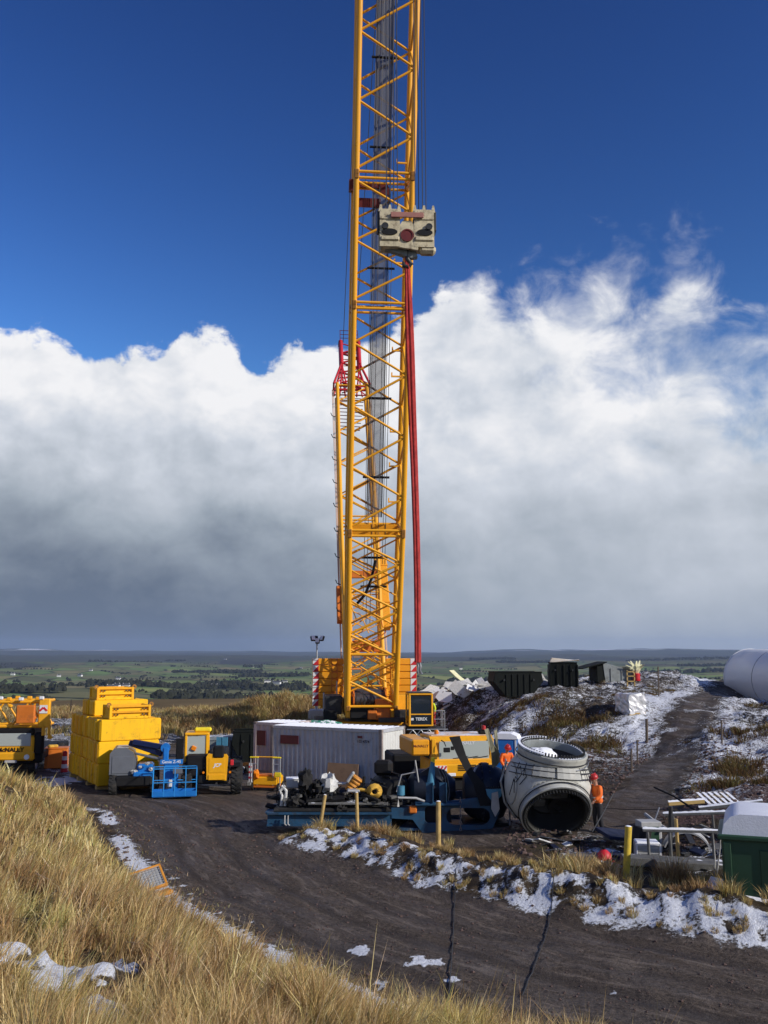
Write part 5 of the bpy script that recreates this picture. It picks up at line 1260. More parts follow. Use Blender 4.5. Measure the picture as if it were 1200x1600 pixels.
# ================================================================== rotor hub
def build_hub():
    c = at_y(856, 1227, 31.0); g = gz(c.x, 31.0); Rs = 1.40
    t = thing('rotor_hub', 'big dirty white wind turbine rotor hub with studded round openings', 'rotor hub', (c.x, 31.0, g), 0)
    cz = c.z - g; C = Vector((0, 0, cz))
    # three blade flanges 120 degrees apart round a nearly level axis
    tilt = RZ(9) @ RY(5)
    dirs = [tilt @ Vector((0, -math.cos(R(e)), math.sin(R(e)))) for e in (78, -38, 198)]
    ang = R(52); n, m = 120, 90; b = MB(); vs = []; keep = {}
    for i in range(m+1):
        ph = math.pi*i/m
        for j in range(n):
            th = 2*math.pi*j/n; d = Vector((math.cos(ph), math.sin(ph)*math.cos(th), math.sin(ph)*math.sin(th)))
            d = (tilt @ d)
            # stretch along the axis a little and flatten towards the flanges
            vs.append(C + d*Rs)
    fs = []
    for i in range(m):
        for j in range(n):
            f = (i*n+j, (i+1)*n+j, (i+1)*n+(j+1) % n, i*n+(j+1) % n); cen = sum((vs[k] for k in f), Vector())/4 - C
            if all(cen.normalized().angle(d) > ang for d in dirs): fs.append(f)
    b.add(vs, fs)
    shell = b.build('shell', ['hub_white'], t, 60)
    bm = bmesh.new(); bm.from_mesh(shell.data); bmesh.ops.delete(bm, geom=[v for v in bm.verts if not v.link_faces], context='VERTS'); bm.to_mesh(shell.data); bm.free()
    so = shell.modifiers.new('solid', 'SOLIDIFY'); so.thickness = .07; so.offset = -1; shell.data.materials.append(MAT['hub_inside']); so.material_offset = 1; so.material_offset_rim = 0
    rin = Rs*math.sin(ang); base = Rs*math.cos(ang)
    for k, d in enumerate(dirs):
        F = frame_z(C, d)
        fl = MB().lathe([(rin-.02, base-.06), (rin+.01, base+.05), (rin+.0, base+.22), (rin+.03, base+.26), (rin+.03, base+.33), (rin-.02, base+.33), (rin-.06, base+.2), (rin-.06, base-.06)], 64, F).build('blade_flange', 'hub_white', t, 45)
        MB().lathe([(rin-.022, base+.32), (rin-.022, base+.345), (rin-.16, base+.345), (rin-.18, base+.32), (rin-.18, base+.1), (rin-.03, base+.1)], 64, F).build('bearing_ring', 'stud_steel' if k else 'skip_grey', fl, 45)  # downward-facing rings take a darker colour in place of shade
        MB().lathe([(rin-.17, base+.2), (rin-.17, base-.1), (rin-.3, base-.55), (.0, base-.7)] if k else [(rin-.17, base+.2), (rin-.17, base-.1), (rin-.3, base-.25), (.0, base-.3)], 48, F).build('flange_bore', 'hub_inside', fl, 60)
        st = MB()
        for i in range(64):
            a = 2*math.pi*(i+.5)/64; x, y = (rin-.09)*math.cos(a), (rin-.09)*math.sin(a); st.tube(F @ Vector((x, y, base+.34)), F @ Vector((x, y, base+.45)), .026, n=6)
        tag(st.build('stud_ring', 'stud_steel', fl), kind='stuff')
        MB().lathe([(rin+.045, base+.12), (rin+.075, base+.14), (rin+.045, base+.16)], 64, F).build('seal_ring', 'hub_inside', fl)
    F1 = frame_z(C, dirs[1]); 
    for (x, y, w, h) in ((-.3, .28, .7, .22), (-.1, -.02, .95, .18), (-.35, -.3, .4, .3), (.4, .05, .3, .3)):
        MB().box((x, y, base-.45), (w, h, .2), F1, .05).build('pitch_gear', 'grey_scrap', t)
    MB().lathe([(.25, 0), (.42, 0), (.42, .1), (.25, .1), (.25, 0)], 24, F1 @ T(.4, -.45, base-.5)).build('pitch_bearing', 'dark_steel', t, 40)
    F0 = frame_z(C, dirs[0])
    MB().blob((.0, 0, 0), (.55, .5, .20), 8, 22, 8, .18, Matrix.Translation(C + dirs[0]*(base+.18) + Vector((-.42, -.1, 0)))).build('snow_heap', 'snow', t, 80)
    MB().lathe([(rin-.12, base+.402), (rin+.03, base+.402), (rin+.02, base+.43), (rin-.1, base+.43)], 40, F0, 0, 60, 215).build('snow_rim', 'snow', t)
    # service rails and the grey cover plate wrapped round the middle
    e1 = tilt @ Vector((0, -math.cos(R(20)), math.sin(R(20))))
    def sph(a, e, r): return C + (tilt @ Vector((math.sin(R(a))*math.cos(R(e)), -math.cos(R(a))*math.cos(R(e)), math.sin(R(e)))))*r
    for e in (15, 22, 27): MB().path([sph(a, e, Rs+.07) for a in range(-80, 96, 8)], .016, 6).build('service_rail', 'stud_steel', t)
    for a in (-65, -52, -40, 28, 40, 52, 64, 76, 88): MB().path([sph(a, e, Rs+.07) for e in (13, 20, 29)], .014, 6).build('rail_post', 'stud_steel', t)
    MB().path([sph(a, 25 + .2*(a-20), Rs+.1) for a in range(20, 100, 8)] + [sph(104, 20, Rs+.25)], .018, 6).build('service_rail', 'steel', t)
    pv = [sph(a, e, Rs+.05) for e in (14.5, 28) for a in (-8, 0, 9, 18, 26)]
    pf = [(i, i+1, 6+i, 5+i) for i in range(4)]
    pl = MB().add(pv, pf).build('cover_plate', 'hub_plate', t); sm = pl.modifiers.new('s', 'SOLIDIFY'); sm.thickness = .04; sm.offset = 1
    pv = [sph(a, e, Rs+.05) for e in (15, 27) for a in (-40, -30, -20, -11)]
    pl = MB().add(pv, [(i, i+1, 5+i, 4+i) for i in range(3)]).build('cover_plate', 'hub_plate', t); sm = pl.modifiers.new('s', 'SOLIDIFY'); sm.thickness = .03; sm.offset = 1
    # axle flange facing the wreck, torn cables
    ax = tilt @ Vector((-1, 0, 0)); F = frame_z(C, ax); MB().lathe([(.68, Rs*.7), (.68, Rs*.895), (.5, Rs*.895), (.48, Rs*.6)], 40, F).build('axle_flange', 'hub_plate', t, 45)
    rd = random.Random(4)
    for k in range(4):
        p = sph(-62 + rd.uniform(-8, 8), 8 + rd.uniform(-6, 14), Rs+.04); MB().path([p, p + Vector((rd.uniform(-.1, .1), -.06, .1)), p + Vector((rd.uniform(-.15, .15), -.12, -.15)), p + Vector((rd.uniform(-.2, .2), -.06, -.4))], .014, 5).build('torn_cable', 'black', t)
    MB().path([sph(-100, 25, Rs+.12), sph(-98, 0, Rs+.14), sph(-96, -25, Rs+.12), sph(-94, -48, Rs+.08)], .035, 8).build('hose', 'steel', t)
    return c, g, dirs
HUB = build_hub()

# ================================================================== wrecked blue nacelle frame and its machinery
NY = 31.6
nac0 = at_y(600, 1300, NY); NG = gz(nac0.x, NY)
nac = thing('nacelle_frame', 'long blue steel nacelle frame with big cut-outs lying beside the rotor hub', 'nacelle frame', (0, NY, NG), 0)
def nx(px): return at_y(px, 1280, NY).x
def nzp(py): return at_y(690, py, NY).z - NG
def build_nacelle():
    t = nac
    x0, x1 = nx(612), nx(778); zt = nzp(1246); zb = max(.02, nzp(1306)); zm = nzp(1262)
    out = [(x0, zm), (nx(648), zm), (nx(655), nzp(1252)), (nx(700), nzp(1252)), (nx(752), zt), (nx(775), zt), (nx(780), nzp(1270)), (nx(765), zb), (nx(660), zb), (nx(645), nzp(1280)), (x0, nzp(1278))]
    holes = [round_rect(nx(663), nzp(1286), nx(691), nzp(1259), .14), round_rect(nx(697), nzp(1289), nx(766), nzp(1262), .28)]
    curve_plate('side_plate', out, holes, .09, 'nacelle_blue', t, RX(90), .012)
    curve_plate('side_plate', out, holes, .09, 'nacelle_blue', t, T(0, 1.9, 0) @ RX(90), .012)
    MB().box(((x0+x1)/2, .95, zb + .1), (x1-x0-.5, 1.85, .08)).build('bottom_plate', 'nacelle_blue', t)
    for px in (655, 694, 772): MB().box((nx(px), .95, (zm+zb)/2), (.07, 1.8, zm-zb-.1)).build('bulkhead', 'navy', t)
    lo = nx(418)
    zb2 = nzp(1288); zt2 = nzp(1270)
    b = MB().box(((lo+x0)/2, .02, (zb2+zt2)/2), (x0-lo, .10, zt2-zb2)).box(((lo+x0)/2, -.05, zt2), (x0-lo, .26, .06)).box(((lo+x0)/2, -.05, zb2), (x0-lo, .26, .06)); b.build('long_beam', 'nacelle_blue', t)
    b = MB().box(((lo+x0)/2, 1.7, (zb2+zt2)/2), (x0-lo, .10, zt2-zb2)).box(((lo+x0)/2, 1.65, zt2), (x0-lo, .26, .06)); b.build('long_beam', 'nacelle_blue', t)
    for k in range(5): MB().box((lo + (x0-lo)*(k+.5)/5, .86, (zb2+zt2)/2), (.12, 1.6, (zt2-zb2)*.8)).build('cross_beam', 'nacelle_blue', t)
    MB().prism([(lo-.1, zt2), (lo + .5, zt2 + .02), (lo+.55, zb2), (lo + .25, zb2 + .02)], 1.6, T(0, .85, 0) @ RX(90)).build('bow_plate', 'nacelle_blue', t)
    for px in (446, 451): MB().path([(nx(px), -.2, zt2 - .05), (nx(px), -.22, zb2 + .05), (nx(px)+.06, -.22, zb2)], .022, 6).build('lifting_lug', 'light_grey', t)
    # upright channels by the stake and a bolted pad
    for px in (671, 692):
        MB().box((nx(px), -.15, nzp(1237)), (.24, .06, .62), b=.01).box((nx(px) + .11, -.22, nzp(1237)), (.03, .16, .62)).build('channel', 'nacelle_blue', t)
        for k in range(3): MB().box((nx(px) - .08 + .08*k, -.15, nzp(1225)), (.03, .05, .07)).build('bolt', 'stud_steel', t)
    MB().box((nx(684), -.1, nzp(1255)), (1.5, .3, .1), b=.02).build('ledge', 'nacelle_blue', t)
    MB().box((nx(645), -.12, nzp(1264)), (.26, .1, .25), b=.04).build('bracket', 'orange_paint', t)
    MB().prism([(0, 0), (.55, 0), (.5, -.22), (.25, -.45), (.05, -.2)], .12, T(nx(759), -.1, nzp(1232)) @ RX(90)).build('torn_lug', 'tower_blue', t)
    for k in range(6): MB().tube((nx(761 + 3.6*k), -.1, nzp(1232)), (nx(761 + 3.6*k), -.1, nzp(1228)), .02, n=6).build('bolt', 'stud_steel', t)
    MB().prism([(0, 0), (.2, .05), (.25, -.5), (.1, -.75), (-.02, -.5)], .1, T(nx(768), -.16, nzp(1238)) @ RX(90)).build('broken_casting', 'light_grey', t)
    # chain hanging in the big cut-out
    for k in range(10):
        z = nzp(1248) - k*.105; MB().path([(nx(719) + .028*math.cos(R(a))*(1 if k % 2 else .3), -.14 + .028*math.cos(R(a))*(.3 if k % 2 else 1), z + .062*math.sin(R(a))) for a in range(0, 360, 45)], .014, 5, closed=True).build('chain_link', 'rust_rail', t)
build_nacelle()
def tube_thing(name, label, cat, pts, r, mat, group=None, n=8, loc=None):
    o = MB().path(pts, r, n).build(name, mat, None, 60); return tag(o, label, cat, group)
def build_machinery():
    # gearbox: big navy casting behind the frame
    t = thing('gearbox', 'large navy gearbox casting lying between the truck cab and the rotor hub', 'gearbox', (nx(762), NY + .9, NG), 0)
    MB().lathe([(0, -.7), (.6, -.7), (.78, -.5), (.92, -.2), (.92, .3), (.78, .6), (.5, .75), (0, .75)], 40, T(0, 0, 1.16) @ RY(90) @ RZ(10)).build('casing', 'navy', t, 40)
    MB().lathe([(.88, -.1), (1.0, -.1), (1.0, .1), (.88, .1)], 40, T(0, 0, 1.16) @ RY(90)).build('flange', 'navy', t, 40)
    for k in range(20):
        a = 2*math.pi*k/20; MB().tube((-.16, .95*math.cos(a), 1.16 + .95*math.sin(a)), (.16, .95*math.cos(a), 1.16 + .95*math.sin(a)), .035, n=6).build('bolt', 'dark_steel', t)
    MB().box((0, 0, .15), (1.5, 1.6, .3), b=.05).build('foot', 'black', t)
    # main shaft / bearing housing behind the channels
    t = thing('shaft_bearing', 'dark blue main shaft bearing housing behind the twin blue channels', 'bearing', (nx(672), NY + .95, NG), 0)
    MB().lathe([(.28, -.7), (.3, -.7), (.62, -.5), (.66, 0), (.62, .5), (.3, .9), (.28, .9)], 32, T(0, 0, 1.30) @ RY(90)).build('housing', 'navy', t, 40)
    MB().prism([(-.7, .25), (.75, .25), (.6, 1.9), (.1, 2.1), (-.45, 1.75)], .2, T(0, -.35, 0) @ RX(90)).build('web_plate', 'navy', t)
    MB().tube((.05, -.55, 1.5), (.12, -.6, 2.25), .14, .07, n=14).build('oil_pot', 'tower_blue', t, 40); MB().tube((.12, -.6, 2.2), (.13, -.6, 2.38), .07, n=10).build('filler_cap', 'bag_yellow', t, 40)
    MB().tube((-.95, -.5, 1.15), (-.95, -.5, 1.45), .13, n=14).build('filter_can', 'tower_blue', t, 40)
    for k in range(5): MB().path([(.3 + .05*k, -.62, 2.0), (.42 + .05*k, -.75, 1.7 + .08*math.sin(k)), (.5 + .04*k, -.7, 1.3), (.42 + .05*k, -.72, .95)], .022, 6).build('hose', 'black' if k % 2 else 'grey_scrap', t)
    # generator: black machine by the container end
    t = thing('generator', 'black burnt generator between grey container end and the blue frame', 'generator', (nx(612), NY + 1.3, NG), -12)
    MB().lathe([(0, -.75), (.5, -.75), (.62, -.6), (.62, .6), (.5, .75), (0, .75)], 26, T(0, 0, 1.1) @ RZ(35) @ RX(90)).build('casing', 'black', t, 40)
    for k in range(14): MB().box((0, 0, 0), (.05, 1.2, .1), T(0, 0, 1.1) @ RZ(35) @ RY(360*k/14) @ T(0, 0, .64)).build('fin', 'black', t)
    MB().box((0, 0, .3), (1.0, 1.2, .6), b=.06).build('bed', 'scorched', t); MB().box((-.25, -.1, 1.95), (.6, .5, .5), b=.1).build('terminal_box', 'black', t); MB().blob((-.15, -.7, 1.2), (.1, .06, .17), 3, jit=.15).build('cap', 'olive_fibre', t)
    # silver guard rails over the machinery
    tube_thing('guard_rail', 'bent silver guard rail over the machinery left of blue channels', 'rail', [(nx(622), NY-.3, NG + nzp(1258)), (nx(622), NY-.3, NG + nzp(1244)), (nx(650), NY-.3, NG + nzp(1245)), (nx(663), NY-.3, NG + nzp(1250))], .04, 'light_grey')
    tube_thing('guard_rail', 'thin upright silver rail behind the machinery below the truck door', 'rail', [(nx(620), NY+.4, NG + nzp(1240)), (nx(628), NY+.4, NG + nzp(1213)), (nx(649), NY+.4, NG + nzp(1209)), (nx(650), NY+.4, NG + nzp(1190)), (nx(655), NY+.4, NG + nzp(1225))], .025, 'light_grey')
    # black bent strip standing up in front of the truck windscreen
    P = [(nx(757), NG + nzp(1258)), (nx(748), NG + nzp(1225)), (nx(735), NG + nzp(1206)), (nx(722), NG + nzp(1180)), (nx(711), NG + nzp(1151))]
    V = []; F = []
    for i, (x, z) in enumerate(P):
        w = .15 + .03*math.sin(i*2); V += [(x-w, NY-.2, z), (x+w, NY-.2 + .06, z + .03), (x+w, NY-.16 + .06, z + .03), (x-w, NY-.16, z)]
    for i in range(len(P)-1):
        for j in range(4): F.append((i*4+j, i*4+(j+1) % 4, i*4+4+(j+1) % 4, i*4+4+j))
    F += [(0, 1, 2, 3), tuple(range(len(V)-4, len(V)))]
    tag(MB().add(V, F).build('bent_strip', 'black', None), 'bent black metal strip standing up before the yellow truck windscreen', 'strip')
    # torn fibreglass shells
    for i, (pts, lab) in enumerate((([(757, 1140), (762, 1138), (772, 1165), (781, 1178), (777, 1196), (769, 1200), (767, 1175)], 'torn olive fibreglass sheet standing beside the truck windscreen'),
                                    ([(772, 1142), (776, 1140), (778, 1168), (781, 1190), (776, 1196)], 'narrow torn fibreglass splinter beside the blue toilet'),
                                    ([(742, 1199), (746, 1198), (739, 1211), (735, 1212)], 'small pale torn fibreglass flake below the truck windscreen'))):
        V = [at_y(a, b, NY + .4 + .12*math.sin(k*1.9)) for k, (a, b) in enumerate(pts)]; n = len(V); W = [v + Vector((.02, .05, 0)) for v in V]
        tag(MB().add(V + W, [tuple(range(n)), tuple(range(n, 2*n))[::-1]] + [(k, (k+1) % n, n+(k+1) % n, n+k) for k in range(n)]).build('fibreglass_sheet', 'olive_fibre' if i < 2 else 'white_junk', None), lab, 'sheet', 'torn fibreglass on the wreck')
    # lance the bent worker holds
    a = at_y(790, 1186, 33.0); b = at_y(797, 1290, NY-.2); tube_thing('cutting_lance', 'long steel lance leaning on the wreck beside the hub', 'lance', [a, (a+b)/2 + Vector((.04, 0, 0)), b], .028, 'steel')
    # burnt scrap lying along the low beam of the frame
    rd = random.Random(21); labs = []
    t = thing('burnt_wreckage', 'heap of burnt black wreckage lying along the low end of blue frame', 'wreckage', (0, NY + .85, NG), 0)
    for k in range(190):
        px = rd.uniform(428, 632); x = nx(px); z = nzp(rd.uniform(1246, 1272)); y = rd.uniform(-.8, 1.1)
        if rd.random() < .5: MB().box((0, 0, 0), (rd.uniform(.3, 1.1), rd.uniform(.05, .3), rd.uniform(.03, .1)), T(x, y, z) @ RZ(rd.uniform(-50, 50)) @ RY(rd.uniform(-15, 15)) @ RX(rd.uniform(-20, 20)), .01).build('bent_plate', rd.choice(['scorched', 'scorched', 'grey_scrap', 'black']), t)
        else: MB().blob((x, y, z), (rd.uniform(.06, .22), rd.uniform(.06, .2), rd.uniform(.05, .15)), k, 8, 6, .5).build('slag_lump', rd.choice(['scorched', 'scorched', 'black', 'grey_scrap']), t)
    MB().box((nx(520), -.1, nzp(1266)), (3.9, 1.6, .1), b=.02).build('bed_plate', 'scorched', t); MB().box((nx(540), -.75, nzp(1256)), (2.5, .25, .08), b=.02).build('bent_plate', 'grey_scrap', t)
    for k in range(34):
        px = 428 + 6*k + rd.uniform(-4, 4); x = nx(px); z = nzp(1258); MB().path([(x, -.3, z), (x + rd.uniform(-.2, .2), -.35, z + rd.uniform(.2, .5)), (x + rd.uniform(-.4, .4), -.4, z + rd.uniform(.1, .7))], .02, 5).build('torn_cable', 'black', t)
    for x, s in ((nx(437), 1), (nx(443), -1)): MB().path([(x, -.5, nzp(1262)), (x + .03, -.5, nzp(1246)), (x - .04*s, -.5, nzp(1238)), (x + .12*s, -.5, nzp(1230))], .05, 6).build('splayed_tube', 'white_junk', t)
    # loose items on the wreck, each its own thing
    def blobthing(name, label, cat, px, py, r, mat, jit=.3, seed=1, y=None):
        y = NY + .6 if y is None else y; c = at_y(px, py, y); o = MB().blob((0, 0, 0), r, seed, 14, 9, jit).build(name, mat, None, 50); o.location = c; return tag(o, label, cat)
    blobthing('crumpled_sheet', 'crumpled white insulation sheet on the burnt wreckage below plywood', 'insulation', 513, 1225, (.25, .22, .30), 'white_junk', .55, 3)
    c = at_y(552, 1226, NY + .6); t = thing('ribbed_duct', 'short ribbed orange duct end on the burnt wreckage below plywood edge', 'duct', c, 0)
    for k in range(5): MB().lathe([(0, -.05), (.2 - .012*abs(k-2)*k*.3, -.05), (.23 - .02*k, 0), (.2 - .02*k, .05), (0, .05)], 18, RZ(0) @ RY(35) @ T(0, 0, .24 - .11*k)).build('rib', 'ribbed_orange', t, 40)
    MB().box((-.22, 0, .15), (.1, .3, .4), RY(35), .03).build('end_plate', 'light_grey', t)
    c = at_y(585, 1236, NY + .3); t = thing('strap_coil', 'coiled yellow lifting strap on the wreck beside the black generator', 'strap', c, 0)
    for k in range(4): MB().path([(.22*math.cos(R(a))*(1 - .12*k), -.05*k + .05*math.sin(R(a*2)), .2*math.sin(R(a))*(1 - .12*k)) for a in range(0, 360, 30)], .055, 6, closed=True).build('coil', 'fabric_yellow', t, 60)
    MB().path([(-.2, 0, 0), (-.45, 0, .05), (-.6, 0, .02)], .06, 6).build('tail', 'fabric_yellow', t, 60)
    def boxthing(name, label, cat, px, py, d, mat, rz=0, y=None, cap=None):
        y = NY + .6 if y is None else y; c = at_y(px, py, y); o = MB().box((0, 0, 0), d, b=.03).build(name, mat, None); o.location = c; o.rotation_euler = (0, 0, R(rz)); tag(o, label, cat)
        if cap: MB().box((0, 0, d[2]/2 + .03), (d[0]*1.1, d[1]*1.1, .06), b=.02).build('snow_cap', cap, o)
        return o
    boxthing('control_cabinet', 'small pale cabinet with snow cap against the grey container', 'cabinet', 457, 1224, (.42, .4, .28), 'light_grey', 8, NY + 1.2, 'snow')
    boxthing('metal_tray', 'flat grey metal tray beside the ribbed orange duct', 'tray', 552, 1235, (.42, .4, .08), 'light_grey', 5, NY + .3)
    boxthing('metal_tray', 'flat pale tray right of the crumpled white sheet', 'tray', 533, 1224, (.4, .3, .06), 'light_grey', -5, NY + .7)
    tube_thing('black_post', 'short black post sticking up beside the coiled yellow strap', 'post', [at_y(565, 1238, NY + .5), at_y(568, 1222, NY + .5), at_y(569, 1213, NY + .5)], .05, 'black')
    for i, (px, py, lab) in enumerate(((477, 1222, 'dark burnt motor lump left of the crumpled white sheet'), (497, 1230, 'small burnt lump just left of the crumpled white sheet'))):
        blobthing('burnt_motor', lab, 'motor', px, py, (.24 - .08*i, .24, .34 - .12*i), 'scorched', .5, 30 + i)
build_machinery()

# ================================================================== yellow crane truck behind the wreck
def build_carrier():
    o = at_y(722, 1215, 36.5); o.z = gz(o.x, 36.5)
    o.x += .05
    t = thing('mobile_crane', 'yellow mobile crane with wide windscreen parked behind the blue wreck', 'mobile crane', o, 10)
    dz = at_y(722, 1150, 36.5).z - o.z           # roof height
    w = 2.5
    MB().box((-.2, 3.8, .8), (2.3, 7.5, .5), b=.06).build('chassis', 'black', t)
    for x in (-1.1, 1.1):
        for y in (1.6, 4.0, 5.6): wheel(t, (x, y, .55), .55, .38, 'X', 'steel', 18)
    zl = dz - 1.55
    cb = MB().prism([(0, zl), (2.0, zl), (2.0, dz - .05), (.35, dz), (.12, dz - .18), (.02, dz - .85), (0, dz - .9)], w, RZ(90) @ RX(90) @ Matrix.Diagonal((1, 1, 1, 1))).build('cab', 'truck_yellow', t)
    MB().box((0, 1.1, dz - .01), (w-.1, 1.6, .05), b=.02).build('cab_roof', 'snow_thin', t)
    ang = math.degrees(math.atan2(.10, .67))
    MB().box((.05, .035, dz - .53), (w-.52, .03, .66), T(0, 0, 0), .01).build('windscreen', 'glass_pale', t)
    for x in (-w/2 + .1, w/2 - .1): MB().box((x, .06, dz - .5), (.16, .1, .8), b=.02).build('pillar', 'truck_yellow', t)
    MB().box((-w/2 - .005, .75, dz - .5), (.04, .95, .75), b=.02).build('side_window', 'glass_dark', t); MB().box((-w/2 - .008, .75, dz - 1.15), (.03, 1.0, .5), b=.02).build('door', 'truck_yellow', t)
    bp = MB().box((0, -.08, zl + .28), (w, .22, .5), b=.06).build('bumper', 'truck_yellow', t)
    for s in (-1, 1):
        pl = MB().box((s*.92, -.2, zl + .36), (.46, .02, .24)).build('chevron_plate', 'white_paint', bp)
        for k in range(3): MB().box((0, 0, 0), (.06, .01, .25), T(s*.92 - .14 + .14*k, -.215, zl + .36) @ RY(35)).build('stripe', 'sign_red', pl)
        MB().box((s*.5, -.2, zl + .14), (.3, .03, .12), b=.02).build('headlamp', 'lamp_white', bp)
    for k in range(4): MB().box((.1, -.2, zl + .3 + .06*k), (.7, .03, .03)).build('grille_bar', 'black', bp)
    MB().path([(-.85, .0, dz - .15), (-.8, -.25, dz - .2), (-.75, -.3, dz - .35)], .02, 6).build('mirror_arm', 'black', t); MB().box((-.72, -.32, dz - .48), (.26, .06, .18), b=.02).box((-.5, -.32, dz - .42), (.14, .05, .14), b=.02).build('mirror', 'black', t)
    lettering('lettering', 'McNALLY', .16, 'white_paint', t, T(.12, .012, dz - .27) @ RX(90), .004)
    MB().lathe([(0, 0), (.09, 0), (.08, .14), (0, .17)], 14, T(-.95, .4, dz + .05)).build('beacon', 'amber', t, 40); MB().box((1.0, .5, dz + .12), (.5, .3, .18), b=.05).build('lamp_bar', 'black', t); MB().lathe([(0, 0), (.09, 0), (.08, .14), (0, .17)], 14, T(.95, .4, dz + .2)).build('beacon', 'helmet_red', t, 40)
    for k in range(3): MB().path([(-.4 + .4*k, .02, dz - .84), (-.1 + .4*k, -.01, dz - .8), (.2 + .4*k, -.01, dz - .76)], .012, 5).build('wiper', 'black', t)
    # superstructure and stowed boom passing over the cab's left side
    bx = MB().box((-1.64, 1.35, dz - .42), (.70, 2.6, .60), b=.06).build('stowed_boom', 'truck_yellow_shade', t)
    lettering('boom_lettering', 'McNALLY', .14, 'dark_red', t, T(-1.64, .045, dz - .36) @ RX(90), .002)
    MB().box((-1.4, 4.5, 1.1), (1.4, 2.0, 1.0), b=.08).build('counterweight', 'black', t)
    return o
pm('snow_thin', (.66, .46, .30), .6, 0, .1, 3, .05, snow=.28)
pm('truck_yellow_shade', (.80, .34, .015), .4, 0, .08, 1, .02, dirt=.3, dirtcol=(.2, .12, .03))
build_carrier()
def build_toilet():
    o = at_y(789, 1200, 42.0); o.z = gz(o.x, 42.0); h = at_y(789, 1146, 42.0).z - o.z
    t = thing('portable_toilet', 'bright blue portable toilet with white roof behind the bent worker', 'toilet', o, -15)
    MB().box((0, .5, h*.45), (1.1, 1.1, h*.9 - .05), b=.04).build('cabin', 'blue_paint', t)
    MB().prism([(-.62, h*.88), (.62, h*.88), (.55, h*.95), (.3, h), (-.3, h), (-.55, h*.95)], 1.2, T(0, .5, 0) @ RX(90)).build('roof', 'snow', t)
    d = MB().box((0, -.07, h*.44), (.75, .03, h*.8), b=.01).build('door', 'blue_paint', t); MB().box((.28, -.1, h*.45), (.05, .04, .12)).build('handle', 'light_grey', d)
    for x in (-.5, .5): MB().box((x, -.06, h*.44), (.07, .05, h*.86)).build('corner_trim', 'white_paint', t)
build_toilet()
# ================================================================== things on the snowy mound
def on(px, py, y):
    q = at_y(px, py, y); return Vector((q.x, y, gz(q.x, y)))
open_skip('waste_skip', 'black waste skip with pointed end on the snowy mound right of crane cab', on(805, 1080, 60) - Vector((0, 0, .08)), 6, 3.15, 1.8, 1.5, 'skip_green', .8, 'skips on the mound')
_s = on(880, 1078, 62.0); open_skip('waste_skip', 'tall square black skip in the middle of the row on the mound', _s - Vector((0, 0, .08)), -6, 1.85, 1.8, 1.5, 'skip_green', .05, 'skips on the mound')
def skip_lids():
    q = on(880, 1078, 62.0)
    for i in range(6):
        o = MB().box((0, 0, 0), (1.9, .22, .05), RZ(-6 + 3*i) @ RY(2*i-5), .01).build('plank', 'timber_pale', None); o.location = (q.x + .06*i, 61.3 + .28*i, q.z + 1.55 + .02*i)
        tag(o, 'loose plank lying across the tall square black skip, %s from the front' % ORD[i], 'plank', 'planks on the square skip')
skip_lids()
def grey_skip():
    q = on(952, 1064, 67)
    t = thing('lidded_skip', 'grey sloping skip with raised black lid at the end of the skip row', 'skip', q - Vector((0, 0, .05)), 8)
    MB().prism([(-.6, 0), (1.9, 0), (1.9, .75), (-.75, 1.4)], 1.7, RX(90)).build('body', 'skip_grey', t)
    for x in (-.2, .6, 1.4): MB().box((x, -.88, .5), (.08, .06, .95 - .2*x), b=.01).build('stiffener', 'skip_grey', t)
    MB().box((-1.1, -.1, 1.52), (1.9, 1.9, .08), RY(-14), .02).build('lid', 'skip_green', t); MB().box((-.9, 0, .65), (.6, 1.6, 1.3), b=.03).build('end_box', 'skip_green', t)
grey_skip()
def plume():
    q = on(995, 1064, 66); t = thing('plastic_bundle', 'pale yellow plastic sheeting flaring out of a red drum on the mound', 'drum', q, 0)
    MB().lathe([(0, 0), (.28, 0), (.3, .05), (.28, .3), (.3, .6), (.26, .65), (0, .65)], 16).build('drum', 'sign_red', t, 40)
    rd = random.Random(5)
    for k in range(14):
        a = rd.uniform(-1.2, 1.0); h = rd.uniform(.7, 1.4); p1 = Vector((a*.35, rd.uniform(-.2, .2), .6 + h*.5)); p2 = Vector((a*.75, rd.uniform(-.3, .3), .55 + h*(1-.25*abs(a))))
        w = .08; b = MB(); V = []
        for p, ww in ((Vector((a*.1, 0, .55)), .06), (p1, .13), (p2, .04)): V += [p + Vector((-ww, 0, 0)), p + Vector((ww, .02, 0)), p + Vector((ww, .05, 0)), p + Vector((-ww, .03, 0))]
        b.add(V, [(i*4+j, i*4+(j+1) % 4, i*4+4+(j+1) % 4, i*4+4+j) for i in range(2) for j in range(4)] + [(0, 1, 2, 3), (8, 9, 10, 11)]).build('sheet_strip', 'plume_plastic', t)
    MB().path([(-.3, 0, .9), (-.8, .1, 1.15), (-1.25, .1, 1.2)], [.14, .08, .02], 6).build('sheet_strip', 'olive_fibre', t); t.scale = (.85, .85, .8)
    q = on(986, 1066, 65); t = thing('wooden_stand', 'small wooden frame standing beside the pale yellow plastic bundle', 'frame', q, 0)
    for x in (-.25, .25): MB().box((x, 0, .55), (.07, .07, 1.1)).build('post', 'timber', t)
    for z in (.35, .7, 1.0): MB().box((0, -.01, z), (.57, .05, .07)).build('rail', 'timber', t)
plume()
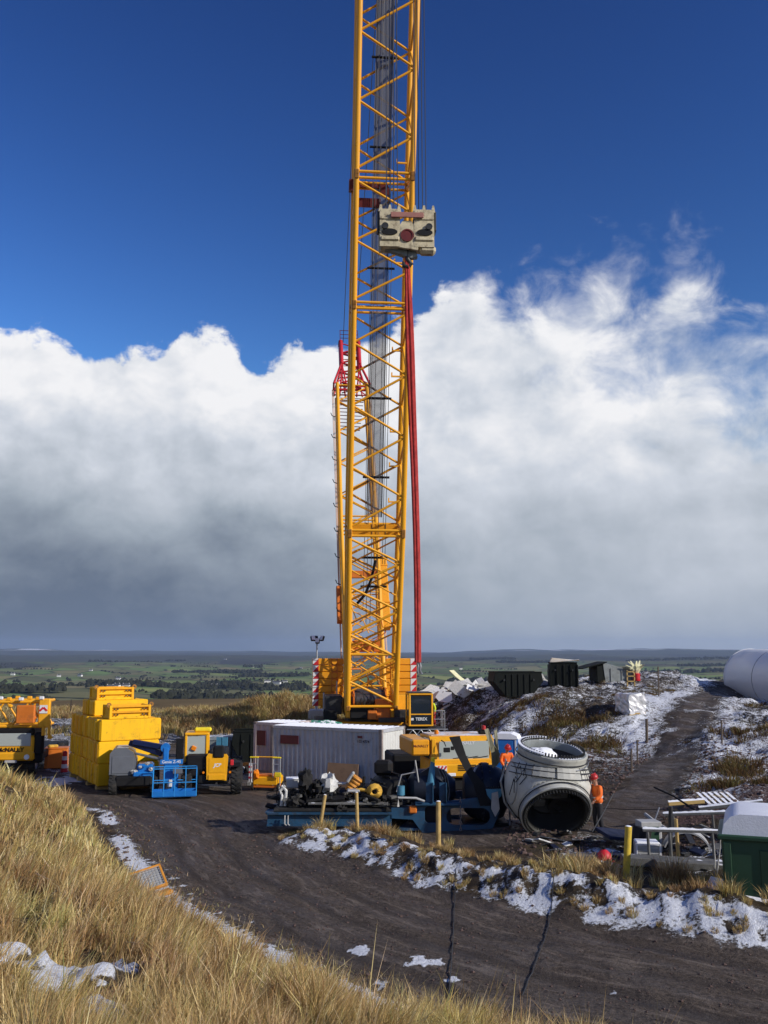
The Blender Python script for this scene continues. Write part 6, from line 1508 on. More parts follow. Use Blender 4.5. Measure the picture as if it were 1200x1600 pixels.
def bale():
    q = on(985, 1106, 51.5); t = thing('wrapped_bale', 'bale wrapped in crinkled silver sheet on the snowy mound', 'bale', q, 24)
    b = MB(); rd = random.Random(9); n = 9; V = []; F = []
    bm = bmesh.new(); bmesh.ops.create_cube(bm, size=1.0); bmesh.ops.subdivide_edges(bm, edges=bm.edges[:], cuts=6, use_grid_fill=True)
    for v in bm.verts:
        c = v.co; f = 1 - .10*(abs(c.x*2)**4 + abs(c.y*2)**4 + abs(c.z*2)**4)/3
        v.co = Vector((c.x*1.2*f, c.y*1.3*f, c.z*1.15*f + .5)) + Vector((rd.uniform(-.04, .04), rd.uniform(-.04, .04), rd.uniform(-.04, .04)))
    me = bpy.data.meshes.new('wrap'); bm.to_mesh(me); bm.free(); me.materials.append(MAT['silver_wrap']); link('wrap', me, t)
    MB().box((0, 0, -.02), (1.1, 1.2, .14), b=.02).build('pallet_base', 'timber', t)
bale()
pm('fence_wood', (.13, .10, .075), .9, 0, .3, 6, .2)
FP = [(1010, 1142, 46.5, 1.15, 'stout dark fence post just below the silver bale'), (995, 1168, 42.5, 1.0, 'thin fence post left of the track, middle of three'), (986, 1190, 39.8, .95, 'thin fence post left of the track, lowest of three'),
      (1030, 1100, 56, 1.7, 'tall thin fence post right of the silver bale'), (1128, 1160, 43, 1.0, 'thin fence post right of the track near the dark heather'), (73, 1137, 66, 1.3, 'thin fence post on the snowy moor behind the orange chest'), (110, 1112, 84, 1.5, 'far fence post on the moor skyline left of ballast'),
      (65, 1112, 84, 1.5, 'far fence post on the moor right of the truck')]
for i, (px, py, y, h, lab) in enumerate(FP):
    q = on(px, py, y); o = MB().tube((0, 0, -.1), (.03, .0, h), .07 if i == 0 else .04, n=8).build('fence_post', 'fence_wood', None); o.location = q; tag(o, lab, 'fence post', 'old fence posts')
# wreckage of white blades behind the crane cab
def blade_heap():
    rd = random.Random(31); n = 0
    spots = [(688, 1076, 62.5), (700, 1070, 64), (712, 1064, 65), (722, 1058, 66), (735, 1066, 65), (748, 1070, 64), (757, 1066, 65), (668, 1078, 63), (676, 1085, 62), (742, 1078, 62.5), (725, 1076, 62.5), (760, 1080, 62), (695, 1084, 61.5), (850, 1064, 64), (846, 1070, 63)]
    words = ['tall', 'broad', 'thin', 'curled', 'flat', 'tilted', 'small', 'long', 'jagged', 'narrow', 'low', 'short', 'bent', 'stubby', 'split']
    for i, (px, py, y) in enumerate(spots):
        q = on(px, py, y); z = max(q.z, at_y(px, py, y).z - .3); L_ = rd.uniform(.9, 2.2); W_ = rd.uniform(.35, .9); k = 7
        out = [(-L_/2, -W_*.3), (-L_*.2, -W_/2), (L_*.3, -W_*.4), (L_/2, -W_*.05), (L_*.25, W_*.5), (-L_*.1, W_*.35), (-L_*.4, W_*.5)]
        o = MB().prism(out, .05).build('blade_fragment', 'white_junk' if i % 3 else 'plume_plastic' if i == 3 else 'white_paint', None)
        o.location = (q.x, y, z + .12); o.rotation_euler = (R(rd.uniform(40, 80)), R(rd.uniform(-45, 45)), R(rd.uniform(-30, 30)))
        tag(o, '%s white blade fragment on the heap %s' % (words[i], 'between the two black skips' if i > 12 else 'behind the crane cab'), 'blade fragment', 'broken blade fragments')
    t = thing('scrap_heap', 'heap of mixed grey scrap under the white blade fragments', 'scrap heap', on(715, 1082, 63), 0)
    for k in range(60):
        x = rd.uniform(-3.2, 3.0); y = rd.uniform(-1.2, 1.6); zz = gz(t.location.x + x, t.location.y + y) - t.location.z + rd.uniform(0, .35)
        MB().box((x, y, zz), (rd.uniform(.3, 1.4), rd.uniform(.05, .3), rd.uniform(.03, .12)), T(x, y, zz) @ RZ(rd.uniform(-60, 60)) @ RY(rd.uniform(-25, 25)) @ T(-x, -y, -zz), .01).build('scrap_piece', rd.choice(['grey_scrap', 'white_junk', 'scorched', 'white_paint', 'slate']), t)
blade_heap()
def tarps():
    for px, py, y, r, m, lab in ((500, 1136, 58, (1.5, .9, .38), 'tarp_green', 'green tarpaulin heap dusted with snow behind the grey container'), (532, 1140, 57.5, (.9, .6, .28), 'white_junk', 'pale rag heap right of the green tarpaulin'), (470, 1140, 57.5, (.8, .6, .3), 'grey_scrap', 'grey rag heap left of the green tarpaulin')):
        q = on(px, py, y); zc = at_y(px, py, y).z; o = MB().blob((0, 0, 0), r, int(px), 20, 10, .22).build('tarpaulin', m, None, 60); o.location = (q.x, y, max(q.z + r[2]*.7, zc)); tag(o, lab, 'tarpaulin', 'covered heaps behind the container')
        s = MB().box((0, 0, 0), (r[0]*1.5, r[1]*1.5, max(.05, o.location.z - q.z - .05)), b=.02).build('crate_under', 'timber', o); s.location = (0, 0, -(o.location.z - q.z)/2 - .03)
tarps()
# white tower sections at the right edge
def tower_sections():
    a = Vector((27.4, 70.0, 0)); b = Vector((27.9, 55.5, 0)); c = Vector((28.6, 36.0, 0)); rad = 2.1
    za = gz(a.x, a.y) + rad*.52 + .55; zc = at_y(1160, 1014, 70).z - rad
    for i, (p, q, lab) in enumerate(((a, b, 'white tubular tower section lying at the right edge, farther one'), (b, c, 'white tubular tower section lying at the right edge, nearer one'))):
        p = Vector((p.x, p.y, zc)); q = Vector((q.x, q.y, zc - .1)); d = (q-p).normalized()
        if i: p = p + d*.12
        t = thing('tower_section', lab, 'tower section', ((p+q)/2).to_tuple()[:2] + (min(gz(p.x, p.y), gz(q.x, q.y)),), 0, 'white tower sections'); off = t.location
        F = frame_z(p - off, q-p); l = (q-p).length
        MB().lathe([(rad-.12, .02), (rad-.02, .0), (rad, .04), (rad, l*.33)], 56, F).lathe([(rad, l*.335), (rad, l*.66)], 56, F).lathe([(rad, l*.665), (rad, l-.04), (rad-.02, l), (rad-.12, l-.02)], 56, F).build('shell', 'tower_white', t, 50)
        for s in (.02, l-.02): MB().lathe([(rad-.16, s-.02), (rad+.035, s-.02), (rad+.035, s+.02), (rad-.16, s+.02)], 56, F).build('flange_ring', 'tower_white', t, 40)
        for s in (.12, l-.12): MB().lathe([(0, s), (rad-.05, s)], 40, F).build('end_cover', 'tower_cover', t)
        for s in (.15, .85):
            w = F @ Vector((0, 0, l*s)); g = gz(w.x + off.x, w.y + off.y) - off.z; h = max(.3, w.z - rad*.8 - g + .25)
            MB().box((w.x, w.y, g + h/2 - .1), (3.0, .7, h), b=.05).build('cradle', 'timber', t)
pm('tower_cover', (.50, .54, .66), .5, 0, .03, .5, .01)
tower_sections()

# ================================================================== the near right: stakes, green bin, beams and scrap
def stake(px0, py0, px1, py1, y, r, mat, lab):
    a = at_y(px0, py0, y); g = gz(a.x, y); a.z = min(a.z, g - .02) if a.z > g else a.z; b = at_y(px1, py1, y - .05)
    a = Vector((at_y(px0, py0, y).x, y, g - .15)); o = MB().tube(a, b, r*1.05, r, n=10).build('timber_stake', mat, None, 40); MB().tube(b, b + (b-a).normalized()*.015, r*.9, r*.6, n=10).build('sawn_top', 'timber_pale', o); tag(o, lab, 'stake', 'timber stakes along the verge')
pm('stake_yellow', (.62, .44, .05), .7, 0, .2, 6, .1, dirt=.35, dirtcol=(.25, .2, .08))
stake(498, 1296, 508, 1242, 30.6, .055, 'timber', 'leaning timber stake furthest left on the verge')
stake(559, 1300, 557, 1238, 29.8, .055, 'timber', 'upright timber stake in front of grey container')
stake(685, 1332, 685, 1252, 27.2, .07, 'timber', 'timber stake in front of the blue nacelle frame')
stake(978, 1386, 982, 1291, 23.9, .085, 'stake_yellow', 'thick yellow stake standing at the snowy berm near the scrap')
def green_bin():
    q = at_y(1132, 1410, 21.9); g = gz(q.x + 1.0, 22.6); w, d = 2.6, 2.0; h = at_y(1132, 1303, 21.9).z - g
    t = thing('green_bin', 'dark green steel bin with a rounded snow-covered lid at the right edge', 'bin', (q.x + math.cos(R(21))*w/2, 21.9 - math.sin(R(21))*w/2, g - .03), -21)
    MB().box((0, d/2, h/2), (w, d, h), b=.03).build('body', 'bin_green', t)
    MB().box((0, d/2, h - .03), (w + .16, d + .16, .12), b=.03).build('rim', 'bin_green', t)
    for x in (-w/2 + .12, w/2 - .12): MB().box((x, -.03, h/2 - .06), (.16, .06, h-.15), b=.01).build('corner_rib', 'bin_green', t)
    MB().box((.25, -.012, h*.46), (1.5, .024, h*.72), b=.01).build('front_panel', 'bin_green_dark', t)
    prof = [(-w/2 + .02, h + .02), (w/2 - .02, h + .02)] + [(w/2 - .02 - (.5 - .5*math.cos(R(a)))*.8, h + .02 + .46*math.sin(R(a))) for a in (30, 60, 90)] + [(-w/2 + .02 + (.5 - .5*math.cos(R(a)))*.8, h + .02 + .46*math.sin(R(a))) for a in (90, 60, 30)]
    MB().prism(prof, d - .02, T(0, d/2, 0) @ RX(90)).build('snow_lid', 'snow', t, 70)
    MB().path([(.55, -.06, h*.62), (.58, -.12, h*.55), (.55, -.12, h*.5)], .03, 6).build('handle', 'light_grey', t)
    return t
pm('bin_green_dark', (.013, .040, .022), .5, 0, .12, 1.5, .04, dirt=.2, dirtcol=(.02, .03, .02))
green_bin()
def snow_beam(pxa, pya, pxb, pyb, y0, y1, th, lab, legs=(), mat='grey_scrap'):
    a = at_y(pxa, pya, y0); b = at_y(pxb, pyb, y1); mid = (a+b)/2; g = gz(mid.x, mid.y)
    t = thing('steel_beam', lab, 'beam', (mid.x, mid.y, g), 0, 'snow-topped beams in the scrap'); d = b-a
    F = Matrix.Translation(mid - t.location) @ d.to_track_quat('X', 'Z').to_matrix().to_4x4()
    MB().box((0, 0, 0), (d.length, th, th), F, .01).build('bar', mat, t)
    rd = random.Random(int(pxa)); n = int(d.length/.08); V = []; Fc = []
    for i in range(n+1):
        x = -d.length/2 + d.length*i/n; hh = th/2 + .035 + rd.uniform(-.012, .018)
        V += [(x, -th*.5, th/2-.005), (x, -th*.25, hh), (x, th*.25, hh), (x, th*.5, th/2-.005)]
    for i in range(n):
        for j in range(3): Fc.append((i*4+j, i*4+j+1, i*4+5+j, i*4+4+j))
    MB().add(V, Fc, F).build('snow_cap', 'snow', t, 80)
    for f in legs:
        p = F @ Vector((d.length*(f-.5), 0, -th/2)); gg = gz(p.x + t.location.x, p.y + t.location.y) - t.location.z
        MB().tube((p.x, p.y, p.z), (p.x + .03, p.y, gg - .05), .04, n=8).build('leg', mat, t)
snow_beam(1004, 1297, 1132, 1300, 25.6, 25.3, .075, 'snow-topped beam on legs running to the green bin lid', (.06, .33, .85))
snow_beam(1036, 1273, 1168, 1269, 28.2, 27.6, .08, 'snow-topped beam behind the legged beam, below the pallet', (.12, .8))
snow_beam(1092, 1264, 1192, 1253, 29.2, 28.8, .10, 'snow-dusted pole lying just below the white pallet', (.2, .8))
snow_beam(1044, 1256, 1100, 1252, 30.2, 30.2, .12, 'short snow-dusted log left of the white pallet', (), 'timber')
def pallet():
    q = at_z(1122, 1256, 1.05); g = gz(q.x, q.y); t = thing('pallet', 'snow-white wooden pallet on the stones above the pole', 'pallet', (q.x, q.y, g + .05), 6)
    for k in range(6): MB().box((-.5 + .2*k, 0, .12), (.11, .95, .03), RX(0), .005).build('board', 'timber_pale', t)
    for y in (-.42, 0, .42): MB().box((0, y, .05), (1.12, .09, .10), b=.005).build('bearer', 'timber_pale', t)
    t.rotation_euler = (R(14), 0, R(6))
    a = at_z(1078, 1228, 1.2); b = at_z(1100, 1252, 1.1); o = MB().path([a + Vector((0, 0, .1)), b + Vector((0, 0, .15))], .035, 4).build('batten', 'timber', None); tag(o, 'thin timber batten on the brown stones above the pallet', 'batten')
pallet()
def scrap_right():
    def bx(name, lab, cat, px, py, y, d, mat, rot=(0, 0, 0), extra=None, drop=True):
        c = at_y(px, py, y); g = gz(c.x, y); z = g if drop else max(g, c.z - d[2]/2)
        t = thing(name, lab, cat, (c.x, y, z), 0); t.rotation_euler = tuple(R(a) for a in rot)
        MB().box((0, 0, d[2]/2), d, b=.02).build('body', mat, t)
        if extra: extra(t, d)
        return t
    def frame(t, d):
        for x in (-d[0]/2, d[0]/2): MB().box((x, -d[1]/2, d[2]/2), (.05, .05, d[2]+.04)).build('edge', 'white_paint', t)
        for z in (0.02, d[2]): MB().box((0, -d[1]/2, z), (d[0], .05, .05)).build('edge', 'white_paint', t)
        for k in range(5): MB().box((0, -d[1]/2 - .01, d[2]*(.2 + .15*k)), (d[0]*.85, .02, .03)).build('louvre', 'light_grey', t)
        MB().box((0, 0, d[2] + .03), (d[0]*.98, d[1]*.95, .06), b=.02).build('snow_cap', 'snow', t)
    bx('cooler_unit', 'grey louvred cooler unit with white edges among the scrap', 'cooler', 1011, 1335, 26.2, (.62, .5, .46), 'light_grey', (0, 0, -5), frame)
    def olive(t, d): MB().box((.0, -d[1]/2 - .01, d[2]*.6), (d[0]*.7, .02, d[2]*.5)).build('panel', 'bin_green', t)
    bx('steel_crate', 'open steel crate standing behind the louvred cooler unit', 'crate', 1014, 1315, 27.4, (.6, .5, .85), 'light_grey', (0, 0, 4), olive)
    bx('tarp_sheet', 'dark blue sheet lying on the scrap behind the yellow stake', 'sheet', 975, 1305, 28.5, (1.5, 1.0, .10), 'tarp_blue', (6, 8, 15), None, False)
    bx('steel_trough', 'long dark steel trough lying in the scrap below cooler unit', 'trough', 1050, 1352, 25.3, (2.6, .5, .22), 'grey_scrap', (0, 2, -6))
    bx('steel_trough', 'short dark steel trough beside the red container', 'trough', 922, 1345, 26.2, (1.1, .4, .25), 'grey_scrap', (0, -4, -12))
    bx('steel_trough', 'second long steel trough nearest the green bin', 'trough', 1085, 1362, 24.9, (2.0, .35, .2), 'grey_scrap', (0, 2, -4))
    bx('dark_drum', 'black burnt box on the scrap heap right of yellow stake', 'box', 997, 1320, 27.0, (.35, .5, .75), 'scorched', (0, 12, 10))
    # pale curved fairing
    c = at_y(1072, 1300, 27.0); g = gz(c.x, 27.0); o = MB().lathe([(.62, -.35), (.66, -.35), (.66, .35), (.62, .35), (.62, -.35)], 20, RX(90), 0, 20, 160).build('fairing', 'light_grey', None, 50)
    o.location = (c.x, 27.0, g - .1); o.rotation_euler = (0, 0, R(-14)); tag(o, 'pale curved fairing piece arching up in the scrap', 'fairing')
    # red fuel can
    c = at_y(944, 1338, 26.0); t = thing('red_canister', 'round red canister at the edge of the scrap heap', 'canister', (c.x, 26.0, gz(c.x, 26.0)), 0)
    MB().lathe([(0, 0), (.12, .0), (.18, .08), (.20, .19), (.17, .31), (.09, .39), (0, .42)], 20).build('body', 'sign_red', t, 50); MB().tube((.22, 0, .1), (.34, .0, .0), .05, n=8).build('spout', 'sign_red', t); MB().lathe([(0, .42), (.05, .42), (.05, .47), (0, .47)], 10).build('cap', 'black', t)
    # upright posts and thin saplings
    for i, (px, y, h, m, r) in enumerate(((1047, 26.4, 1.35, 'dark_steel', .06), (1060, 25.8, 1.1, 'timber', .05))):
        c = at_y(px, 1340, y); o = MB().tube((0, 0, -.1), (.08 - .1*i, 0, h), r, n=8).build('scrap_post', m, None); o.location = (c.x, y, gz(c.x, y)); tag(o, ['dark steel post standing in the scrap under the legged beam', 'short timber post standing in the scrap right of the steel post'][i], 'post')
    for i, (px, px2, py2) in enumerate(((1117, 1115, 1312), (1120, 1127, 1292))):
        c = at_y(px, 1385, 24.2); e = at_y(px2, py2, 24.3); g = gz(c.x, 24.2); o = MB().path([(c.x, 24.2, g - .05), ((c.x+e.x)/2 + .02, 24.25, (g + e.z)/2), tuple(e)], [.022, .018, .012], 6).build('sapling', 'light_grey', None); tag(o, ['bare straight sapling stem left of the green bin', 'bare curved sapling stem touching the green bin rim'][i], 'sapling', 'bare stems by the green bin')
    # loose poles and strips leaning over the scrap
    for i, (a, b, ya, yb, r, m, lab) in enumerate((((925, 1300), (958, 1240), 28.5, 30, .02, 'dark_steel', 'thin dark rod leaning left behind the orange worker'), ((1000, 1340), (1030, 1262), 26.0, 28.5, .022, 'steel', 'thin steel rod leaning over the louvred cooler unit'),
        ((1008, 1272), (1042, 1296), 28, 27, .05, 'light_grey', 'pale flat bar sloping down to the legged beam'), ((1022, 1230), (1085, 1265), 31, 29, .03, 'black', 'black hose arching over the log by the pallet'), ((930, 1262), (1045, 1265), 31.5, 29, .012, 'dark_steel', 'thin wire strung from the worker to the log'))):
        p = at_y(*a, ya); q = at_y(*b, yb); p.z = max(p.z, gz(p.x, ya) + .02); q.z = max(q.z, gz(q.x, yb) + .02); m_ = (p+q)/2 + Vector((0, 0, .06 if 'hose' in lab else -.03)); tag(MB().path([p, m_, q], r, 6).build('loose_rod', m, None), lab, 'rod')
    # small rubble lying around
    rd = random.Random(77); t = thing('scrap_rubble', 'flat broken pieces of dark scrap strewn behind the snowy berm', 'rubble', (8, 26.5, 0), 0)
    for k in range(130):
        x = rd.uniform(4.6, 12.5); y = rd.uniform(24.6, 29.5) - .25*(x-8); z = gz(x, y) + rd.uniform(-.02, .10)
        MB().box((0, 0, 0), (rd.uniform(.15, .8), rd.uniform(.06, .3), rd.uniform(.02, .1)), T(x-8, y-26.5, z) @ RZ(rd.uniform(0, 180)) @ RY(rd.uniform(-20, 20)) @ RX(rd.uniform(-20, 20)), .008).build('scrap_piece', rd.choice(['grey_scrap', 'scorched', 'dark_steel', 'grey_scrap', 'white_junk', 'tarp_blue']), t)
scrap_right()
# snow-covered board on the berm by the bin
o = at_y(1150, 1420, 21.9); g = gz(o.x, o.y)
bd2 = MB().box((0, 0, 0), (1.5, .75, .07), b=.01).build('snowy_board', 'snow', None); bd2.location = (o.x + .15, o.y, g + .12); bd2.rotation_euler = (R(14), R(7), R(-30)); tag(bd2, 'snow-covered board lying on the berm below the green bin', 'board')
# orange framed grille on the verge at the left of the road
def grille():
    q = at_z(232, 1372, .35); g = gz(q.x, q.y); t = thing('mesh_panel', 'orange framed wire grille lying tilted at the grass edge', 'grille', (q.x, q.y, g + .1), 0, rot=(R(38), R(-12), R(28)))
    w, h = .95, .62
    for x in (-w/2, w/2): MB().box((x, h/2, 0), (.06, h, .08), b=.01).build('frame_bar', 'ribbed_orange', t)
    for y in (0, h): MB().box((0, y, 0), (w+.06, .06, .08), b=.01).build('frame_bar', 'ribbed_orange', t)
    MB().box((0, h/2, -.02), (w-.06, h-.06, .02)).build('backing', 'light_grey', t)
    for k in range(12): rod('wire', 'galv', (-w/2 + w*(k+.5)/12, 0, .02), (-w/2 + w*(k+.5)/12, h, .02), .008, t, 5)
    for k in range(8): rod('wire', 'galv', (-w/2, h*(k+.5)/8, .03), (w/2, h*(k+.5)/8, .03), .008, t, 5)
    MB().box((.25, -.12, -.15), (.6, .3, .12), RX(-40), .04).build('hinged_flap', 'ribbed_orange', t)
grille()
# cables lying across the road
for pts, lab in (([(713, 1318), (714, 1340), (713, 1370), (711, 1400), (709, 1440), (707, 1480), (704, 1520), (700, 1570), (697, 1598)], 'thin dark cable lying straight across the road to the grass'), ([(874, 1368), (870, 1392), (866, 1415), (856, 1450), (842, 1490), (828, 1525), (816, 1556)], 'curved dark cable lying across the road further right')):
    P3 = []
    for a, b in pts:
        p = at_z(a, b, 0.0)
        for _ in range(8): p = at_z(a, b, gz(p.x, p.y) + .03)
        P3.append(p)
    Q = []
    for i in range(len(P3)-1):
        for s in range(4): v = P3[i].lerp(P3[i+1], s/4); v.z = gz(v.x, v.y) + .025; Q.append(v)
    Q.append(P3[-1]); tag(MB().path(Q, .011, 6).build('cable', 'dark_steel', None, 60), lab, 'cable', 'cables across the road')
# loose stones along the verge, the track bank and the road edge
def stones():
    rd = np.random.default_rng(8); base = []; b = MB().blob((0, 0, 0), (1, 1, .7), 3, 6, 4, .25); V0 = np.array(b.v); F0 = b.f
    N = 11500; X = np.r_[rd.uniform(-12, 6, 1500), rd.uniform(3.5, 16, 4000), rd.uniform(-11, 12, 6000)]; Y = np.r_[rd.uniform(13, 38, 1500), rd.uniform(26, 47, 4000), rd.uniform(13, 46, 6000)]
    s, bb, bq, ba, tq = zones(X, Y); k1 = (s < .5) & (s > -1.4); k2 = (tq > 1.2) & (tq < 4.2) & (bb > 2.0) & (s < -2)
    k3 = (s < -.8) & (bb < -.4) & (X < 12); ii = np.arange(N); keep = np.where(ii < 1500, k1, np.where(ii < 5500, k2, k3)); small = (ii >= 5500)[keep]; X, Y = X[keep], Y[keep]; Z = height(X, Y); V = []; F = []
    for i in range(len(X)):
        a = rd.uniform(0, 6.28); sc = rd.uniform(.015, .05)*(1.5 if rd.random() < .08 else 1)*(1 if Y[i] < 26 else 1.35)*(.55 if small[i] else 1); c, sn = math.cos(a), math.sin(a)
        W = V0*np.array([sc*rd.uniform(.7, 1.4), sc, sc]); W = np.stack([W[:, 0]*c - W[:, 1]*sn + X[i], W[:, 0]*sn + W[:, 1]*c + Y[i], W[:, 2] + Z[i] + sc*.2], -1); V.append(W); F += [tuple(j + i*len(V0) for j in f) for f in F0]
    me = bpy.data.meshes.new('loose_stones'); me.from_pydata(np.concatenate(V).tolist(), [], F); me.materials.append(MAT['stone']); tag(link('loose_stones', me), 'loose brown stones along the track bank and road verge', 'stones', kind='stuff')
stones()
# ================================================================== grass
def grass_mat():
    m, nt, N, L, P = nodes_of('grass'); N.remove(P); out = N['Material Output']
    at = N.new('ShaderNodeAttribute'); at.attribute_name = 'tint'
    d = N.new('ShaderNodeBsdfDiffuse'); t = N.new('ShaderNodeBsdfTranslucent'); g = N.new('ShaderNodeBsdfGlossy'); g.inputs['Roughness'].default_value = .45; g.inputs['Color'].default_value = (.6, .55, .4, 1)
    for s in (d, t): L.new(at.outputs['Color'], s.inputs['Color'])
    a = N.new('ShaderNodeMixShader'); a.inputs[0].default_value = .30; L.new(d.outputs[0], a.inputs[1]); L.new(t.outputs[0], a.inputs[2])
    b = N.new('ShaderNodeMixShader'); b.inputs[0].default_value = .05; L.new(a.outputs[0], b.inputs[1]); L.new(g.outputs[0], b.inputs[2]); L.new(b.outputs[0], out.inputs[0])
grass_mat()
PAL = np.array([(.66, .47, .20), (.74, .57, .28), (.54, .37, .14), (.46, .36, .13), (.34, .32, .11), (.38, .22, .085), (.82, .67, .40)])
def blades(name, label, X, Y, Hh, W, lean, ldir, pal_w, seed, z=None, dark=1.0):
    """each blade two bent segments, one object for the whole sward"""
    r = np.random.default_rng(seed); n = len(X); Z = height(X, Y) - .03 if z is None else z
    yaw = r.uniform(0, 2*np.pi, n); wx, wy = np.cos(yaw), np.sin(yaw)
    lx, ly = np.cos(ldir), np.sin(ldir); le = lean*r.uniform(.4, 1.3, n)
    mx = X + lx*Hh*le*.28; my = Y + ly*Hh*le*.28; mz = Z + Hh*.55*np.sqrt(np.maximum(.2, 1-(le*.45)**2))
    tx = X + lx*Hh*le*.95; ty = Y + ly*Hh*le*.95; tz = Z + Hh*np.sqrt(np.maximum(.08, 1-np.minimum(le*.9, .95)**2))
    w = W*r.uniform(.6, 1.3, n)
    V = np.empty((n, 5, 3), np.float32)
    V[:, 0] = np.stack([X - wx*w, Y - wy*w, Z], -1); V[:, 1] = np.stack([X + wx*w, Y + wy*w, Z], -1)
    V[:, 2] = np.stack([mx + wx*w*.8, my + wy*w*.8, mz], -1); V[:, 3] = np.stack([mx - wx*w*.8, my - wy*w*.8, mz], -1); V[:, 4] = np.stack([tx, ty, tz], -1)
    i = np.arange(n)[:, None]*5
    loops = np.concatenate([i + np.array([[0, 1, 2, 3]]), i + np.array([[3, 2, 4]])], 1).astype(np.int32).ravel()
    starts = (np.arange(n)[:, None]*7 + np.array([[0, 4]])).ravel().astype(np.int32)
    me = bpy.data.meshes.new(name); me.vertices.add(n*5); me.vertices.foreach_set('co', V.ravel()); me.loops.add(len(loops)); me.loops.foreach_set('vertex_index', loops)
    me.polygons.add(n*2); me.polygons.foreach_set('loop_start', starts); me.update(calc_edges=True)
    pw = np.asarray(pal_w, float); ci = r.choice(len(PAL), n, p=pw/pw.sum()); c = PAL[ci]*r.uniform(.70, 1.2, (n, 1))*dark
    patch = (fbm(X*1.3, Y*1.3, 61, 3)-.5)[:, None]; c = c*(1 + .9*patch) * (1 + np.array([[-.15, .1, -.1]])*patch*2)
    col = np.ones((n, 5, 4), np.float32); col[:, :, :3] = c[:, None, :]
    at = me.attributes.new('tint', 'FLOAT_COLOR', 'POINT'); at.data.foreach_set('color', col.ravel())
    me.materials.append(MAT['grass']); return tag(link(name, me), label, 'grass', kind='stuff')
def in_patch(X, Y, grow=1.0):
    k = np.zeros(X.shape, bool)
    for (px, py, rx, ry) in SNOW_PATCH: k |= ((X-px)/(rx*grow))**2 + ((Y-py)/(ry*grow))**2 < 1
    return k
def bank_grass():
    r = np.random.default_rng(14); N = 700000
    az = r.uniform(R(-29), R(30), N); d = np.exp(r.uniform(math.log(3.0), math.log(52), N)); X = d*np.sin(az); Y = d*np.cos(az)
    s, b, bq, ba, tq = zones(X, Y); tus = fbm(X*2.2, Y*2.2, 91, 3, .55); big = fbm(X*.45, Y*.45, 95, 3)
    thin = sst(s, -.1, 1.0)
    # the snow hollows and the ground just in front of them carry only short blades
    hol = np.zeros(N)
    for (px, py, rx, ry) in SNOW_PATCH[:7]:
        hol = np.maximum(hol, sst(1.9 - ((X-px)/(rx*1.25))**2 - np.where(Y < py, ((Y-py)/(ry*2.6))**2, ((Y-py)/(ry*1.1))**2), 0, 1.2))
    keep = (s > -.08 + .7*(tus-.5)) & (r.uniform(0, 1, N) < (.03 + 1.3*sst(tus, .40, .58))*(.10 + .90*thin)) & ~(in_patch(X, Y, 1.0) & (r.uniform(0, 1, N) < .95))
    X, Y, tus, big, d, thin, hol = (q[keep] for q in (X, Y, tus, big, d, thin, hol)); n = len(X)
    H = (.13 + .50*sst(tus, .34, .66))*r.uniform(.5, 1.15, n)*(.40 + .60*thin)*(.70 + .6*big)*(1-.78*hol)
    tall = r.uniform(0, 1, n) < .025; H = np.where(tall, H*1.45, H)
    ld = R(15) + (fbm(X*.5, Y*.5, 97, 2)-.5)*4.5 + (fbm(X*2.6, Y*2.6, 98, 2)-.5)*5.0 + r.normal(0, .9, n)
    W = np.maximum(.0030, .00036*d)*np.where(r.uniform(0, 1, n) < .3, 2.0, 1.0)
    lean = .5 + .7*(r.uniform(0, 1, n) < .22) + .3*hol
    blades('bank_grass', 'tall straw-coloured moor grass covering the near bank', X, Y, H, W, lean, ld, [5, 4, 5, 3.2, 1.8, 2.4, 1.6], 15)
bank_grass()
def stubble():
    r = np.random.default_rng(52); N = 90000; az = r.uniform(R(-29), R(30), N); d = np.exp(r.uniform(math.log(8), math.log(44), N)); X = d*np.sin(az); Y = d*np.cos(az)
    s, b, bq, ba, tq = zones(X, Y); t = fbm(X*1.6, Y*1.6, 53, 3); k = (s > -1.5 + .8*(t-.5)) & (s < .7) & (t > .40) & (r.uniform(0, 1, N) < .5)
    X, Y, d = X[k], Y[k], d[k]; n = len(X)
    blades('verge_stubble', 'sparse grey stubble between the grass bank and the road', X, Y, r.uniform(.04, .17, n), np.maximum(.003, .0004*d), .8, r.uniform(0, 6.3, n), [1, 3, 1, 1, 1, 1.5, 4], 54, dark=.62)
stubble()
def tufts(name, label, spots, per, hmin, hmax, wid, pal, seed, spread=.16, lean=.5, dark=1.0):
    r = np.random.default_rng(seed); S = np.array(spots, float); k = np.repeat(np.arange(len(S)), per); n = len(k)
    sc = S[k, 2]; a = r.uniform(0, 2*np.pi, n); q = np.sqrt(r.uniform(0, 1, n))*spread*sc
    X = S[k, 0] + q*np.cos(a); Y = S[k, 1] + q*np.sin(a); H = r.uniform(hmin, hmax, n)*sc
    blades(name, label, X, Y, H, np.full(n, wid)*np.sqrt(sc), lean, a + r.normal(0, .5, n), pal, seed+1, dark=dark)
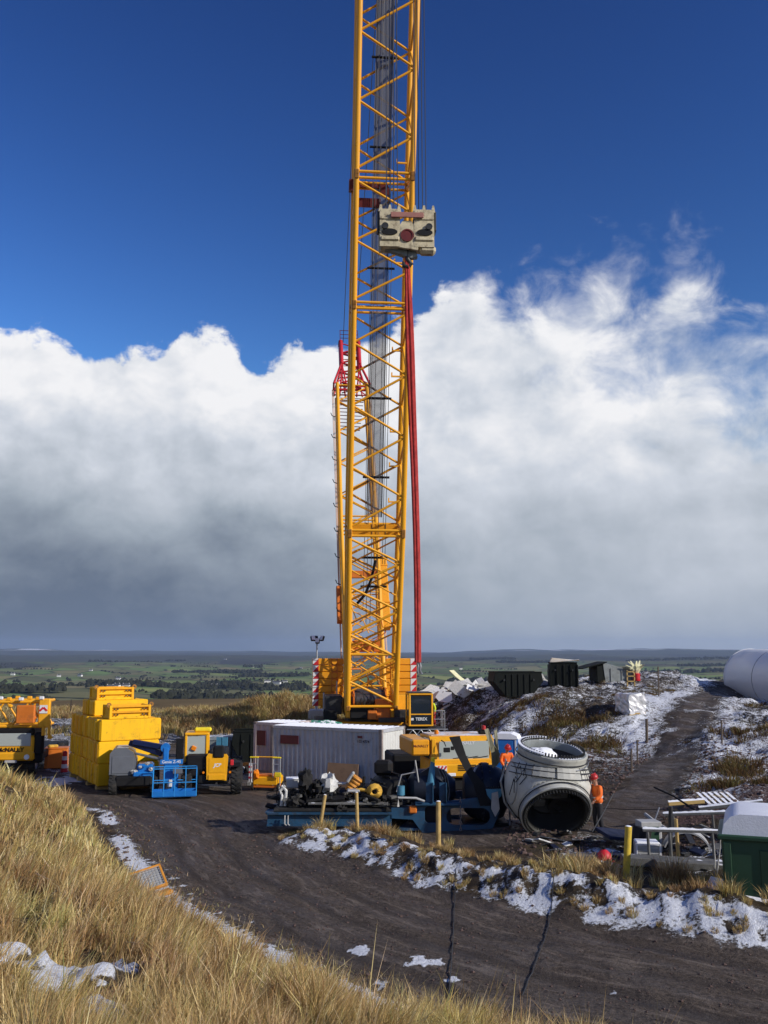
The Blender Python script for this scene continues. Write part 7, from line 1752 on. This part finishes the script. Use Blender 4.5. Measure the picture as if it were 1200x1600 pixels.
def verge_tufts():
    r = np.random.default_rng(31); sp = []
    # behind the snowy berm
    n = 1500; X = r.uniform(-4, 12, n); Y = r.uniform(19, 34, n); s, b, bq, ba, tq = zones(X, Y); t = fbm(X*.7, Y*.7, 33, 3)
    k = (b > .35) & (b < 2.6) & (ba > .3) & (t > .44) & (r.uniform(0, 1, n) < .62) & (s < -2)
    sp += [(x, y, r.uniform(.7, 1.5)*(.55 if .4 < x < 4.6 else 1)) for x, y in zip(X[k], Y[k])]
    X = r.uniform(-4, 13, 1400); Y = r.uniform(15, 33, 1400); s, b, bq, ba, tq = zones(X, Y); k = (b > -1.0) & (b < .4) & (ba > .5) & (s < -2)
    sp += [(x, y, r.uniform(.3, .6)) for x, y in zip(X[k], Y[k])]
    for px, py, y, sc in ((880, 1352, 25.2, 2.1), (905, 1350, 25.4, 1.8), (940, 1360, 24.8, 1.7), (1040, 1385, 24.0, 2.0), (1060, 1390, 23.8, 1.9), (1150, 1405, 23.2, 1.8), (1100, 1400, 23.5, 1.6), (515, 1292, 30.6, 1.7), (640, 1305, 28.8, 1.3), (600, 1296, 29.4, 1.6), (720, 1330, 27.2, .9), (780, 1332, 27.0, .9), (1185, 1405, 23.1, 1.6)):
        p = at_y(px, py, y); sp += [(p.x + r.normal(0, .12), y + r.normal(0, .15), sc*r.uniform(.7, 1)) for _ in range(3)]
    tufts('verge_grass', 'tussocks of dry brown grass along the top of the snowy berm', sp, 110, .12, .36, .007, [4, 3, 4, 1.5, .8, 5, 1.5], 35, .17, .55, .85)
    # heather and rush on the mound
    sp = []
    for px, py, y, w, dp, n in ((880, 1118, 51.5, 1.8, .9, 60), (830, 1132, 50, 1.6, .7, 34), (760, 1132, 55, 3.0, 1.5, 50), (900, 1150, 47, 1.4, .8, 24), (1165, 1150, 43.5, 1.6, 1.0, 22), (1150, 1200, 37.5, .6, 1.2, 26), (1130, 1235, 34, .7, .6, 10), (1190, 1240, 33.5, .8, .6, 12), (930, 1140, 47.5, 1.2, .8, 30)):
        p = at_y(px, py, y); sp += [(p.x + r.normal(0, w*.6), y + r.normal(0, dp*.6), r.uniform(.6, 1.3)) for _ in range(n)]
    X = r.uniform(3, 30, 2200); Y = r.uniform(40, 74, 2200); s, b, bq, ba, tq = zones(X, Y); t = fbm(X*.35, Y*.35, 37, 3); k = (tq > 2.4) & (t > .60) & (height(X, Y) > .7)
    sp += [(x, y, r.uniform(.35, .75)) for x, y in zip(X[k], Y[k])]
    tufts('mound_heather', 'dark brown heather and rush clumps on the snowy mound', sp, 60, .14, .42, .014, [.15, .05, .4, 1.2, 1, 6, .05], 41, .32, .7, .36)
    # moor grass behind the yard
    sp = []
    X = r.uniform(-62, 4, 5200); Y = r.uniform(66, 128, 5200); t = fbm(X*.2, Y*.2, 39, 3); k = (t > .40) & (np.abs(X) < Y*.5 + 4)
    sp += [(x, y, r.uniform(.7, 1.5)) for x, y in zip(X[k], Y[k])]
    p = at_y(430, 1105, 76); sp += [(p.x + r.normal(0, 3.2), 75 + r.normal(0, 2.0), r.uniform(1.0, 1.9)) for _ in range(500)]
    p = at_y(340, 1112, 74); sp += [(p.x + r.normal(0, 3.5), 74 + r.normal(0, 1.5), r.uniform(.9, 1.5)) for _ in range(320)]
    tufts('moor_grass', 'rough tawny moor grass beyond the yard', sp, 46, .24, .60, .024, [4, 2, 5, 2, 1, 3, 1], 43, .5, .5, .72)
verge_tufts()
# ================================================================== the hazy air
def build_haze():
    m = bpy.data.materials.new('haze'); m.use_nodes = True; N = m.node_tree.nodes; N.clear()
    out = N.new('ShaderNodeOutputMaterial'); v = N.new('ShaderNodeVolumePrincipled')
    v.inputs['Color'].default_value = (.50, .67, 1.0, 1); v.inputs['Density'].default_value = HAZE_DENSITY; v.inputs['Anisotropy'].default_value = .1
    m.node_tree.links.new(v.outputs[0], out.inputs['Volume']); MAT['haze'] = m
    o = MB().box((0, 0, 55), (36000, 36000, 430)).build('haze', 'haze'); tag(o, 'thin blue haze over the whole valley', 'haze', kind='stuff')
HAZE_DENSITY = 4.5e-5
build_haze()
